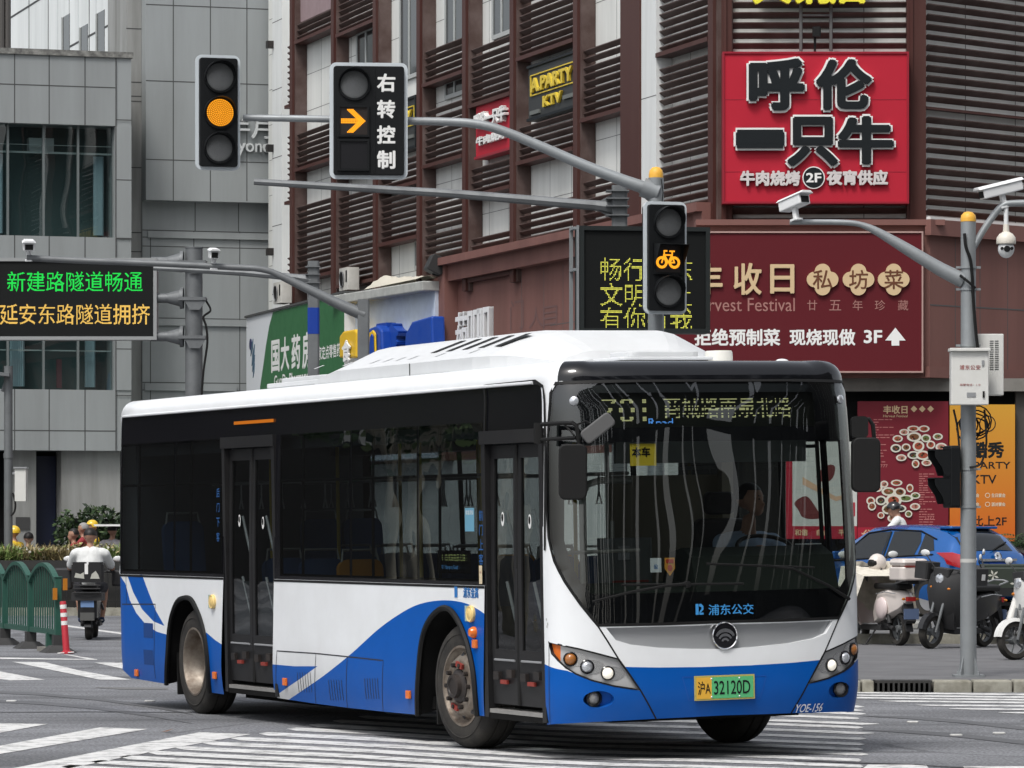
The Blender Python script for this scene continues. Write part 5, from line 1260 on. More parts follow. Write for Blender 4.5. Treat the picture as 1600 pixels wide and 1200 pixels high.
for px0, px1, y0, y1, lab in ((826, 907, 76, 166, 'dark sign with yellow letters in a yellow outline under the upper louvres'), (600, 652, 148, 230, 'dark sign with yellow letters half hidden behind the arrow signal board')):
    t, sf, w_, h_ = wing_board('entertainment_sign', lab, px0, px1, y0, y1, .0, M_dk, M_blk)
    q = MB(M_yel); text(q, 'A.PARTY', sf, (w_ * .48, h_ * .62), w=w_ * .80, h=h_ * .26, bold=.04, thick=.06); text(q, 'KTV', sf, (w_ * .5, h_ * .27), w=w_ * .36, h=h_ * .2, bold=.04, thick=.06)
    for a in ([(w_ * .05, h_ * .44), (w_ * .93, h_ * .44), (w_ * .93, h_ * .46), (w_ * .05, h_ * .46)], [(w_ * .05, h_ * .80), (w_ * .93, h_ * .80), (w_ * .93, h_ * .82), (w_ * .05, h_ * .82)], [(w_ * .05, h_ * .44), (w_ * .06, h_ * .44), (w_ * .06, h_ * .82), (w_ * .05, h_ * .82)], [(w_ * .92, h_ * .44), (w_ * .93, h_ * .44), (w_ * .93, h_ * .82), (w_ * .92, h_ * .82)]): slab(q, a, sf, 0, .03)
    q.build('lettering', t)
    q = MB(mat('bracket_grey', (.14, .15, .14), .5)); slab(q, [(w_ * .06, h_ * .1), (w_ * .24, h_ * .1), (w_ * .24, h_ * .17), (w_ * .06, h_ * .17)], sf, 0, .05); slab(q, [(w_ * .7, h_ * .2), (w_ * .92, h_ * .2), (w_ * .92, h_ * .27), (w_ * .7, h_ * .27)], sf, 0, .05); q.build('mounting_rail', t)
t, sf, w_, h_ = wing_board('small_red_sign', 'small red sign with white raised characters between two brown fins', 747, 806, 143, 243 - 10, .05, M_red_sign, M_red_edge)
q = MB(M_wht); text(q, '呼伦一只牛', sf, (w_ * .47, h_ * .66), w=w_ * .82, h=h_ * .28, bold=.06, thick=.12); text(q, '牛肉烧烤', sf, (w_ * .47, h_ * .30), w=w_ * .78, h=h_ * .16, bold=.05, thick=.08); q.build('lettering', t)
# pharmacy sign
pa, pb = at(538, 458, 102.4), at(385, 497, 114.6); du = Vector((pa.x - pb.x, pa.y - pb.y, 0)); PW = du.length
t = thing('pharmacy_sign', 'green and white pharmacy sign with white characters and a small blue leaf logo', 'sign', (pb.x, pb.y, pb.z)); sf = plane_surf((0, 0, 0), du, (0, 0, 1))
def pp(px, py):
    k_ = (px - 800) / FPX; dn = du.normalized(); u = (k_ * pb.y - pb.x) / (dn.x - k_ * dn.y); Y = pb.y + u * dn.y; return (u, CAMH + (HY - py) * Y / FPX - pb.z)
PZ = -4.2
q = MB(mat('sign_white_face', (.66, .69, .72), .5)); slab(q, [(0, PZ), (PW, PZ), (PW, 0), (0, 0)], sf, -.5, 0); q.build('sign_face', t)
q = MB(mat('sign_green', (.035, .145, .055), .5, dirt=.2)); Lg = [pp(407, 604), pp(412, 570), pp(416, 540), pp(421, 510), pp(427, 485)]; Lg[-1] = (Lg[-1][0], -.02)
slab(q, [(Lg[0][0] - .15, PZ)] + Lg + [(PW - .0, -.02), (PW - .0, PZ)], sf, 0, .01); q.build('green_field', t)
q = MB(M_jg); slab(q, [(-.05, 0), (PW, 0), (PW, .06), (-.05, .06)], sf, -.5, .05); q.build('sign_cap', t)
q = MB(M_wht)
for ch, x, y0, y1 in (('国', 431, 531, 582), ('大', 446, 526, 579), ('药', 463, 522, 577), ('房', 480, 518, 576)):
    a, b = pp(x, y0), pp(x, y1); text(q, ch, sf, ((a[0] + b[0]) / 2, (a[1] + b[1]) / 2), w=1.12, h=a[1] - b[1], bold=.03, off=.015)
a = pp(518, 549); text(q, '家定点零售药店', sf, a, w=3.1, h=.36, bold=.02, off=.015); a = pp(455, 594); text(q, 'GuoDa Pharmacy', sf, a, w=4.4, h=.4, bold=.02, off=.015); q.build('lettering', t)
q = MB(mat('logo_teal', (.05, .11, .17), .5))
for x, y, w, h in ((394, 543, .35, .24), (396, 555, .42, .3), (396.5, 568, .36, .24), (397, 579, .22, .2)):
    a = pp(x, y); slab(q, [(a[0] - w / 2, a[1] - h), (a[0] - w / 4, a[1] + h * .2), (a[0] + w / 2, a[1] + h), (a[0] + w / 3, a[1] - h * .1)], sf, 0, .015)
q.use(mat('logo_navy', (.01, .012, .08), .5)); a = pp(392, 538); slab(q, circ(a[0], a[1], .16, .16, 14), sf, 0, .018); q.build('logo', t)
# pale blue shop sign with blue and yellow raised shapes
pa2, pb2 = at(680, 452, 97), at(533, 478, 103.5); du2 = Vector((pa2.x - pb2.x, pa2.y - pb2.y, 0)); PW2 = du2.length
t = thing('snack_shop_sign', 'pale blue shop sign with chunky blue and yellow raised shapes under a stone ledge', 'sign', tuple(pb2)); sf2 = plane_surf((0, 0, 0), du2, (0, 0, 1))
def p2_(px, py):
    k_ = (px - 800) / FPX; dn = du2.normalized(); u = (k_ * pb2.y - pb2.x) / (dn.x - k_ * dn.y); Y = pb2.y + u * dn.y; return (u, CAMH + (HY - py) * Y / FPX - pb2.z)
q = MB(mat('pale_blue_face', (.56, .63, .72), .5, dirt=.3)); slab(q, [(0, -4), (PW2, -4), (PW2, 0), (0, 0)], sf2, -.9, 0); q.build('sign_face', t)
q = MB(mat('ledge_stone', (.40, .41, .39), .8, dirt=.6)); slab(q, [(-.05, 0), (PW2 + .05, 0), (PW2 + .05, .24), (-.05, .24)], sf2, -.9, .35); q.build('ledge', t, bevel=.03)
M_sb = mat('sign_blue_plastic', (.008, .055, .33), .3, dirt=.3, dirtcol=(.05, .10, .36)); M_sy = mat('sign_yellow_plastic', (.70, .44, .03), .35)
def chunk(m, loop, d0=0., d1=.5):
    q = MB(m); slab(q, [p2_(x_ + d1 * 52, y_) for x_, y_ in loop], sf2, d0, d1); return q.build('raised_shape', t, bevel=.05)
chunk(M_sy, ((533, 560), (533, 526), (539, 518), (556, 515), (560, 518), (560, 560)))
chunk(M_sb, ((574, 560), (574, 516), (592, 509), (599, 516), (601, 560))); chunk(M_sy, ((578, 560), (579, 522), (586, 516), (590, 522), (591, 560)), .51, .56); chunk(M_sb, ((581, 560), (582, 527), (585, 522), (587, 526), (588, 560)), .57, .60)
chunk(M_sb, ((634, 560), (636, 522), (646, 503), (677, 494), (679, 560)), 0, .35)
q = MB(M_sb)
for ch, x in (('零', 611), ('食', 627)): a, b = p2_(x, 505), p2_(x, 552); text(q, ch, sf2, (a[0], (a[1] + b[1]) / 2), w=1.0, h=a[1] - b[1], bold=.06, thick=.25)
q.build('lettering', t)
q = MB(M_wht); a = p2_(545 + 28, 549); text(q, '食', sf2, a, w=.62, h=.55, bold=.03, off=.52, thick=.04); q.build('lettering_small', t)
# things lying on the ledges
t = thing('tarpaulin', 'crumpled cream tarpaulin heaped on the ledge of the pale blue sign', 'tarpaulin', tuple(wing(-wtn(632, .3), wz(630, 448), .3)))
q = MB(mat('tarp_cream', (.55, .52, .44), .8)); rnd = random.Random(5); N = 18; M_ = 6; vs = []
for i in range(N + 1):
    for j in range(M_ + 1):
        u = -2.6 + 4.6 * i / N; h = (.08 + .30 * (1 - i / N) ** 1.5 * min(1, i / 3)) * math.sin(math.pi * j / M_) ** .7 + rnd.uniform(-.03, .03) * (0 < j < M_)
        vs.append(-dL * u + wing.n * (-.3 + .6 * j / M_) + Vector((0, 0, h)))
q.add(vs, [(i * (M_ + 1) + j, (i + 1) * (M_ + 1) + j, (i + 1) * (M_ + 1) + j + 1, i * (M_ + 1) + j + 1) for i in range(N) for j in range(M_)], True); q.build('sheet', t)
def ac_unit(px, py, lab, n=.4):
    t = thing('air_conditioner', lab, 'air conditioner', tuple(wing(-wtn(px, n), wz(px, py), n)), math.atan2(-dL.y, -dL.x) , 'outdoor air-conditioner units on the ledge')
    q = MB(mat('ac_cream', (.55, .54, .50), .5, dirt=.4)); q.rbox((-.42, -.15, 0), (.42, .17, .58), .03, 2); q.use(M_rub); q.lathe([(.2, 0), (.2, .012), (0, .012)], (-.1, -.152, .29), (0, -1, 0), 20); q.box((.24, -.158, .2), (.36, -.15, .5)); q.build('casing', t)
    q = MB(M_garn); q.lathe([(.20, .0), (.215, .02), (.2, .025)], (-.1, -.16, .29), (0, -1, 0), 20); q.build('fan_guard', t)
ac_unit(545, 459, 'cream air-conditioner unit beside the crumpled tarpaulin'); ac_unit(441, 481, 'cream air-conditioner unit above the pharmacy sign edge', .55)
t = thing('floodlight', 'large black floodlight tilted on the brown ledge', 'light', tuple(wing(-wtn(682, .4), wz(679, 434), .4)))
q = MB(mat('flood_black', (.03, .03, .03), .5)); q.rbox((-.22, -.3, .0), (.18, .3, .42), .06, 3, 1, rot=Euler((0, R(25), R(10)))); q.build('lamp_head', t, bevel=.02); q = MB(M_rub); q.tube([(-.1, 0, 0), (.1, 0, -.05)], .03, 6); q.build('bracket', t)
# ------------------------------------------------------------------ posters on the shop front
PY_ = FRONT_Y - .30
t, sf, L, k = board('menu_poster', 'dark red menu poster with two heaps of photographed dishes', 1340, 627, 1482, 846, PY_, mat('poster_red', (.16, .012, .022), .45), .08)
q = MB(M_gold); text(q, '丰收日', sf, L(1399, 640), w=38 * k, h=13 * k, bold=.03, off=.004)
for x in (1428, 1441, 1454): slab(q, circ(*L(x, 639), 5.2 * k, 5.2 * k, 4), sf, 0, .004)
text(q, 'Harvest Festival', sf, L(1399, 650), w=38 * k, h=4 * k, off=.004); q.build('lettering', t)
q = MB(mat('menu_text', (.42, .16, .15), .5)); rnd = random.Random(11)
def textlines(mb, x0, x1, y0, y1, step):
    y = y0
    while y < y1:
        x = x0
        while x < x1:
            w = rnd.uniform(3, 9)
            if x + w > x1: break
            a, b = L(x, y + 1.3), L(x + w, y); slab(mb, [a, (b[0], a[1]), b, (a[0], b[1])], sf, 0, .003); x += w + 1.5
            if rnd.random() < .25: break
        y += step
textlines(q, 1365, 1400, 655, 690, 4); textlines(q, 1367, 1388, 694, 735, 4.5); textlines(q, 1436, 1468, 740, 790, 3.6); textlines(q, 1436, 1464, 795, 826, 4)
text(q, '1777', sf, L(1453, 809), w=14 * k, h=6 * k, bold=.02, off=.004); text(q, '1777', sf, L(1380, 728), w=14 * k, h=5 * k, bold=.02, off=.004); q.build('menu_text', t)
rnd = random.Random(4); foods = [mat('food_' + n, c, .6) for n, c in (('brown', (.14, .06, .02)), ('red', (.30, .06, .03)), ('green', (.10, .14, .04)), ('dark', (.035, .03, .025)), ('pink', (.40, .18, .14)))]
M_plate = mat('plate_cream', (.60, .58, .50), .5)
q = MB(); 
def dish(x, y, rx, ry, m, lay):
    q.use(M_plate); flat(q, circ(*L(x, y), rx * k, ry * k * 1.0, 18), sf, .004 + lay * .002); q.use(m); flat(q, circ(*L(x, y), rx * .68 * k, ry * .66 * k, 14), sf, .005 + lay * .002)
    for _ in range(5): q.use(rnd.choice(foods)); a = rnd.uniform(0, 6.3); r_ = rnd.uniform(.1, .45); flat(q, circ(*L(x + rx * r_ * math.cos(a), y + ry * r_ * math.sin(a)), rx * .2 * k, ry * .18 * k, 7), sf, .0056 + lay * .002)
for n_, (cx_, cy_, big) in enumerate(((1435, 697, 1), (1396, 782, 1))):
    items = []
    for r_, cnt, sz in ((0, 1, 13), (17, 6, 10), (31, 11, 8.5)):
        for i in range(cnt):
            a = 2 * math.pi * i / cnt + n_ + rnd.uniform(-.2, .2); items.append((cx_ + r_ * 1.15 * math.cos(a), cy_ + r_ * .9 * math.sin(a), sz * rnd.uniform(.65, 1.25), sz * rnd.uniform(.55, .8)))
    for i, (x, y, rx, ry) in enumerate(sorted(items, key=lambda p: p[1])):
        if 1344 < x - rx and x + rx < 1480 and y < 838: dish(x, y, rx, ry, rnd.choice(foods), i)
q.build('dish_photograph', t)
m_or = mat('poster_orange', (.60, .17, .02), .45); nt = m_or.node_tree; nn_ = nt.nodes; tc = nn_.new('ShaderNodeTexCoord'); sx = nn_.new('ShaderNodeSeparateXYZ'); rp = nn_.new('ShaderNodeValToRGB'); nt.links.new(tc.outputs['Generated'], sx.inputs[0]); nt.links.new(sx.outputs['Z'], rp.inputs[0])
rp.color_ramp.elements[0].color = (.55, .11, .012, 1); rp.color_ramp.elements[1].color = (.58, .30, .035, 1); nt.links.new(rp.outputs[0], nn_['Principled BSDF'].inputs['Base Color'])
t, sf, L, k = board('orange_poster', 'orange poster with black lettering behind the grey pole', 1484, 632, 1586, 846, PY_, m_or, .08)
q = MB(M_blk); text(q, '酷秀', sf, L(1543, 703), w=52 * k, h=26 * k, bold=.04, off=.004); text(q, 'A.PARTY', sf, L(1541, 727), w=76 * k, h=11 * k, bold=.015, off=.004); text(q, 'KTV', sf, L(1538, 749), w=38 * k, h=14 * k, bold=.015, off=.004); text(q, '由此上2F', sf, L(1537, 814), w=72 * k, h=17 * k, bold=.02, off=.004)
q.lathe([(13 * k, .0), (13 * k, .004), (11.5 * k, .004)], sf(*L(1543, 662)), sf.n, 24, False); q.build('lettering', t)
q = MB(mat('pill_cream', (.66, .55, .40), .5))
for x, y in ((1556, 774), (1556, 788), (1515, 774), (1515, 788)):
    q.lathe([(4 * k, 0), (4 * k, .004), (3 * k, .004)], sf(*L(x - 13, y)), sf.n, 12, False); text(q, '生日宴会' if y < 780 else '派对宴会', sf, L(x + 4, y), w=22 * k, h=6.5 * k, bold=.04, off=.004)
q.build('pill_label', t)
# the poster seen through the bus and beside it
t, sf, L, k = board('meat_poster', 'white and red poster with a cut of meat above a red slogan strip', 1228, 690, 1339, 842, PY_, mat('poster_pale', (.50, .52, .49), .5), .08)
q = MB(mat('strip_red', (.33, .012, .03), .5)); a, b = L(1228, 842), L(1339, 822); slab(q, [a, (b[0], a[1]), b, (a[0], b[1])], sf, 0, .004); a, b = L(1228, 822), L(1238, 690); slab(q, [a, (b[0], a[1]), b, (a[0], b[1])], sf, 0, .004)
slab(q, [L(*p) for p in ((1318, 785), (1336, 785), (1336, 806), (1326, 812), (1318, 806))], sf, 0, .004); q.use(M_gold)
for i, w in enumerate(('和谐', '自由', '平等')): text(q, w, sf, L(1252 + i * 34, 832), w=20 * k, h=10 * k, bold=.03, off=.008)
q.build('slogan_strip', t)
q = MB(mat('meat', (.13, .03, .03), .4)); slab(q, [L(*p) for p in spline(((1241, 786), (1254, 776), (1264, 778), (1276, 795), (1283, 808), (1270, 811), (1254, 808), (1247, 796)), 4, True)], sf, 0, .004); slab(q, [L(*p) for p in spline(((1275, 745), (1290, 728), (1304, 728), (1302, 745), (1290, 754)), 4, True)], sf, 0, .004); q.use(mat('fat', (.55, .36, .24), .5)); slab(q, [L(*p) for p in ((1254, 745), (1262, 750), (1306, 776), (1330, 770), (1330, 776), (1306, 783), (1254, 757))], sf, 0, .0035); q.build('meat_picture', t)
# slogan fence strip to the right of the bus
t, sf, L, k = board('slogan_strip_sign', 'low red strip with pale characters along the shop front behind the car', 1340, 824, 1480, 842, PY_ - .12, mat('strip_red2', (.30, .012, .03), .5), .05); q = MB(M_gold); text(q, '公正', sf, L(1362, 833), w=26 * k, h=11 * k, bold=.03, off=.004); text(q, '法治', sf, L(1402, 833), w=26 * k, h=11 * k, bold=.03, off=.004); q.build('lettering', t)
# ------------------------------------------------------------------ poles, masts, signals, message boards
M_galv = mat('galvanised_steel', (.30, .32, .33), .45, metal=.35, dirt=.5, dirtcol=(.20, .21, .215), dscale=3)
M_galv_d = mat('galvanised_dark', (.17, .18, .185), .5, metal=.3, dirt=.6, dirtcol=(.10, .105, .11), dscale=3)
M_sigblk = mat('signal_black', (.008, .009, .010), .5, spec=.2); M_backb = mat('backboard_grey', (.58, .63, .66), .4)
M_lensd = mat('signal_lens_off', (.15, .155, .155), .3, spec=.7, bump=.3, bscale=90)
M_capy = mat('cap_yellow', (.78, .42, .06), .45)
E_amb = emis('amber_led', (1.0, .37, .02), .98); E_ambd = mat('amber_led_off', (.05, .02, .004), .4)
def base_flange(mb, x, y, z, r=.16):
    mb.rbox((x - r, y - r, z), (x + r, y + r, z + .025), .02, 2)
    for k in range(4):
        a = math.pi / 4 + k * math.pi / 2; d = Vector((math.cos(a), math.sin(a), 0)); s_ = Vector((-d.y, d.x, 0)) * .006; c = Vector((x, y, z + .025))
        mb.prism([c + d * .05 - s_, c + d * .15 - s_, c + d * .13 + Vector((0, 0, .04)) - s_, c + d * .08 + Vector((0, 0, .22)) - s_, c + d * .05 + Vector((0, 0, .22)) - s_], s_ * 2)
        mb.lathe([(.018, 0), (.016, .035), (0, .037)], c + Vector((d.x * .17, d.y * .17, 0)) * .8, (0, 0, 1), 6, False)
# main signal mast
SY = 43.0; mx = at(1025, 0, SY).x
mast = thing('traffic_light_mast', 'grey signal mast with a yellow cap and a long curved arm reaching over the road', 'mast', (mx, SY, KH))
q = MB(M_galv); q.tube([(mx, SY, KH), (mx, SY, CAMH + (HY - 278) * SY / FPX)], [.095, .082], 20); base_flange(q, mx, SY, KH); q.build('pole', mast, world=True)
q = MB(M_capy); z = CAMH + (HY - 277) * SY / FPX; q.lathe([(.078, -.01), (.078, .03), (.068, .075), (.04, .105), (0, .112)], (mx, SY, z), (0, 0, 1), 20); q.build('pole_cap', mast, world=True)
pth = spline([at(x, y, SY + .0) for x, y in ((1018, 297), (985, 286), (950, 273), (905, 255), (850, 231), (800, 210), (765, 198), (730, 192), (690, 190), (640, 189), (580, 187.5), (480, 185.5), (380, 184))], 5)
q = MB(M_galv); n_ = len(pth); q.tube(pth, [.075 - .040 * (i / n_) ** .6 for i in range(n_)], 14); q.lathe([(.105, -.09), (.105, .09)], at(1016, 297, SY), (.93, 0, -.36), 16); q.prism([at(985, 290, SY - .01), at(1018, 304, SY - .01), at(1018, 318, SY - .01), at(1010, 312, SY - .01)], (0, .02, 0)); q.build('arm', mast, world=True)
q = MB(M_rub); q.tube([at(1033, 280, SY - .09), at(1036, 300, SY - .1), at(1033, 330, SY - .09)], .006, 5); q.build('cable', mast, world=True)
def visor(mb, c, n, r, d):
    """half-round hood over a lens: c centre, n outward"""
    n = n.normalized(); up = Vector((0, 0, 1)); sd = up.cross(n).normalized(); K = 16; vs = []
    for k in range(K + 1):
        a = R(-35 + 250 * k / K); e = sd * math.cos(a) + up * math.sin(a); dd = d * max(.12, .35 + .65 * math.sin(a))
        for rr, h in ((r, 0), (r, dd), (r + .008, dd), (r + .008, 0)): vs.append(c + e * rr + n * h)
    mb.add(vs, [(4 * k + j, 4 * k + 4 + j, 4 * k + 4 + (j + 1) % 4, 4 * k + (j + 1) % 4) for k in range(K) for j in range(4)], True)
def signal(name, label, px0, py0, px1, py1, Y, yaw, centres, kinds, words=None, bord=.035):
    k = Y / FPX; cx, cy = (px0 + px1) / 2, (py0 + py1) / 2; t = thing(name, label, 'traffic light', tuple(at(cx, cy, Y)), yaw)
    w, h = (px1 - px0) * k / 2, (py1 - py0) * k / 2; sf = plane_surf((0, 0, 0), (1, 0, 0), (0, 0, 1)); L = lambda px, py: ((px - cx) * k, (cy - py) * k)
    q = MB(M_backb); q.rbox((-w, .0, -h), (w, .025, h), .07, 5, axis=1); q.build('backboard', t)
    q = MB(M_sigblk); q.rbox((-w + bord, -.05, -h + bord), (w - bord, .16, h - bord), .03, 3, axis=1); q.build('housing', t, bevel=.008)
    for (px, py, r), kd in zip(centres, kinds):
        u, v = L(px, py); r *= k; lo = None
        s5 = lambda a, b, o=0.: Vector((a, -.05 - o, b))
        if kd in ('off', 'amber'):
            m = MB(M_sigblk); m.lathe([(r * 1.16, .0), (r * 1.16, .022), (r * 1.02, .022), (r, .006)], (u, -.05, v), (0, -1, 0), 28); lo = m.build('lens_ring', t)
            m = MB(M_lensd if kd == 'off' else E_ambd); m.lathe([(r, .004), (r * .8, .016), (r * .4, .026), (0, .03)], (u, -.05, v), (0, -1, 0), 26)
            if kd == 'amber':
                m.use(E_amb); rr = r * .050
                for ring in range(0, 8):
                    cnt = max(1, ring * 6)
                    for i in range(cnt):
                        a = 2 * math.pi * i / cnt + ring * .4; x, y = u + ring / 7 * r * .93 * math.cos(a), v + ring / 7 * r * .93 * math.sin(a)
                        m.add([s5(x - rr, y - rr, .036), s5(x + rr, y - rr, .036), s5(x + rr, y + rr, .036), s5(x - rr, y + rr, .036)], [(0, 1, 2, 3)], False)
            m.build('lens', t)
            m = MB(M_sigblk); visor(m, Vector((u, -.05, v)), Vector((0, -1, 0)), r * 1.12, .17); m.build('visor', t)
        else:
            m = MB(M_sigblk); 
            for a, b in (((u - r * 1.15, -.075, v - r * 1.15), (u + r * 1.15, -.05, v - r)), ((u - r * 1.15, -.075, v + r), (u + r * 1.15, -.05, v + r * 1.15)), ((u - r * 1.15, -.075, v - r), (u - r, -.05, v + r)), ((u + r, -.075, v - r), (u + r * 1.15, -.05, v + r))): m.box(a, b)
            m.use(mat('lens_panel_brown', (.030, .024, .022), .3) if kd != 'dark' else mat('lens_panel_dark', (.014, .014, .016), .3)); m.box((u - r, -.056, v - r), (u + r, -.05, v + r)); m.build('lens', t)
            if kd != 'dark':
                m = MB(E_amb); d = .0095
                segs = {'arrow': [((-.9, 0), (.45, 0), 3), ((-.05, .85), (.85, 0), 4), ((-.05, -.85), (.85, 0), 4)],
                        'bike': None}[kd]
                pts = []
                if segs:
                    for (x0, y0), (x1, y1), wd in segs:
                        ln_ = math.hypot(x1 - x0, y1 - y0); cnt = int(ln_ * r / .0165)
                        for i in range(cnt + 1):
                            for j in range(wd):
                                if abs(y0 - y1) < .01: pts.append((x0 + (x1 - x0) * i / cnt, (j - (wd - 1) / 2) * .13))
                                else: pts.append((x0 + (x1 - x0) * i / cnt - j * .13, y0 + (y1 - y0) * i / cnt))
                else:
                    for cx_ in (-.52, .52):
                        for rr, cn in ((.42, 22), (.33, 18)): pts += [(cx_ + rr * math.cos(6.283 * i / cn), -.28 + rr * math.sin(6.283 * i / cn)) for i in range(cn)]
                    for a, b in (((-.52, -.28), (-.32, .40)), ((-.32, .40), (-.32, .62)), ((-.32, .62), (-.12, .62)), ((-.30, .30), (.30, .30)), ((.30, .30), (.52, -.28)), ((-.28, .25), (.02, -.30)), ((.02, -.30), (.34, .36)), ((.02, -.3), (.5, -.28)), ((.34, .36), (.34, .56)), ((.16, .60), (.50, .60))):
                        cn = max(2, int(math.hypot(b[0] - a[0], b[1] - a[1]) / .085)); pts += [(a[0] + (b[0] - a[0]) * i / cn, a[1] + (b[1] - a[1]) * i / cn) for i in range(cn + 1)]
                for x, y in pts:
                    x, y = u + x * r * .95, v + y * r * .95; dd = d * (.85 if kd == 'bike' else .8); m.add([s5(x - dd, y - dd, .009), s5(x + dd, y - dd, .009), s5(x + dd, y + dd, .009), s5(x - dd, y + dd, .009)], [(0, 1, 2, 3)], False)
                m.build('lit_symbol', t)
                if kd == 'bike':
                    m = MB(M_sigblk); hh = .22
                    m.add([Vector((u - r * 1.15, -.05, v + r * 1.15)), Vector((u + r * 1.15, -.05, v + r * 1.15)), Vector((u + r * 1.15, -.05 - hh, v + r * 1.0)), Vector((u - r * 1.15, -.05 - hh, v + r * 1.0)), Vector((u - r * 1.15, -.05, v - r * .9)), Vector((u - r * 1.15, -.05 - hh * .35, v - r * .3)), Vector((u + r * 1.15, -.05, v - r * .9)), Vector((u + r * 1.15, -.05 - hh * .35, v - r * .3))], [(0, 1, 2, 3), (0, 3, 5, 4), (1, 6, 7, 2)], False); m.build('visor', t)
    if words:
        m = MB(M_wht)
        for ch, px, py in words: text(m, ch, lambda a, b, o=0.: Vector((a, -.05 - o, b)), L(px, py), w=29 * k, h=29 * k, bold=.035, off=.004)
        m.build('lettering', t)
        m = MB(M_sigblk); q_ = L(585, 190); m.box((q_[0] - .006, -.056, -h + bord * 1.5), (q_[0] + .006, -.05, h - bord * 1.5)); m.build('divider', t)
    return t, sf
t, _ = signal('traffic_light', 'round three-lens signal on the arm end with its middle amber lamp lit', 305, 86, 376, 266, SY - .25, R(16), ((342, 121, 21.5), (341.5, 177, 21.5), (341, 232, 21)), ('off', 'amber', 'off'))
q = MB(M_galv); q.tube([(.1, .16, .0), (.24, .28, -.02)], .03, 8); q.build('bracket', t)
t, _ = signal('arrow_signal_board', 'signal board with a lit amber right-turn arrow and four white characters', 515, 98, 637, 280, SY - .22, R(5), ((553, 133, 21.5), (552, 190, 21.5), (552, 243, 21.5)), ('off', 'arrow', 'dark'), (('右', 603, 130), ('转', 603, 171), ('控', 603, 211), ('制', 603, 250)), bord=.04)
q = MB(M_galv); q.box((-.3, .16, -.04), (.3, .24, .04)); q.build('bracket', t)
t, _ = signal('bicycle_signal', 'three-lens signal on the mast showing a lit amber bicycle', 1004, 315, 1075, 491, SY - .35, R(18), ((1042, 348, 21.5), (1041, 405, 21), (1042, 456, 21.5)), ('off', 'bike', 'off'))
q = MB(M_galv_d); q.box((-.05, .16, .3), (.03, .3, .36)); q.box((-.05, .16, -.36), (.03, .3, -.3)); q.build('bracket', t)
# pole with the dark message board and its straight arm
PY2 = 47.0; px2 = at(968, 0, PY2).x; P2 = lambda x, y, d=0.: at(x, y, PY2 + d)
t = thing('camera_arm_mast', 'grey mast with a straight tapering arm across the road, standing behind the dark message board', 'mast', (px2, PY2, KH))
q = MB(M_galv_d); q.rbox((px2 - .09, PY2 - .09, KH), (px2 + .09, PY2 + .09, P2(0, 290).z), .03); base_flange(q, px2, PY2, KH)
for y in (300, 312, 324, 338): q.box((px2 - .16, PY2 - .14, P2(0, y).z), (px2 + .11, PY2 + .12, P2(0, y).z + .014))
q.build('pole', t, world=True)
q = MB(M_galv_d); q.tube([P2(958, 325), P2(930, 321), P2(700, 302), P2(397, 284)], [.085, .06, .05, .038], 8, smooth=False); q.prism([P2(930, 318, -.02), P2(962, 300, -.02), P2(962, 345, -.02), P2(930, 326, -.02)], (0, .04, 0)); q.build('arm', t, world=True)
def ledboard(name, label, px0, py0, px1, py1, Y, yaw, rows_, depth, border, frame_m, px_ref=None):
    k = Y / FPX; cx, cy = (px0 + px1) / 2, (py0 + py1) / 2; t = thing(name, label, 'message board', tuple(at(cx, cy, Y)), yaw); w, h = (px1 - px0) * k / 2, (py1 - py0) * k / 2
    q = MB(frame_m); q.box((-w, .02, -h), (w, depth, h))
    for a, b in (((-w, -.03, -h), (-w + border, .02, h)), ((w - border, -.03, -h), (w, .02, h)), ((-w + border, -.03, -h), (w - border, .02, -h + border)), ((-w + border, -.03, h - border), (w - border, .02, h))): q.box(a, b)
    q.build('cabinet', t)
    q = MB(mat('led_face', (.006, .007, .007), .6, spec=.2)); q.box((-w + border, .0, -h + border), (w - border, .019, h - border)); q.build('screen', t)
    sf = plane_surf((0, 0, 0), (1, 0, 0), (0, 0, 1)); q = MB()
    for txt, px, py, hh, ww, col, st, n in rows_:
        q.use(emis('led_' + col, {'green': (.03, 1., .12), 'amber': (1., .62, .14), 'lemon': (.92, .90, .14)}[col], st)); dots(q, txt, sf, ((px - cx) * k, (cy - py) * k), hh * k, n, .86 if col != 'lemon' else .66, w=ww * k, bold=.012 if col != 'lemon' else 0)
    q.build('lit_message', t)
    return t
t = ledboard('message_board', 'dark roadside message board with three lines of yellow dotted characters', 904, 354, 1111, 520, PY2 - .45, R(9), (('畅行浦东', 1010, 421, 36, 146, 'lemon', .85, 17), ('文明礼让', 1010, 461, 36, 146, 'lemon', .85, 17), ('有你有我', 1010, 499, 36, 146, 'lemon', .85, 17)), .32, .05, mat('board_frame', (.018, .022, .022), .5, spec=.3))
q = MB(M_galv); k = PY2 / FPX; w = 207 * k / 2; h = 166 * k / 2
q.box((-w - .02, -.02, -h), (-w - .002, .06, h)); q.box((-w - .05, .33, -h), (-w - .01, .37, h)); q.box((-w - .05, .06, .1), (-w - .01, .33, .13)); q.box((-w - .05, .06, h - .04), (-w - .01, .33, h - .01)); q.box((.2, .33, -.3), (.5, .45, -.2)); q.build('side_frame', t)
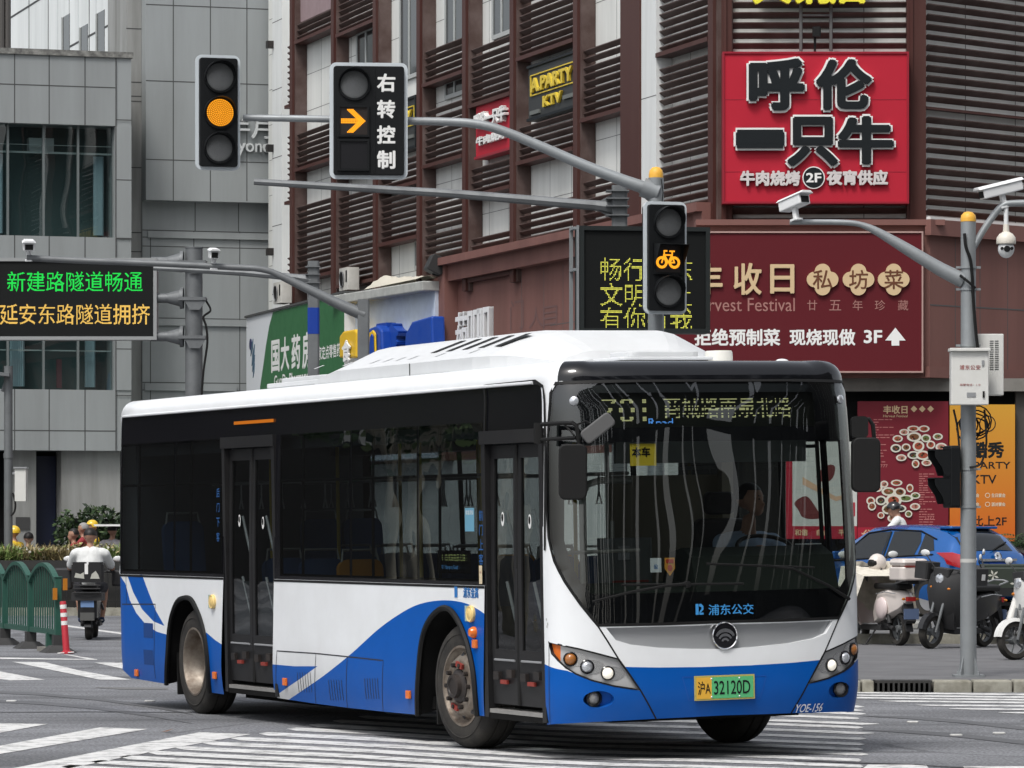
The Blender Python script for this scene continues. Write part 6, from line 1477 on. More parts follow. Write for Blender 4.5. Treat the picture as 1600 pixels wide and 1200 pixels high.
# tunnel message sign on its thick post
GY = 72.0; G = lambda x, y, d=0.: at(x, y, GY + d); gx = G(303, 0).x
t = thing('sign_gantry_post', 'thick weathered grey post with flanged brackets holding the tunnel sign', 'post', (gx, GY, 0))
q = MB(M_galv_d); q.tube([(gx, GY, 0), (gx, GY, G(0, 388).z)], .155, 22); q.lathe([(.165, 0), (.165, .02), (0, .021)], (gx, GY, G(0, 388).z), (0, 0, 1), 22, False); q.build('pole', t, world=True)
for y in (410, 467, 527):
    q = MB(M_galv_d); q.tube([G(236, y - 1), G(270, y - 1)], .085, 12); q.tube([G(262, y - 1), G(284, y - 1)], [.09, .16], 12)
    q.lathe([(.19, -.03), (.19, .03)], G(284, y - 1), (1, 0, 0), 14); q.box(tuple(G(278, y + 2, -.22)), tuple(G(324, y - 1, .22))); q.prism([G(288, y + 2, -.2), G(322, y + 2, -.2), G(312, y + 17, -.2), G(296, y + 17, -.2)], (0, .02, 0)); q.build('bracket', t, world=True)
q = MB(M_rub); q.tube(spline([G(322, 470, -.1), G(329, 485, -.15), G(318, 495, -.18), G(322, 510, -.18), G(324, 535, -.17), G(318, 580, -.16), G(315, 620, -.16)], 5), .02, 6); q.build('cable', t, world=True)
t = ledboard('tunnel_message_sign', 'wide black sign with green characters over yellow ones beside the grey post', -8, 403, 245, 531, GY - .1, 0, (('新建路隧道畅通', 117, 440, 31, 211, 'green', .75, 32), ('延安东路隧道拥挤', 117, 491, 32, 234, 'amber', .85, 32)), .35, .06, mat('sign_case', (.30, .31, .31), .5, metal=.2))
# camera mast in front of the shop signs
CY_ = 52.0; C_ = lambda x, y, d=0.: at(x, y, CY_ + d); cx0 = C_(568, 0).x
t = thing('camera_mast', 'grey mast whose long bent arm carries two white box cameras over the lane', 'mast', (cx0, CY_, 0 + (KH if True else 0)))
q = MB(M_galv_d); q.rbox((cx0 - .075, CY_ - .075, KH), (cx0 + .075, CY_ + .075, C_(0, 468).z), .02); q.build('pole', t, world=True)
q = MB(M_galv_d); q.tube(spline([C_(570, 492), C_(540, 480), (C_(490, 456)), C_(440, 432), C_(422, 424), C_(400, 419.5), C_(370, 418), C_(250, 412), C_(120, 407), C_(42, 403)], 4), [.085 - .045 * min(1, i / 14) for i in range(37)], 10); q.build('arm', t, world=True)
def box_camera(name, label, c, yaw, pitch, L_=.34, wd=.14, grp=None, roll=0.):
    t = thing(name, label, 'camera', tuple(c), (0, pitch, yaw), grp); m = mat('camera_white', (.74, .75, .75), .4)
    q = MB(m); q.box((-L_ / 2, -wd / 2, -.05), (L_ / 2, wd / 2, .055)); q.build('casing', t, bevel=.012)
    q = MB(m); q.prism([(-L_ / 2 - .02, -wd / 2 - .015, .055), (-L_ / 2 - .02, wd / 2 + .015, .055), (-L_ / 2 - .02, wd / 2 - .02, .085), (-L_ / 2 - .02, -wd / 2 + .02, .085)], (L_ + .07, 0, 0)); q.build('sun_hood', t, bevel=.005)
    q = MB(M_rub); q.box((L_ / 2, -wd * .34, -.035), (L_ / 2 + .006, wd * .34, .035)); q.build('lens_window', t)
    q = MB(m); q.rbox((-.03, -.03, -.17), (.03, .03, -.05), .02); q.rbox((-.06, -.05, -.19), (.06, .05, -.17), .02); q.build('mount', t)
    return t
box_camera('traffic_camera', 'white box camera at the far tip of the bent arm', C_(45, 385), R(-82), R(8), .3, .15, 'box cameras on the bent arm')
box_camera('traffic_camera', 'white box camera on the bent arm beside the thick post', C_(334, 398), R(-80), R(6), .28, .12, 'box cameras on the bent arm')
# pole with a blue band
BY = 60.0; Bp = lambda x, y, d=0.: at(x, y, BY + d); bx = Bp(490, 0).x
t = thing('banded_arm_post', 'grey post with a blue band, in front of the green pharmacy sign', 'post', (bx, BY, 0))
q = MB(M_galv_d); q.rbox((bx - .085, BY - .085, 0), (bx + .085, BY + .085, Bp(0, 408).z), .03)
for y in (418, 430, 443, 455): q.box((bx - .12, BY - .12, Bp(0, y).z), (bx + .1, BY + .1, Bp(0, y).z + .014))
q.build('pole', t, world=True); q = MB(M_galv_d); q.tube([Bp(486, 438), Bp(465, 434), Bp(380, 426), Bp(240, 419)], [.09, .055, .05, .035], 8, smooth=False); q.build('arm', t, world=True)
q = MB(mat('band_blue', (.006, .04, .28), .45)); q.rbox((bx - .088, BY - .088, Bp(0, 522).z), (bx + .088, BY + .088, Bp(0, 481).z), .03); q.build('colour_band', t, world=True)
# near pole at the kerb with its cameras and cabinets
RY = 42.9; Q = lambda x, y, d=0.: at(x, y, RY + d); rx = Q(1513, 0).x
t = thing('kerbside_pole', 'tall grey pole with a yellow cap standing on the kerb, arms to both sides', 'pole', (rx, RY, KH))
q = MB(M_galv); q.tube([(rx, RY, KH), (rx, RY, Q(0, 660).z), (rx, RY, Q(0, 345).z)], [.088, .082, .080], 24); base_flange(q, rx, RY, KH)
q.build('pole', t, world=True)
q = MB(M_capy); q.lathe([(.083, -.01), (.084, .02), (.075, .06), (.045, .09), (0, .1)], (rx, RY, Q(0, 345).z), (0, 0, 1), 20); q.build('pole_cap', t, world=True)
q = MB(mat('band_pale', (.5, .5, .48), .5)); q.lathe([(.0875, -.02), (.0875, .02)], (rx, RY, Q(0, 876).z), (0, 0, 1), 24); q.build('colour_band', t, world=True)
q = MB(M_galv)
for y in (418, 452, 540, 733, 792): q.lathe([(.083, -.012), (.092, -.012), (.092, .012), (.083, .012)], (rx, RY, Q(0, y).z), (0, 0, 1), 20); q.box((rx - .13, RY - .02, Q(0, y).z - .012), (rx - .08, RY + .02, Q(0, y).z + .012)); q.box((rx + .08, RY - .02, Q(0, y).z - .012), (rx + .13, RY + .02, Q(0, y).z + .012))
q.build('pole_clamp', t, world=True)
q = MB(M_galv); pl_ = spline([Q(1505, 438), Q(1470, 421), Q(1420, 391), Q(1390, 373), Q(1365, 359), Q(1345, 351), Q(1325, 348), Q(1290, 347), Q(1234, 347)], 4); q.tube(pl_, [.085 - .055 * min(1, i / 20) for i in range(len(pl_))], 10); q.build('arm', t, world=True)
q = MB(M_galv); q.tube(spline([Q(1518, 392), Q(1535, 362), Q(1556, 332), Q(1566, 322), Q(1578, 318), Q(1620, 317)], 4), .036, 10); q.prism([Q(1520, 372, -.01), Q(1540, 360, -.01), Q(1524, 392, -.01)], (0, .02, 0)); q.build('arm', t, world=True)
q = MB(M_rub); q.tube(spline([Q(1507, 365, -.1), Q(1509, 385, -.12), Q(1516, 405, -.12), Q(1519, 430, -.11), Q(1521, 470, -.1), Q(1525, 520, -.1), Q(1528, 545, -.08)], 5), .018, 7); q.tube(spline([Q(1500, 430, -.1), Q(1515, 442, -.12), Q(1524, 450, -.1)], 4), .014, 6)
rnd = random.Random(9)
for i in range(6):     # slack loops of cable under the cabinet
    c = Q(1522 + rnd.uniform(-9, 9), 664 + rnd.uniform(-8, 10), .10 + rnd.uniform(0, .05)); r_ = rnd.uniform(.09, .16); sq = rnd.uniform(.75, 1.3)
    q.tube([c + Vector((r_ * math.cos(a), rnd.uniform(-.01, .01), r_ * sq * math.sin(a))) for a in np.linspace(0, 2 * math.pi, 15)], .0085, 5)
q.tube(spline([Q(1490, 640, -.1), Q(1496, 670, -.12), Q(1500, 720, -.1), Q(1498, 745, -.1)], 4), .012, 5); q.tube(spline([Q(1538, 640, -.1), Q(1541, 680, -.12), Q(1540, 700, -.1), Q(1532, 725, -.1), Q(1515, 730, -.1)], 4), .012, 5)
q.build('cable', t, world=True)
box_camera('traffic_camera', 'white camera on the tip of the arm just below the red sign', Q(1241, 318), R(-55), R(-12), .36, .15, 'box cameras on the kerbside pole')
box_camera('traffic_camera', 'long white camera on the bent arm above the dome camera', Q(1564, 297), R(-158), R(14), .48, .13, 'box cameras on the kerbside pole')
t = thing('dome_camera', 'white dome camera hanging from the short bent arm', 'camera', tuple(Q(1572, 380))); m = mat('camera_white', (.74, .75, .75), .4)
q = MB(mat('camera_ivory', (.70, .66, .58), .4)); q.lathe([(0, .20), (.03, .2), (.035, .12), (.07, .10), (.10, .06), (.105, -.0), (.10, -.01)], (0, 0, 0), (0, 0, 1), 22); q.build('hood', t)
q = MB(m); q.ball((0, 0, -.06), (.088, .088, .10)); q.build('ball', t); q = MB(M_rub); q.lathe([(.034, 0), (.034, .02), (0, .022)], (0, -.08, -.065), (0, -1, -.1), 16); q.lathe([(.018, 0), (.018, .012), (0, .013)], (.05, -.07, -.06), (.3, -1, 0), 10); q.lathe([(.018, 0), (.018, .012), (0, .013)], (-.05, -.07, -.06), (-.3, -1, 0), 10); q.build('lens', t); q = MB(m); q.tube([(0, 0, .2), (0, 0, .45)], .025, 10); q.build('mount', t)
M_cab = mat('cabinet_white', (.66, .66, .63), .45, dirt=.3, dirtcol=(.5, .5, .46), dscale=4)
t = thing('equipment_cabinet', 'white police equipment cabinet strapped to the near face of the kerbside pole', 'cabinet', tuple(Q(1513, 590, -.12))); k = RY / FPX
q = MB(M_cab); q.box((-29 * k, -.16, -43 * k), (29 * k, .03, 40 * k)); q.build('casing', t, bevel=.008); q = MB(M_cab); q.box((-31.5 * k, -.20, 40 * k), (31.5 * k, .03, 45 * k)); q.build('rain_cap', t, bevel=.006)
sf = plane_surf((0, -.16, 0), (1, 0, 0), (0, 0, 1)); q = MB(mat('faded_red', (.36, .14, .13), .6)); 
for i, ch in enumerate('浦东公安'): text(q, ch, sf, ((-12.5 + i * 8.4) * k, 15 * k), h=7.5 * k, bold=.02)
text(q, '报警电话：110', sf, (0, -12 * k), w=32 * k, h=3.4 * k, bold=.01); q.build('lettering', t)
q = MB(M_garn); q.box((18 * k, -.172, 18 * k), (22 * k, -.16, 26 * k)); q.box((-5 * k, -.166, -31 * k), (9 * k, -.16, -24 * k)); q.use(M_rub); q.box((19.5 * k, -.172, -32 * k), (22.5 * k, -.16, -22 * k)); q.build('latch', t)
t = thing('ventilated_cabinet', 'white louvred cabinet on the far side of the kerbside pole', 'cabinet', tuple(Q(1543, 572, .16)))
q = MB(M_cab); q.box((-30 * k, -.08, -46 * k), (24 * k, .12, 50 * k)); q.build('casing', t, bevel=.008); q = MB(M_jg)
for r_ in range(14):
    for c_ in (2, 10): q.box((c_ * k, -.084, (38 - r_ * 3.4) * k), ((c_ + 6) * k, -.08, (39.3 - r_ * 3.4) * k))
q.build('vent', t)
t = thing('pedestrian_signal', 'black two-lens crossing signal seen edge-on beside the kerbside pole', 'traffic light', tuple(Q(1482, 745, -.02)), R(-80))
q = MB(M_sigblk); q.rbox((-.15, -.02, -.33), (.15, .09, .33), .03, 3, axis=1); q.build('housing', t, bevel=.01)
for v in (.15, -.15):
    q = MB(M_sigblk); 
    for s_ in (-1, 1): q.prism([(s_ * .145, -.02, v + .14), (s_ * .145, -.19, v + .13), (s_ * .145, -.185, v + .06), (s_ * .145, -.11, v - .05), (s_ * .145, -.08, v - .14), (s_ * .145, -.02, v - .14)], (s_ * -.008, 0, 0))
    q.box((-.145, -.19, v + .13), (.145, -.02, v + .14)); q.build('visor', t); q = MB(M_lensd); q.lathe([(.12, 0), (.08, .02), (0, .03)], (0, -.02, v), (0, -1, 0), 20); q.build('lens', t)
q = MB(M_galv); q.box((-.03, .13, .2), (.03, .24, .24)); q.box((-.03, .13, -.24), (.03, .24, -.2)); q.build('bracket', t)
# slim post on the far left with a lamp housing and a cabinet
LY = 79.5; Lp = lambda x, y, d=0.: at(x, y, LY + d); lx = Lp(13, 0).x
t = thing('planter_post', 'slim grey post with a white cabinet, rising behind the planted bed', 'post', (lx, LY, 0))
q = MB(M_galv_d); q.tube([(lx, LY, 0), (lx, LY, Lp(0, 572).z)], .085, 16); q.tube([(lx, LY, Lp(0, 708).z), (lx, LY, Lp(0, 716).z)], .095, 16); q.build('pole', t, world=True)
q = MB(M_galv_d); q.prism([Lp(-60, 574, -.3), Lp(14, 583, -.3), Lp(14, 588, -.3), Lp(-60, 580, -.3)], (0, .6, 0)); q.tube([Lp(4, 612), Lp(12, 590)], .04, 8); q.build('arm', t, world=True)
q = MB(M_cab); q.box(tuple(Lp(23, 783, -.15)), tuple(Lp(43, 733, .15))); q.use(M_garn); q.box(tuple(Lp(21, 732, -.18)), tuple(Lp(45, 730, .18))); q.tube([Lp(18, 740), Lp(24, 740)], .03, 6); q.tube([Lp(18, 772), Lp(24, 772)], .03, 6); q.build('control_box', t, world=True)
q = MB(M_rub); q.tube(spline([Lp(20, 770, -.1), Lp(24, 788, -.12), Lp(22, 800, -.1), Lp(17, 806, -.1)], 4), .02, 5); q.build('cable', t, world=True)
# ------------------------------------------------------------------ fence, delineator, planted bed, hedge, fern
M_fence = mat('fence_green', (.022, .085, .062), .4, dirt=.4, dirtcol=(.05, .10, .08), dscale=4)
M_rubf = mat('fence_foot_rubber', (.045, .045, .045), .8, dirt=.5)
f0 = Vector((-6.19, 55.0, 0)); pitch = 1.9
for i in range(4):
    a = f0 + dL * (pitch * i); t = thing('road_fence', ['green arched road fence panel nearest the red and white delineator', 'second green arched fence panel back from the delineator', 'third green arched fence panel, cut by the picture edge', 'green arched fence panel beyond the picture edge'][i], 'fence', tuple(a), math.atan2(dL.y, dL.x), 'arched road fence panels')
    for x in ((0, pitch - .03) if i == 3 else (0,)):
        q = MB(M_fence); q.box((x - .045, -.045, .1), (x + .045, .045, 1.02)); q.box((x - .055, -.055, 1.02), (x + .055, .055, 1.035)); q.build('post', t, bevel=.006)
        q = MB(M_rubf); q.box((x - .07, -.07, .10), (x + .07, .07, .24)); q.prism([(x - .09, -.10, .10), (x + .09, -.10, .10), (x + .12, -.24, .0), (x - .12, -.24, .0)], (0, .001, 0)); vs = [(x - .22, -.22, 0), (x + .22, -.22, 0), (x + .22, .22, 0), (x - .22, .22, 0), (x - .1, -.1, .1), (x + .1, -.1, .1), (x + .1, .1, .1), (x - .1, .1, .1)]; q.add(vs, [(3, 2, 1, 0), (4, 5, 6, 7), (0, 1, 5, 4), (1, 2, 6, 5), (2, 3, 7, 6), (3, 0, 4, 7)], False); q.build('foot', t)
    x0, x1 = .05, pitch - .05; q = MB(M_fence)
    arch = lambda x: .98 + .24 * math.sin(math.pi * (x - x0) / (x1 - x0)) ** .8
    pts = [x0 + (x1 - x0) * k / 18 for k in range(19)]
    vs = []
    for x in pts: z = arch(x); vs += [(x, -.04, z - .05), (x, .04, z - .05), (x, .04, z), (x, -.04, z)]
    q.add(vs, [(4 * k + j, 4 * k + 4 + j, 4 * k + 4 + (j + 1) % 4, 4 * k + (j + 1) % 4) for k in range(18) for j in range(4)], False)
    q.box((x0, -.03, .24), (x1, .03, .31))
    for k in range(1, 11): x = x0 + (x1 - x0) * k / 11; q.box((x - .008, -.010, .31), (x + .008, .010, arch(x) - .05))
    q.build('railing', t)
    if i == 0:
        for dx, dy, z in ((-.05, .06, .80), (.0, -.09, .93)):
            q = MB(M_orange if False else mat('reflector_amber', (.45, .17, .02), .3)); q.box((-.06 + dx, dy - .03, z - .08), (-.035 + dx, dy + .03, z + .08)); q.build('reflector', t)
        q = MB(M_fence); q.box((.5, -.05, .0), (.6, .05, .26)); q.use(mat('stone_block', (.22, .21, .19), .85)); q.box((.3, -.18, 0), (.85, .12, .06)); q.build('support', t)
t = thing('road_delineator', 'red flexible delineator with three white bands at the end of the green fence', 'bollard', tuple(on_ground(104, 1021.5)), (0, R(-4), 0))
q = MB(mat('delineator_red', (.42, .025, .04), .5), True); q.lathe([(.10, 0), (.10, .02), (.05, .035), (.046, .05), (.043, .70), (.035, .71), (0, .71)], (0, 0, 0), (0, 0, 1), 18); q.build('post', t)
for z in (.61, .50, .39): q = MB(M_wht, True); q.lathe([(.0455, z), (.0455, z + .055)], (0, 0, 0), (0, 0, 1), 18); q.build('reflective_band', t)
q = MB(M_wht); q.box((-.11, -.10, .012), (-.02, -.03, .024)); q.box((.03, -.10, .012), (.11, -.04, .024)); q.build('base_mark', t)
# median bed with railing
PBY = 77.6
t = thing('planter_bed', 'long dark raised planting bed with a black railing in front of the grey building', 'planter', (at(60, 0, PBY).x, PBY, 0))
x0, x1 = at(-420, 0, PBY).x, at(420, 0, PBY).x
q = MB(mat('planter_dark', (.028, .028, .027), .8, dirt=.6, dirtcol=(.06, .06, .055))); q.box((x0, PBY + .5, 0), (x1, PBY + 1.6, 1.06)); q.build('trough', t, world=True)
q = MB(M_kerb); q.box((x0, PBY, 0), (x1, PBY + .49, .15)); q.build('kerb', t, world=True)
q = MB(mat('railing_black', (.012, .012, .012), .5)); q.box((x0, PBY + .2, .86), (x1, PBY + .25, .90)); q.box((x0, PBY + .2, .25), (x1, PBY + .25, .29))
x = x0
while x < x1: q.box((x, PBY + .21, .15), (x + .03, PBY + .24, .9)); x += .16
q.build('railing', t, world=True)
def leafmat(name, c, var=.35):
    m = mat(name, c, .6, spec=.3); nt = m.node_tree; n = nt.nodes; g_ = n.new('ShaderNodeNewGeometry'); h = n.new('ShaderNodeHueSaturation'); h.inputs['Color'].default_value = (*c, 1)
    mp = n.new('ShaderNodeMapRange'); mp.inputs['To Min'].default_value = 1 - var; mp.inputs['To Max'].default_value = 1 + var; nt.links.new(g_.outputs['Random Per Island'], mp.inputs['Value']); nt.links.new(mp.outputs[0], h.inputs['Value']); nt.links.new(h.outputs[0], n['Principled BSDF'].inputs['Base Color']); return m
rnd = random.Random(21)
def blades(mb, c, n, h, spread, w):
    for _ in range(n):
        a = rnd.uniform(0, 6.28); l = h * rnd.uniform(.6, 1.2); d = Vector((math.cos(a), math.sin(a), 0)); s_ = Vector((-d.y, d.x, 0)) * w; b = c + Vector((rnd.uniform(-.08, .08), rnd.uniform(-.08, .08), 0)); o = rnd.uniform(.2, 1) * spread
        p1 = b + d * o * .45 + Vector((0, 0, l * .7)); p2 = b + d * o + Vector((0, 0, l * (1.0 - .35 * o / max(spread, .01))))
        mb.add([b - s_, b + s_, p1 + s_ * .8, p1 - s_ * .8, p2], [(0, 1, 2, 3), (3, 2, 4)], False)
q = MB(); gl = [leafmat('grass_pale', (.34, .37, .13)), leafmat('grass_green', (.17, .24, .075)), leafmat('grass_straw', (.30, .25, .13))]
for i in range(330):
    x = x0 + (x1 - x0) * rnd.random(); q.use(gl[min(2, int(abs(math.sin(x * .9)) * 2.3 + rnd.random() * .9))]); blades(q, Vector((x, PBY + .6 + rnd.random() * .9, 1.04)), 26, rnd.uniform(.22, .40), .34, .012)
for i in range(2600):
    x = x0 + (x1 - x0) * rnd.random(); q.use(rnd.choice(gl)); c = Vector((x, PBY + .55 + rnd.random(), 1.08 + .22 * rnd.random() * (1 + .5 * math.sin(x * 2.1)))); a = rnd.uniform(0, 6.28); d = Vector((math.cos(a), math.sin(a), rnd.uniform(-.2, .7))) * rnd.uniform(.05, .10); s_ = Vector((-d.y, d.x, .3 * d.z)) * .35; q.add([c - d, c - s_, c + d, c + s_], [(0, 1, 2, 3)], False)
q.use(mat('blossom_white', (.62, .60, .56), .7))
for i in range(70):
    x = x0 + (x1 - x0) * rnd.random(); c = Vector((x, PBY + .55 + rnd.random() * .4, 1.12 + .2 * rnd.random())); q.add([c + Vector((-.03, 0, 0)), c + Vector((0, 0, -.025)), c + Vector((.03, 0, 0)), c + Vector((0, 0, .03))], [(0, 1, 2, 3)], False)
tag(q.build('planter_grass'), 'mass of pale green and straw coloured grasses filling the raised bed', 'grass', kind='stuff')
def leaf_cloud(mb, mats, pts, size):
    for p in pts:
        mb.use(rnd.choice(mats)); a = Vector((rnd.gauss(0, 1), rnd.gauss(0, 1), rnd.gauss(0, 1))).normalized(); b = a.orthogonal().normalized(); b = (Matrix.Rotation(rnd.uniform(0, 6.28), 3, a) @ b); c = a.cross(b); s_ = size * rnd.uniform(.6, 1.3)
        mb.add([p - b * s_, p - c * s_ * .45, p + b * s_, p + c * s_ * .45], [(0, 1, 2, 3)], False)
hl = [leafmat('hedge_leaf', (.035, .062, .026)), leafmat('hedge_leaf_dark', (.020, .038, .018)), leafmat('hedge_leaf_light', (.06, .095, .035))]
HYY = 95.0; hx0, hx1 = at(84, 0, HYY).x, at(300, 0, HYY).x
t = thing('hedge', 'dark green clipped hedge against the grey building behind the planted bed', 'hedge', ((hx0 + hx1) / 2, HYY, 0)); q = MB(); pts = []
for i in range(6500):
    x = rnd.uniform(hx0, hx1); top = 2.10 + .10 * math.sin(x * 5) + .06 * math.sin(x * 13); z = rnd.uniform(.1, top); y = HYY + (rnd.uniform(-.15, .15) if rnd.random() < .65 else rnd.uniform(0, 1.2)); 
    if x < hx0 + .18 and z > top - .25 + (x - hx0): continue
    if z > top - .12 or rnd.random() < .9: pts.append(Vector((x, y + rnd.gauss(0, .06), z + rnd.gauss(0, .03))))
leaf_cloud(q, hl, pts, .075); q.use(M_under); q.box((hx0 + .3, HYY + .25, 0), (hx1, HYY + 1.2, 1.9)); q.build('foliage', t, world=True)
# ferny palm at the right edge
t = thing('fern_palm', 'dark ferny palm with arching fronds behind the blue car', 'plant', tuple(at(1612, HY, 75) * Vector((1, 1, 0)) if False else Vector((at(1612, 0, 75).x, 75, FH)))); q = MB(); fm_ = [leafmat('fern_leaf', (.022, .055, .022)), leafmat('fern_leaf_light', (.045, .085, .03))]
for i in range(34):
    a = rnd.uniform(0, 6.28); el = rnd.uniform(.3, 1.2); L_ = rnd.uniform(.8, 1.3); d = Vector((math.cos(a), math.sin(a), 0)); p0 = Vector((0, 0, 1.05))
    for k in range(1, 15):
        s_ = k / 14; p = p0 + d * L_ * math.cos(el) * s_ + Vector((0, 0, L_ * (math.sin(el) * s_ - .55 * s_ * s_))); sd = Vector((-d.y, d.x, 0))
        for g_ in (-1, 1): q.use(rnd.choice(fm_)); w = .22 * (1 - .6 * s_); e = p + sd * g_ * w + Vector((0, 0, -.05)) + d * .08; q.add([p - d * .02, p + d * .02, e], [(0, 1, 2)], False)
q.build('frond_cluster', t); q = MB(mat('palm_stem', (.06, .045, .03), .9)); q.tube([(0, 0, 0), (0, 0, 1.06)], .12, 10); q.build('stem', t)
# ------------------------------------------------------------------ people: one continuous body each
M_skin = mat('skin', (.38, .21, .145), .55); M_hair = mat('hair_black', (.012, .010, .009), .5)
def figure(name, label, loc, rot, caps, head, hair_m=None, voxel=.016, extra=(), skin_m=None, face=True):
    """caps: [(p0, r0, p1, r1, material)] in the figure's own axes (x forward, z up); head: (centre, yaw, pitch)"""
    sk = skin_m or M_skin; t = thing(name, label, 'person', loc, rot)
    hc = Vector(head[0]); HM = Euler((0, head[2], head[1])).to_matrix(); hv = lambda x, y, z: hc + HM @ Vector((x, y, z))
    caps = list(caps)
    caps += [(hv(.0, 0, .03), .098, hv(-.03, 0, .03), .095, sk), (hv(.045, 0, -.055), .058, hv(.02, 0, -.02), .075, sk), (hv(.085, 0, -.005), .017, hv(.108, 0, -.025), .016, sk), (hv(-.01, .083, -.005), .022, hv(-.015, .088, .025), .02, sk), (hv(-.01, -.083, -.005), .022, hv(-.015, -.088, .025), .02, sk), (hv(.075, 0, -.085), .024, hv(.06, 0, -.09), .03, sk)]
    mb = MB(sk)
    for p0, r0, p1, r1, m in caps:
        p0, p1 = Vector(p0), Vector(p1); d = p1 - p0; L_ = d.length
        if L_ < 1e-4: mb.ball(p0, max(r0, r1), 14, 10); continue
        ax = d / L_; prof = [(max(r0 * math.sin(a), 1e-4), -r0 * math.cos(a)) for a in np.linspace(0, math.pi / 2, 5)] + [(max(r1 * math.cos(a), 1e-4), L_ + r1 * math.sin(a)) for a in np.linspace(0, math.pi / 2, 5)]
        mb.lathe(prof, p0, ax, 14)
    me = bpy.data.meshes.new('tmp'); me.from_pydata(mb.v, [], mb.f); o = bpy.data.objects.new('tmp', me); COL.objects.link(o)
    rm = o.modifiers.new('r', 'REMESH'); rm.mode = 'VOXEL'; rm.voxel_size = voxel; sm = o.modifiers.new('s', 'SMOOTH'); sm.iterations = 4; sm.factor = .5
    bpy.context.view_layer.update(); ev = o.evaluated_get(bpy.context.evaluated_depsgraph_get()); m2 = bpy.data.meshes.new_from_object(ev); bpy.data.objects.remove(o); bpy.data.meshes.remove(me)
    mats = []
    for c in caps:
        if c[4] not in mats: mats.append(c[4])
    for m in mats: m2.materials.append(m)
    P0 = np.array([list(c[0]) for c in caps]); P1 = np.array([list(c[2]) for c in caps]); R0 = np.array([c[1] for c in caps]); R1 = np.array([c[3] for c in caps]); MI = np.array([mats.index(c[4]) for c in caps]); D = P1 - P0; LL = np.maximum((D ** 2).sum(1), 1e-9)
    cen = np.zeros(len(m2.polygons) * 3); m2.polygons.foreach_get('center', cen); cen = cen.reshape(-1, 3)
    tt = np.clip(((cen[:, None, :] - P0[None]) * D[None]).sum(2) / LL[None], 0, 1); dist = np.linalg.norm(cen[:, None, :] - (P0[None] + tt[..., None] * D[None]), axis=2) - (R0 + tt * (R1 - R0))
    m2.polygons.foreach_set('material_index', MI[dist.argmin(1)].astype(np.int32)); m2.polygons.foreach_set('use_smooth', np.ones(len(m2.polygons), bool)); m2.name = 'body'
    b = bpy.data.objects.new('body', m2); COL.objects.link(b); b.parent = t
    if hair_m:
        h = MB(hair_m); vs = []; n = 20; mm = 7
        for i in range(mm + 1):
            a = R(100) * i / mm
            for k in range(n):
                w = 2 * math.pi * k / n; lim = 1.0 if math.cos(w) < .3 else .62
                aa = a * lim; vs.append(hv(-.018 + .112 * math.sin(aa) * math.cos(w), .102 * math.sin(aa) * math.sin(w), .035 + .112 * math.cos(aa)))
        h.add(vs, [(i * n + k, (i + 1) * n + k, (i + 1) * n + (k + 1) % n, i * n + (k + 1) % n) for i in range(mm) for k in range(n)], True); h.build('hair', t)
    if face:
        e = MB(mat('eye_dark', (.02, .015, .012), .3))
        for s_ in (-1, 1): e.ball(hv(.083, .034 * s_, .018), (.010, .014, .008), 8, 6); e.tube([hv(.088, .018 * s_, .040), hv(.086, .05 * s_, .042)], .005, 5)
        e.use(mat('lips', (.26, .10, .09), .5)); e.tube([hv(.088, -.024, -.058), hv(.097, 0, -.056), hv(.088, .024, -.058)], .006, 6); e.build('face_detail', t)
    return t, hv
def hand(caps, wrist, dirv, side, m, curl=.6):
    d = Vector(dirv).normalized(); s_ = Vector(side).normalized(); dn = d.cross(s_).normalized(); w = Vector(wrist); caps.append((w, .026, w + d * .07, .034, m))
    for k, (o, l) in enumerate(((-.03, .062), (-.01, .072), (.01, .068), (.03, .055))):
        b = w + d * .085 + s_ * o; m1 = b + d * l * .5; e = m1 + (d * (1 - curl) + dn * curl).normalized() * l * .6; caps.append((b, .010, m1, .009, m)); caps.append((m1, .009, e, .008, m))
    caps.append((w + d * .03 - s_ * .03, .012, w + d * .07 - s_ * .055, .010, m))
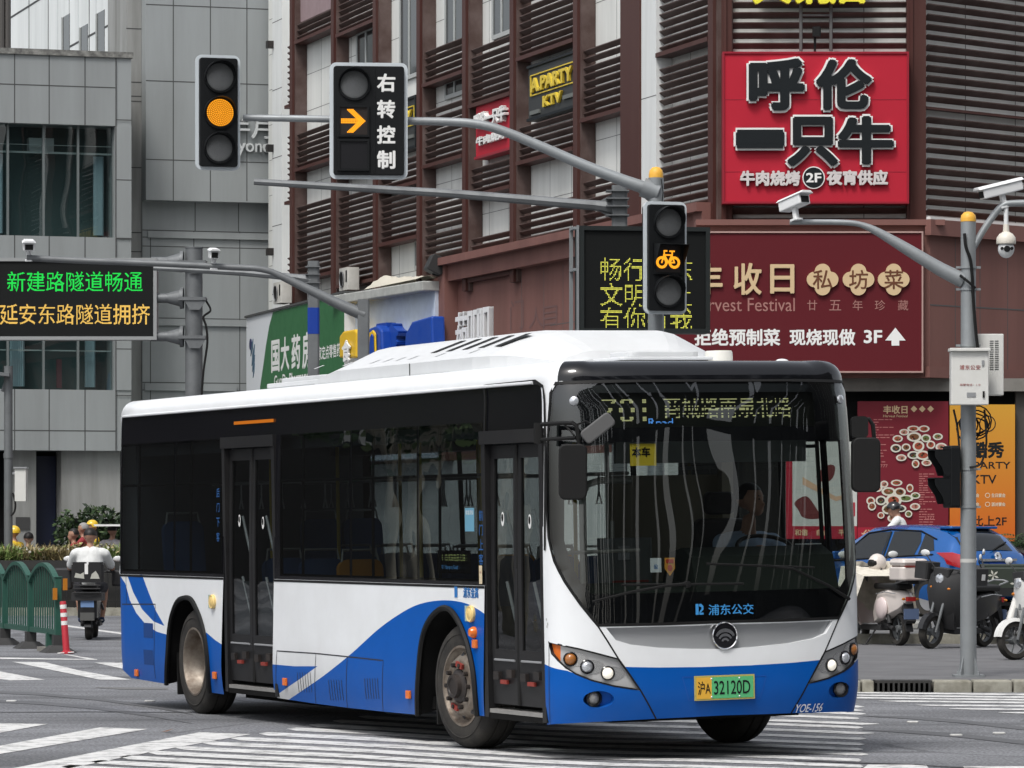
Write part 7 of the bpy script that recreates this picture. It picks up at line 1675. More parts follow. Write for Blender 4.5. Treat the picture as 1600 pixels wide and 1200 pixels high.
def seated(shirt, trouser, shoe, lean=.05, hz=.78, arms='bars', bare_leg=False, sleeve_long=False, shoulder=.20, reach=.48, bulk=1.):
    """rider on a saddle: hips at (0, 0, hz)"""
    c = []; sk = M_skin; S_ = Vector((lean, 0, hz + .50)); b = bulk
    c += [((0, -.09, hz), .125 * b, (0, .09, hz), .125 * b, trouser), ((.0, 0, hz + .05), .155 * b, S_ + Vector((-.01, 0, -.18)), .16 * b, shirt), ((lean * .6, -.06, hz + .22), .13 * b, S_ + Vector((0, -.06, -.06)), .125 * b, shirt), ((lean * .6, .06, hz + .22), .13 * b, S_ + Vector((0, .06, -.06)), .125 * b, shirt), (S_ + Vector((0, -shoulder + .03, -.02)), .075 * b, S_ + Vector((0, shoulder - .03, -.02)), .075 * b, shirt), (S_, .062, S_ + Vector((.02, 0, .10)), .055, sk)]
    for s_ in (-1, 1):
        sh = S_ + Vector((0, s_ * (shoulder + .01), -.03)); el = sh + Vector((reach * .42, s_ * .10, -.22)); wr = sh + Vector((reach, s_ * .06, -.22))
        mid_ = sh + (el - sh) * .75; c += [(sh, .068 * b, mid_, .062 * b, shirt), (mid_, .045, el, .042, shirt if sleeve_long else sk), (el, .042, wr, .030, shirt if sleeve_long else sk)]; hand(c, wr, (1, 0, -.1), (0, 1, 0), sk, .8)
        hp = Vector((.02, s_ * .10, hz - .02)); kn = Vector((.42, s_ * .20, hz - .06)); an = Vector((.40, s_ * .16, hz - .50)); leg = sk if bare_leg else trouser
        c += [(hp, .095 * b, hp + (kn - hp) * .7, .085 * b, trouser), (hp + (kn - hp) * .7, .075, kn, .062, leg), (kn, .060, kn + (an - kn) * .4, .062, leg), (kn + (an - kn) * .4, .06, an, .042, leg), (an + Vector((-.03, 0, -.04)), .045, an + Vector((.16, 0, -.06)), .036, shoe)]
    return c, S_ + Vector((.03, 0, .22))
def helmet(t, hv, m, visor_m=None, full=False):
    h = MB(m); vs = []; n = 22; mm = 8
    for i in range(mm + 1):
        for k in range(n):
            w = 2 * math.pi * k / n; front = math.cos(w) > .2; a = R(100 if not front else 74) * i / mm; vs.append(hv(-.01 + .135 * math.sin(a) * math.cos(w), .125 * math.sin(a) * math.sin(w), .03 + .135 * math.cos(a)))
    h.add(vs, [(i * n + k, (i + 1) * n + k, (i + 1) * n + (k + 1) % n, i * n + (k + 1) % n) for i in range(mm) for k in range(n)], True)
    h.add([hv(.10, -.08, .075), hv(.10, .08, .075), hv(.19, .06, .055), hv(.19, -.06, .055)], [(0, 1, 2, 3)], False); h.build('helmet', t)
M_shirt_w = mat('shirt_white', (.66, .67, .66), .85, dirt=.2, dirtcol=(.48, .49, .49), dscale=9, bump=.5, bscale=11); M_short_d = mat('shorts_dark', (.03, .03, .035), .85); M_shoe = mat('shoe_black', (.02, .02, .02), .6); M_jean = mat('jeans', (.02, .035, .075), .85); M_yj = mat('jacket_yellow', (.62, .42, .03), .7, bump=.3, bscale=12); M_yh = mat('helmet_yellow', (.72, .48, .03), .3, coat=.5)
M_shirt_b = mat('shirt_blue', (.36, .46, .62), .8, bump=.4, bscale=14); M_redc = mat('shirt_red', (.26, .03, .035), .8); M_greyh = mat('hair_grey', (.28, .27, .26), .7); M_lil = mat('shirt_lilac', (.36, .34, .36), .8)
# the driver behind the windscreen
c = []; Bl = BM
sh = Vector((-1.80, .62, 1.50))
c += [((-1.95, .54, .98), .13, (-1.95, .72, .98), .13, M_jean), ((-1.93, .63, 1.0), .16, (-1.86, .63, 1.34), .17, M_shirt_b), ((-1.85, .49, 1.42), .10, (-1.85, .76, 1.42), .10, M_shirt_b), ((-1.83, .63, 1.46), .062, (-1.80, .63, 1.60), .056, M_skin)]
for s_ in (-1, 1):
    a = Vector((-1.84, .63 + s_ * .22, 1.43)); el = a + Vector((.20, s_ * .09, -.22)); wr = Vector((-1.30, .63 + s_ * .22, 1.36)); c += [(a, .075, a + (el - a) * .8, .066, M_shirt_b), (a + (el - a) * .8, .048, el, .045, M_skin), (el, .045, wr, .032, M_skin)]; hand(c, wr, (1, 0, .2), (0, 1, .3), M_skin, .9)
    hp = Vector((-1.93, .63 + s_ * .1, .96)); kn = Vector((-1.50, .63 + s_ * .16, .98)); an = Vector((-1.42, .63 + s_ * .14, .52)); c += [(hp, .10, kn, .07, M_jean), (kn, .068, an, .045, M_jean), (an, .045, an + Vector((.17, 0, -.05)), .036, M_shoe)]
drv, hv = figure('person', 'bus driver in a pale blue shirt sitting at the wheel behind the windscreen', tuple(BM @ Vector((.50, .24, .13))), tuple(bus.rotation_euler), c, ((-1.76, .63, 1.75), R(38), 0), M_hair, .014)
# ------------------------------------------------------------------ scooters
M_mblk = mat('moped_black', (.014, .014, .015), .3, coat=.4); M_mdk = mat('moped_dark_plastic', (.03, .03, .031), .6); M_seatb = mat('saddle_black', (.018, .018, .018), .55)
M_cream_p = mat('moped_cream', (.66, .60, .56), .3, coat=.5); M_pink = mat('moped_pink', (.66, .56, .545), .35, coat=.4); M_mwhite = mat('moped_white', (.68, .68, .66), .35, coat=.4); M_plate_b = mat('moped_plate', (.10, .14, .24), .5); M_mgrey = mat('mirror_pale', (.62, .63, .63), .2)
def scooter(label, loc, rot, body_m, shield_m, group=None, box_m=None, bags=None, cat='scooter', mirrors=True, wheel_r=.225, stand=True, fender_m=None, screen=False, lean=0.):
    t = thing('motor_scooter', label, cat, loc, (lean, 0, rot), group); r = wheel_r
    for x in (.62, -.56):
        w = MB(M_tyre, True); w.lathe([(r - .07, -.045), (r - .02, -.052), (r, -.025), (r, .025), (r - .02, .052), (r - .07, .045), (r - .07, -.045)], (x, 0, r), (0, 1, 0), 30); wo = w.build('wheel', t)
        w = MB(M_galv_d); w.lathe([(r - .07, -.03), (r - .075, .0), (r - .07, .03)], (x, 0, r), (0, 1, 0), 24); w.lathe([(0, -.05), (.05, -.05), (.05, .05), (0, .05)], (x, 0, r), (0, 1, 0), 14)
        for k in range(5): a = 2 * math.pi * k / 5; w.tube([(x + .04 * math.cos(a), 0, r + .04 * math.sin(a)), (x + (r - .07) * math.cos(a), 0, r + (r - .07) * math.sin(a))], .014, 5)
        w.build('rim', wo)
    q = MB(M_mdk); q.box((-.28, -.15, .20), (.30, .15, .27)); q.box((-.40, -.10, .22), (-.2, .10, .42)); q.tube([(-.56, .09, r), (-.30, .09, .30)], .03, 8); q.tube([(-.56, -.09, r), (-.30, -.09, .30)], .03, 8); q.tube([(-.5, .12, .30), (-.36, .13, .62)], .03, 8); q.tube([(-.5, -.12, .30), (-.36, -.13, .62)], .03, 8)
    if stand: q.tube([(-.1, .12, .22), (-.02, .24, .0)], .014, 6); q.box((-.06, .21, 0), (.02, .28, .012))
    q.build('chassis', t, bevel=.01)
    q = MB(body_m); secs = [(-.86, .05, .60, .66), (-.70, .12, .46, .74), (-.45, .165, .36, .78), (-.20, .17, .30, .74), (-.05, .14, .27, .60)]; vs = []; n = 10
    for x, w, z0, z1 in secs:
        for k in range(n): a = 2 * math.pi * k / n; ca, sa = math.cos(a), math.sin(a); vs.append((x, w * math.copysign(abs(ca) ** .6, ca), (z0 + z1) / 2 + (z1 - z0) / 2 * math.copysign(abs(sa) ** .6, sa)))
    q.add(vs, [(i * n + k, i * n + (k + 1) % n, (i + 1) * n + (k + 1) % n, (i + 1) * n + k) for i in range(len(secs) - 1) for k in range(n)], True); q.add(vs[:n], [list(range(n))[::-1]], False); q.add(vs[-n:], [list(range(n))], False); q.build('rear_fairing', t)
    q = MB(M_seatb); q.rbox((-.72, -.135, .755), (-.02, .135, .835), .06, 4); q.build('saddle', t, bevel=.025)
    q = MB(shield_m); vs = []; 
    for x, z, w in ((.33, .26, .15), (.40, .42, .19), (.44, .62, .21), (.46, .82, .19), (.47, .98, .12)):
        for y in (-1, -.5, 0, .5, 1): vs.append((x + .07 * (1 - y * y), y * w, z))
    m = len(vs); vs2 = vs + [(x - .05, y * .96, z) for x, y, z in vs]; fs = [(i * 5 + j, i * 5 + j + 1, i * 5 + j + 6, i * 5 + j + 5) for i in range(4) for j in range(4)]
    q.add(vs2, fs + [tuple(m + v for v in f[::-1]) for f in fs] + [(i * 5, (i + 1) * 5, m + (i + 1) * 5, m + i * 5) for i in range(4)] + [(i * 5 + 4, m + i * 5 + 4, m + (i + 1) * 5 + 4, (i + 1) * 5 + 4) for i in range(4)], True); q.build('front_shield', t)
    q = MB(fender_m or body_m); vs = []
    for k in range(11):
        a = R(10 + 130 * k / 10)
        for s_ in (-1, -.6, .6, 1): vs.append((.62 + (r + (.035 if abs(s_) < .9 else -.01)) * math.cos(a), .065 * s_, r + (r + (.035 if abs(s_) < .9 else -.01)) * math.sin(a)))
    q.add(vs, [(k * 4 + j, k * 4 + 4 + j, k * 4 + 5 + j, k * 4 + 1 + j) for k in range(10) for j in range(3)], True); q.build('front_mudguard', t)
    q = MB(M_galv_d); 
    for s_ in (-1, 1): q.tube([(.62, .075 * s_, r), (.50, .075 * s_, .62)], .02, 8)
    q.tube([(.50, 0, .6), (.42, 0, 1.0)], .03, 8); q.build('fork', t)
    q = MB(M_mdk); q.tube([(.30, -.33, 1.03), (.38, -.18, 1.02), (.42, 0, 1.0), (.38, .18, 1.02), (.30, .33, 1.03)], .016, 8); q.tube([(.31, -.34, 1.03), (.35, -.22, 1.025)], .024, 8); q.tube([(.31, .34, 1.03), (.35, .22, 1.025)], .024, 8); q.rbox((.34, -.13, .95), (.52, .13, 1.06), .04, 3); q.build('handlebar', t, bevel=.015)
    q = MB(M_lens); q.lathe([(.075, 0), (.06, .03), (0, .04)], (.51, 0, .92), (1, 0, .1), 16); q.build('headlight', t)
    if mirrors:
        for s_ in (-1, 1):
            q = MB(M_mdk); q.tube([(.36, .2 * s_, 1.03), (.40, .30 * s_, 1.16), (.38, .36 * s_, 1.20)], .008, 6); q.use(M_mgrey); q.ball((.37, .38 * s_, 1.22), (.02, .075, .045), 12, 8); q.build('mirror', t)
    q = MB(mat('moped_amber', (.55, .18, .02), .25))
    for s_ in (-1, 1): q.ball((.50, .13 * s_, .80), (.02, .035, .02), 8, 6); q.ball((-.86, .10 * s_, .63), (.015, .03, .018), 8, 6)
    q.build('indicator', t)
    q = MB(M_rub)
    for s_ in (-1, 1): q.tube([(.32, .22 * s_, 1.03), (.48, .16 * s_, 1.06), (.50, .08 * s_, .92), (.46, .03 * s_, .7)], .006, 5); q.tube([(.30, .27 * s_, 1.04), (.39, .29 * s_, 1.045)], .007, 5)
    q.build('cable', t)
    q = MB(M_garn); 
    for s_ in (-1, 1):
        for k in range(5): z = .36 + .05 * k; q.lathe([(.026, -.012), (.03, 0), (.026, .012)], (-.46 + .035 * k, .125 * s_, z), (.5, 0, 1), 8)
        q.tube([(-.20, .15 * s_, .29), (.0, .17 * s_, .285), (.26, .15 * s_, .285)], .010, 6); q.tube([(-.70, .145 * s_, .70), (-.45, .172 * s_, .72), (-.2, .175 * s_, .69)], .007, 5)
    q.tube([(-.66, -.12, .84), (-.86, -.11, .88), (-.92, 0, .885), (-.86, .11, .88), (-.66, .12, .84)], .012, 6); q.build('bright_trim', t)
    q = MB(M_mdk); q.rbox((-.26, -.14, .271), (.30, .14, .285), .05, 3)
    for k in range(5): q.box((-.2 + k * .1, -.12, .285), (-.17 + k * .1, .12, .291))
    q.build('footboard', t)
    q = MB(M_mblk); q.prism([(-.80, -.05, .36), (-.86, -.05, .20), (-.84, -.05, .19), (-.70, -.05, .40)], (0, .10, 0)); q.tube([(-.05, -.17, .50), (-.18, -.19, .46), (-.34, -.17, .56)], .018, 6); q.build('rear_mudguard', t)
    q = MB(mat('tail_lamp_red', (.35, .02, .02), .25, coat=.6)); q.rbox((-.90, -.07, .60), (-.845, .07, .66), .02, 3); q.build('tail_lamp', t)
    q = MB(M_plate_b); q.box((-.90, -.11, .36), (-.885, .11, .50)); q.use(M_mdk); q.prism([(-.80, -.07, .60), (-.90, -.07, .34), (-.86, -.07, .30), (-.74, -.07, .50)], (0, .14, 0)); q.build('number_plate', t)
    if box_m:
        q = MB(box_m); q.rbox((-1.02, -.21, .88), (-.60, .21, 1.06), .08, 4); q.build('luggage_box', t, bevel=.02); q = MB(box_m); q.rbox((-1.02, -.21, 1.065), (-.60, .21, 1.17), .08, 4); q.build('box_lid', t, bevel=.05); q = MB(M_red); q.box((-1.024, -.15, 1.055), (-.62, .15, 1.07)); q.use(M_mdk); q.box((-.95, -.08, .83), (-.6, .08, .88)); q.build('box_seam', t)
    return t
def place(px, py, z): v = on_ground(px, py, z); return (v.x, v.y, z)
# rider seen from behind
rl = place(143, 998, 0.); rr_ = R(92)
t = scooter('black delivery scooter ridden away along the lane, a black box on its rear rack', rl, rr_, M_mblk, M_mblk, mirrors=True, stand=False)
q = MB(mat('box_black_cloth', (.016, .016, .017), .7)); q.rbox((-.98, -.235, .88), (-.62, .235, 1.14), .03, 3); q.rbox((-.98, -.22, 1.14), (-.62, -.02, 1.18), .03, 3); q.rbox((-.98, .03, 1.14), (-.62, .22, 1.18), .03, 3)
q.use(mat('sticker_pale', (.45, .45, .40), .6)); q.prism([(-.982, .04, .93), (-.982, .19, .95), (-.982, .17, 1.02), (-.982, .10, 1.0), (-.982, .05, 1.03)], (-.004, 0, 0)); q.prism([(-.982, -.19, .93), (-.982, -.05, .93), (-.982, -.07, 1.0), (-.982, -.13, 1.05), (-.982, -.17, .99)], (-.004, 0, 0)); q.use(M_wht); q.box((-.988, -.015, 1.0), (-.97, .035, 1.16)); q.build('delivery_box', t)
q = MB(M_mdk)
for z in (.72, .78, .83): q.tube([(-.98, -.2, z), (-1.0, 0, z), (-.98, .2, z)], .012, 6)
q.box((-.95, -.24, .60), (-.5, .24, .72)); q.build('rear_rack', t)
q = MB(M_mblk); q.rbox((-.92, -.15, .34), (-.60, .15, .70), .08, 4); q.use(mat('metal_dull', (.13, .13, .125), .45, metal=.4)); q.rbox((-.93, -.11, .30), (-.90, .11, .42), .03); q.use(mat('plate_pale_blue', (.16, .26, .46), .5)); q.box((-.925, -.10, .50), (-.918, .10, .60)); q.build('tail_fairing', t, bevel=.03)
q = MB(M_mdk); q.rbox((.1, .30, .75), (.45, .58, 1.08), .05, 3); q.build('handlebar_muff', t, bevel=.03); q = MB(M_mdk); q.rbox((.1, -.58, .80), (.45, -.30, 1.05), .05, 3); q.build('handlebar_muff', t, bevel=.03)
c, hc = seated(M_shirt_w, M_short_d, M_jean, lean=.10, hz=.83, bare_leg=True, shoulder=.215, bulk=1.15)
figure('person', 'rider seen from behind in a white shirt and dark shorts on the delivery scooter', (rl[0] - .0, rl[1] - .28, 0), rr_, c, (tuple(hc), 0, R(10)), M_hair, .014)
# parked scooters on the pavement
grp = 'scooters parked on the pavement'
t = scooter('cream and pink scooter with a pale quilted windproof cover, helmet and top box', place(1376, 1007, KH), R(112), M_cream_p, M_pink, grp, box_m=M_cream_p)
q = MB(mat('quilt_cream', (.66, .62, .54), .9, dirt=.6, dirtcol=(.40, .38, .30), dscale=14, bump=.6, bscale=9)); vs = []; N = 14; M2 = 12; rnd = random.Random(2)
for i in range(N + 1):
    for j in range(M2 + 1):
        u = -1 + 2 * i / N; v = j / M2; y = u * (.36 + .10 * v); z = 1.10 - .82 * v ** 1.1; x = .34 + .14 * (1 - u * u) + .04 * math.sin(v * 9 + u * 4) - .38 * max(0, abs(u) - .5) ** 1.0 * (.4 + v) + rnd.uniform(-.012, .012); vs.append((x, y, z + .03 * math.sin(u * 7)))
q.add(vs, [(i * (M2 + 1) + j, i * (M2 + 1) + j + 1, (i + 1) * (M2 + 1) + j + 1, (i + 1) * (M2 + 1) + j) for i in range(N) for j in range(M2)], True); q.add([(x - .12 + .06 * (1 - (y / .4) ** 2), y, z) for x, y, z in vs], [(i * (M2 + 1) + j, (i + 1) * (M2 + 1) + j, (i + 1) * (M2 + 1) + j + 1, i * (M2 + 1) + j + 1) for i in range(N) for j in range(M2)], True)
q.add([(.40, -.4, 1.06), (.40, .4, 1.06), (-.22, .36, .93), (-.22, -.36, .93), (-.16, .50, .50), (.38, .52, .45), (-.16, -.46, .5), (.38, -.46, .45)], [(0, 1, 2, 3), (1, 5, 4, 2), (0, 3, 6, 7)], True); q.build('windproof_cover', t)
q = MB(M_pink); q.ball((-.35, .17, .50), (.16, .05, .15), 14, 10); q.build('side_panel', t)
ht = thing('motorcycle_helmet', 'cream open-face helmet with a dark visor hung on the covered scooter', 'helmet', tuple(Vector(place(1376, 1007, KH)) + Vector((-.02, .28, 1.05))), R(215))
q = MB(M_cream_p); q.ball((0, 0, .05), (.13, .118, .13), 20, 12); q.build('shell', ht); q = MB(M_rub); q.ball((.045, 0, .05), (.10, .10, .075), 14, 10); q.build('visor', ht); q = MB(M_mdk); q.tube([(.02, .12, -.02), (.05, .07, -.12), (.05, -.07, -.12), (.02, -.12, -.02)], .012, 6); q.build('chin_strap', ht)
t = scooter('black scooter with a tall dark leg shield parked nearest the grey pole', place(1496, 1012, KH), R(228), M_mblk, M_mdk, grp, lean=R(-6))
q = MB(M_mdk); vs = []
for z, w, x in ((.30, .20, .40), (.50, .29, .52), (.75, .33, .56), (.95, .30, .54), (1.06, .22, .48)):
    for k in range(9): y = -1 + k / 4; vs.append((x - .22 * y * y, y * w, z))
q.add(vs + [(x - .03, y * .97, z) for x, y, z in vs], [(i * 9 + k, i * 9 + k + 1, i * 9 + k + 10, i * 9 + k + 9) for i in range(4) for k in range(8)] + [(45 + i * 9 + k, 45 + i * 9 + k + 9, 45 + i * 9 + k + 10, 45 + i * 9 + k + 1) for i in range(4) for k in range(8)], True); q.build('leg_cover', t)
q = MB(M_mdk); q.rbox((.12, .28, .88), (.44, .50, 1.10), .05); q.rbox((.12, -.50, .88), (.44, -.28, 1.10), .05); q.use(M_wht)
for y in (.503, -.503): q.box((.22, y - .001, .95), (.30, y + .001, 1.03))
q.build('handlebar_muff', t, bevel=.03)
t = scooter('black scooter with a dark green patterned pannier beyond the grey pole', place(1578, 1006, KH), R(170), M_mdk, M_mblk, grp, lean=R(-5))
q = MB(mat('pannier_green', (.035, .045, .035), .7)); q.rbox((-.55, .14, .80), (.42, .34, 1.06), .06); q.rbox((-.55, -.34, .80), (.42, -.14, 1.06), .06); q.use(mat('leaf_print', (.55, .55, .48), .6))
for x, z in ((-.35, .95), (.2, .97), (-.1, .86), (.32, .86)):
    for a in (0, 1.2, 2.4, 3.6, 4.9): q.add([(x, .3425, z), (x + .05 * math.cos(a - .3), .3425, z + .05 * math.sin(a - .3)), (x + .08 * math.cos(a), .3425, z + .08 * math.sin(a)), (x + .05 * math.cos(a + .3), .3425, z + .05 * math.sin(a + .3))], [(3, 2, 1, 0)], False)
q.build('pannier', t)
v = place(1598, 1031, KH)
t = scooter('white scooter with a long pale fork tube and a dirty white mudguard', (v[0] + .45, v[1] + .25, KH), R(-152), M_mwhite, M_mwhite, grp, wheel_r=.235, fender_m=M_mwhite, lean=R(5))
q = MB(mat('fork_cover_white', (.70, .69, .66), .5, dirt=.4)); q.tube([(.66, -.12, .30), (.40, -.15, .86)], .045, 12); q.build('fork_cover', t)
# rider with a black helmet behind the car
rl = (at(1396, 0, 71.5).x, 71.5, FH); t = scooter('yellow-green scooter mostly hidden behind the blue car', (rl[0] + .1, rl[1], FH), R(165), mat('moped_lime', (.45, .42, .06), .35), M_mdk, stand=False)
c, hc = seated(M_shirt_w, M_jean, M_shoe, lean=.22, hz=1.10, shoulder=.2); t, hv = figure('person', 'rider in a white shirt and black helmet behind the blue car', (rl[0] + .3, rl[1] - .05, FH - .02), R(165), c, (tuple(hc + Vector((.05, 0, -.05))), 0, R(15)), None, .016, face=False); helmet(t, hv, mat('helmet_black', (.012, .012, .013), .2, coat=.6))
# people beyond the planted bed
def stander(label, px, py_head, Y, shirt, trouser, hair=None, hel=None, yaw=0., lean=.06, z0=0.):
    k = Y / FPX; X = at(px, 0, Y).x; ztop = CAMH + (HY - py_head) * k; hz = ztop - .83 - z0
    c, hc = seated(shirt, trouser, M_shoe, lean=lean, hz=max(.55, hz), sleeve_long=True); t, hv = figure('person', label, (X, Y, z0), yaw, c, (tuple(hc), 0, 0), hair, .022, face=False)
    if hel: helmet(t, hv, hel)
    return t, X
stander('delivery rider in a yellow jacket and yellow helmet beside the slim post', 27, 825, 83, M_yj, M_short_d, None, M_yh, R(150))
stander('person in a white shirt with dark hair next to the yellow rider', 45, 834, 81, M_shirt_w, M_jean, M_hair, None, R(100))
stander('delivery rider in a yellow jacket and yellow helmet against the hedge', 150, 816, 84, M_yj, M_short_d, None, M_yh, R(200))
stander('grey-haired person in a dark red top next to the yellow helmet', 136, 819, 83, M_redc, M_short_d, M_greyh, None, R(170))
stander('person in a dark red top with a yellow bag near the hedge', 121, 828, 82.3, M_redc, M_jean, M_hair, None, R(190))
stander('person in a lilac top under a pale canopy by the bus tail', 174, 822, 82, M_lil, M_jean, M_hair, None, R(80))
t = thing('scooter_canopy', 'thin pale rain canopy over a scooter by the bus tail', 'canopy', (at(175, 0, 82).x, 82, 0)); q = MB(M_wht); q.rbox((-.35, -.3, 1.72), (.6, .3, 1.76), .1); q.build('roof_sheet', t); q = MB(M_mdk); q.tube([(.3, 0, .6), (.35, 0, 1.72)], .015, 6); q.tube([(-.3, 0, .6), (-.3, 0, 1.72)], .015, 6); q.build('post', t)
for lab, px, Y, rot, m in (('black scooter under the yellow rider beside the slim post', 29, 83, R(150), M_mblk), ('dark scooter under the person in white', 46, 81, R(100), M_mdk), ('dark scooter under the yellow rider against the hedge', 150, 84, R(200), M_mblk), ('dark scooter parked between the riders behind the grasses', 66, 84, R(60), M_mblk)):
    scooter(lab, (at(px, 0, Y).x, Y, 0), rot, m, m, 'scooters behind the planted bed', stand=False)
# ------------------------------------------------------------------ blue hatchback
M_cblue = mat('car_blue', (.004, .10, .36), .2, metal=.3, coat=1., dirt=.05); M_cglass = mat('car_glass', (.010, .012, .013), .04, spec=.7); M_tail = mat('car_tail_red', (.33, .006, .012), .15, coat=.7)
car = thing('parked_car', 'metallic blue hatchback parked on the forecourt behind the scooters', 'car', (6.58, 66.85, FH), R(130))
ST = [(-2.02, .62, .42, .74, .60, .80), (-1.97, .78, .34, .90, .70, .98), (-1.86, .83, .28, .97, .68, 1.10), (-1.62, .845, .22, 1.0, .63, 1.33), (-1.38, .85, .20, 1.0, .60, 1.43), (-.9, .85, .19, .975, .585, 1.485), (-.2, .85, .19, .94, .58, 1.50), (.35, .85, .19, .91, .575, 1.45), (.75, .845, .2, .895, .60, 1.26), (1.15, .83, .2, .88, .68, 1.02), (1.55, .80, .22, .82, .64, .89), (1.92, .70, .28, .70, .52, .76), (2.05, .55, .36, .60, .40, .64)]
_X = [s[0] for s in ST]
def cring(x):
    v = [float(np.interp(x, _X, [s[k] for s in ST])) for k in range(1, 6)]; w, zs, zb, wt_, zr = v
    return [(0, zs), (w * .92, zs), (w, zs + .12), (w * 1.005, (zs + zb) / 2), (w * .985, zb), (wt_ + .02, zr - .07), (wt_ * .8, zr - .006), (0, zr)]
def cside(x, t, sgn=1, off=0.):
    r = cring(x); a, b = r[4], r[5]; y = a[0] + (b[0] - a[0]) * t; z = a[1] + (b[1] - a[1]) * t; n = Vector((b[1] - a[1], -(b[0] - a[0]))).normalized(); return Vector((x, sgn * (y + n.x * off), z + n.y * off))
q = MB(M_cblue); vs = []; xs = np.linspace(-2.02, 2.05, 60)
for x in xs: r = cring(x); vs += [(x, y, z) for y, z in r] + [(x, -y, z) for y, z in r[-2:0:-1]]
n = 14; q.add(vs, [(i * n + k, (i + 1) * n + k, (i + 1) * n + (k + 1) % n, i * n + (k + 1) % n) for i in range(len(xs) - 1) for k in range(n)], True); q.add(vs[:n], [list(range(n))], False); q.add(vs[-n:], [list(range(n))[::-1]], False)
q.build('body', car)
for sg in (1, -1):
    for pts in ([(.95, .06), (.36, .06), (.30, .06), (-.16, .06), (-.18, .90), (.05, .92), (.32, .90), (.60, .62)], [(-.26, .06), (-.60, .06), (-.92, .07), (-.97, .55), (-.90, .90), (-.55, .93), (-.28, .91)], [(-1.00, .08), (-1.34, .22), (-1.22, .72), (-1.0, .88)]):
        q = MB(M_cglass); L_ = [cside(x, t, sg, .006) for x, t in pts]; c_ = sum(L_, Vector()) / len(L_); q.add(L_ + [c_], [(i, (i + 1) % len(L_), len(L_)) if sg < 0 else ((i + 1) % len(L_), i, len(L_)) for i in range(len(L_))], True); q.build('side_window', car)
    q = MB(M_rub); q.tube([cside(x, .03, sg, .012) for x in (.98, .4, -.2, -.9, -1.35)], .012, 6); q.tube([cside(-.21, t, sg, .008) for t in (.05, .5, .9)], .02, 6); q.tube([cside(x, t, sg, .012) for x, t in ((.98, .04), (.62, .64), (.32, .94), (-.2, .97), (-.9, .94), (-1.3, .70))], .012, 6); q.build('window_trim', car)
    q = MB(M_tail); T = [(-1.40, 1.045, 0), (-1.60, .955, 0), (-1.66, .86, 0), (-1.93, .80, 0), (-1.965, .90, 0), (-1.93, 1.0, 0), (-1.72, 1.05, 0)]; vs = []
    for x, z, _ in T: r = cring(x); y = float(np.interp(z, [p[1] for p in r[2:6]], [p[0] for p in r[2:6]])) if z < r[5][1] else r[5][0]; vs.append(Vector((x - .03, sg * (y + .03), z)))
    c_ = sum(vs, Vector()) / 7; c_ += Vector((-.05, sg * .05, 0)); q.add(vs + [c_], [(i, (i + 1) % 7, 7) if sg > 0 else ((i + 1) % 7, i, 7) for i in range(7)], True); q.build('tail_lamp', car)
    q = MB(M_cblue); q.rbox((-.62, sg * .855 - .012, .80), (-.42, sg * .855 + .03 * (sg > 0) + .012 * (sg < 0), .835), .01); q.build('door_handle', car, bevel=.008)
    q = MB(M_cblue); q.rbox((.72, min(sg * .86, sg * 1.04), .93), (.90, max(sg * .86, sg * 1.04), 1.06), .04, 3); q.build('door_mirror', car, bevel=.02)
    for x in (1.27, -1.25):
        w = MB(M_tyre, True); y = sg * .76; w.lathe([(.20, -.09), (.28, -.10), (.305, -.07), (.305, .07), (.28, .10), (.20, .09)], (x, y, .305), (0, 1, 0), 32); wo = w.build('wheel', car); w = MB(mat('alloy', (.45, .45, .46), .3, metal=.7)); w.lathe([(.20, sg * .085), (.03, sg * .06), (0, sg * .06)], (x, y, .305), (0, 1, 0), 24); w.build('rim', wo)
        w = MB(M_rub); w.add([(x + .36 * math.cos(a) * rr, sg * .862, .30 + .36 * math.sin(a) * rr) for a in np.linspace(-.25, math.pi + .25, 17) for rr in (1, .80)], [(2 * i, 2 * i + 1, 2 * i + 3, 2 * i + 2) for i in range(16)], False); w.build('wheel_arch', car)
q = MB(M_cglass)
def ctop(x, f, off=.008): r = cring(x); y0 = r[5][0]; z = r[7][1] - (r[7][1] - r[5][1]) * abs(f) ** 3; return Vector((x - off, f * y0, z + off))
gx = np.linspace(-1.88, -1.42, 8); gf = np.linspace(-.92, .92, 13); q.add([ctop(x, f) for x in gx for f in gf], [(i * 13 + j, i * 13 + j + 1, (i + 1) * 13 + j + 1, (i + 1) * 13 + j) for i in range(7) for j in range(12)], True); q.build('rear_window', car)
q = MB(M_cblue); q.rbox((-1.50, -.56, 1.425), (-1.20, .56, 1.47), .06, 3); q.build('roof_spoiler', car, bevel=.015)
q = MB(M_chrome); q.rbox((-2.03, -.42, .905), (-1.985, .42, .945), .015, 2, 0); q.lathe([(.075, 0), (.07, .02), (.05, .015), (.03, .02), (0, .02)], (-2.0, 0, .985), (-1, 0, .3), 22); q.build('tailgate_trim', car)
q = MB(mat('car_plate', (.012, .05, .26), .4)); q.box((-2.045, -.22, .74), (-2.01, .22, .88)); q.use(mat('plate_white', (.7, .72, .75), .5)); text(q, '沪F·NF6', plane_surf((-2.045, 0, .81), (0, -1, 0), (0, 0, 1)), (0, 0), w=.40, h=.10, bold=.02); q.build('number_plate', car)
q = MB(M_rub); q.tube([(-1.93, .05, 1.08), (-1.86, -.15, 1.14), (-1.78, -.42, 1.21)], .014, 6); q.build('rear_wiper', car); q = MB(M_mdk); q.rbox((-2.05, -.70, .34), (-1.90, .70, .50), .05, 3); q.box((-1.9, -.7, .18), (1.9, .7, .24)); q.build('bumper_lower', car)
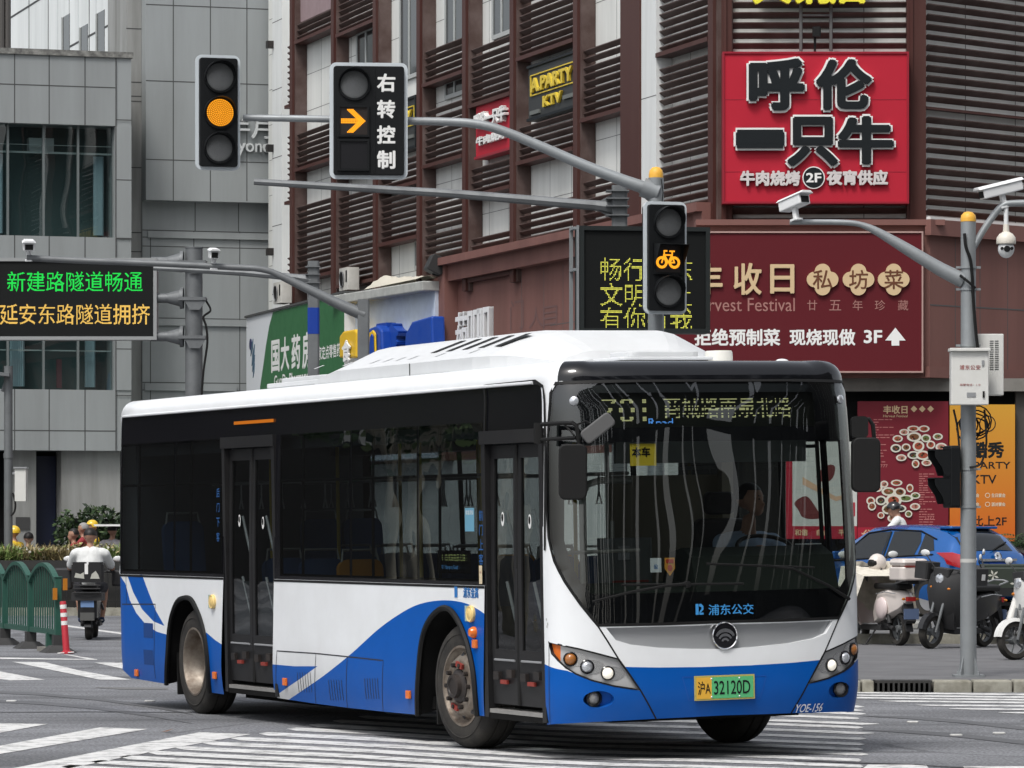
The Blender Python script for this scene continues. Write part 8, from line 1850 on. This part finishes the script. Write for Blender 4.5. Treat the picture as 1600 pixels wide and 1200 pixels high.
q = MB(M_rub); q.tube([Vector((x, .862, z)) for x, z in ((-.21, .24), (-.22, .6), (-.20, .93))], .006, 5); q.tube([Vector((x, .862, z)) for x, z in ((-1.02, .45), (-1.0, .7), (-.98, .97))], .006, 5); q.build('door_seam', car)
# ------------------------------------------------------------------ street trees, and unseen buildings added to be mirrored in the bus glass
def street_tree(label, x, y, h, seed):
    rn = random.Random(seed); t = thing('plane_tree', label, 'tree', (x, y, 0), 0, 'plane trees along the side street'); q = MB(mat('bark_pale', (.30, .29, .24), .85, dirt=.8, dirtcol=(.14, .13, .10), dscale=2.5), True); tips = []
    q.tube([(0, 0, 0), (.05, 0, 1.4), (0, .05, h * .36)], [.24, .20, .17], 12)
    for k in range(5):
        a = 2 * math.pi * k / 5 + rn.uniform(-.3, .3); d = Vector((math.cos(a), math.sin(a), 0)); p0 = Vector((0, .05, h * .34)); p1 = p0 + d * .8 + Vector((0, 0, 1.3)); p2 = p0 + d * rn.uniform(1.5, 2.4) + Vector((0, 0, h * .35)); q.tube([p0, p1, p2], [.12, .09, .05], 8); tips += [p1, p2, (p1 + p2) / 2]
        for _ in range(2): p3 = p2 + Vector((rn.uniform(-1, 1), rn.uniform(-1, 1), rn.uniform(.4, 1.4))); q.tube([p1 + (p2 - p1) * .5, p3], [.05, .02], 6); tips.append(p3)
    q.build('trunk', t); q = MB(); pts = []
    for _ in range(1900): c = rn.choice(tips); pts.append(c + Vector((rn.gauss(0, .75), rn.gauss(0, .75), rn.gauss(.3, .6))))
    leaf_cloud(q, hl, pts, .15); q.build('crown', t)
for i, (x, y, h, lab) in enumerate(((-17, 46, 8.5, 'plane tree nearest the crossing on the side street'), (-24, 53, 9.5, 'second plane tree along the side street'), (-31, 62, 9, 'third plane tree along the side street'), (-40, 70, 10, 'fourth plane tree along the side street'), (-20, 38, 9, 'plane tree standing alone before the unseen dark row'))): street_tree(lab, x, y, h, 40 + i)
M_dfac = mat('dark_facade', (.035, .034, .033), .6, dirt=.4); M_pfin = mat('pale_fin', (.30, .31, .29), .6)
t = thing('dark_reflection_row', 'unseen dark row with pale window bands, added to darken reflections in the side windows', 'building', (-48, 74, 0), R(45)); q = MB(M_dfac); q.box((-45, 0, 0), (30, 10, 16)); q.build('wall', t)  # added out of view: fills the side-window reflections with dark
for k in range(14):
    w = MB(M_winf if k % 3 == 0 else M_cglass); x = -42 + k * 5; w.box((x, -.06, 4.5), (x + 1.5, 0, 7.2)); w.box((x + 2.2, -.06, 9), (x + 3.6, 0, 11.5)); w.build('window', t)
t = thing('streak_reflection_screen', 'unseen fan of dark blades, added so its gaps streak the windscreen with reflected sky', 'building', (38, -16, 0), R(-133)); q = MB(M_dfac); rn = random.Random(8)  # added out of view: gaps between blades mirror as bright windscreen streaks
x = -46
while x < 46:
    w = rn.uniform(.8, 2.2); g_ = rn.choice((.10, .22, .4, .7, 1.1)); l0 = x * 1.7 + rn.uniform(-.8, .8); w2 = w * 2.7 + g_ * 1.7
    q.prism([(x, 0, 0), (x + w, 0, 0), (x + w2 + l0, 0, 55), (x + l0, 0, 55)], (0, .3, 0)); x += w + g_
for z in (0, 9, 30, 54): q.box((-48, .3, z), (48, .6, z + 1.2))
q.build('blade_screen', t)
t = thing('dark_reflection_block', 'unseen dark block with pale fins, added for reflections in the windscreen', 'building', (66, 26, 0), R(-80)); q = MB(M_dfac); q.box((-22, 0, 0), (22, 8, 45)); q.use(M_pfin);  # added out of view: dark wall and pale fins for the windscreen to mirror
for k in range(12): q.box((-20 + k * 3.5, -.3, 4), (-19.85 + k * 3.5, 0, 45))
q.build('wall', t)
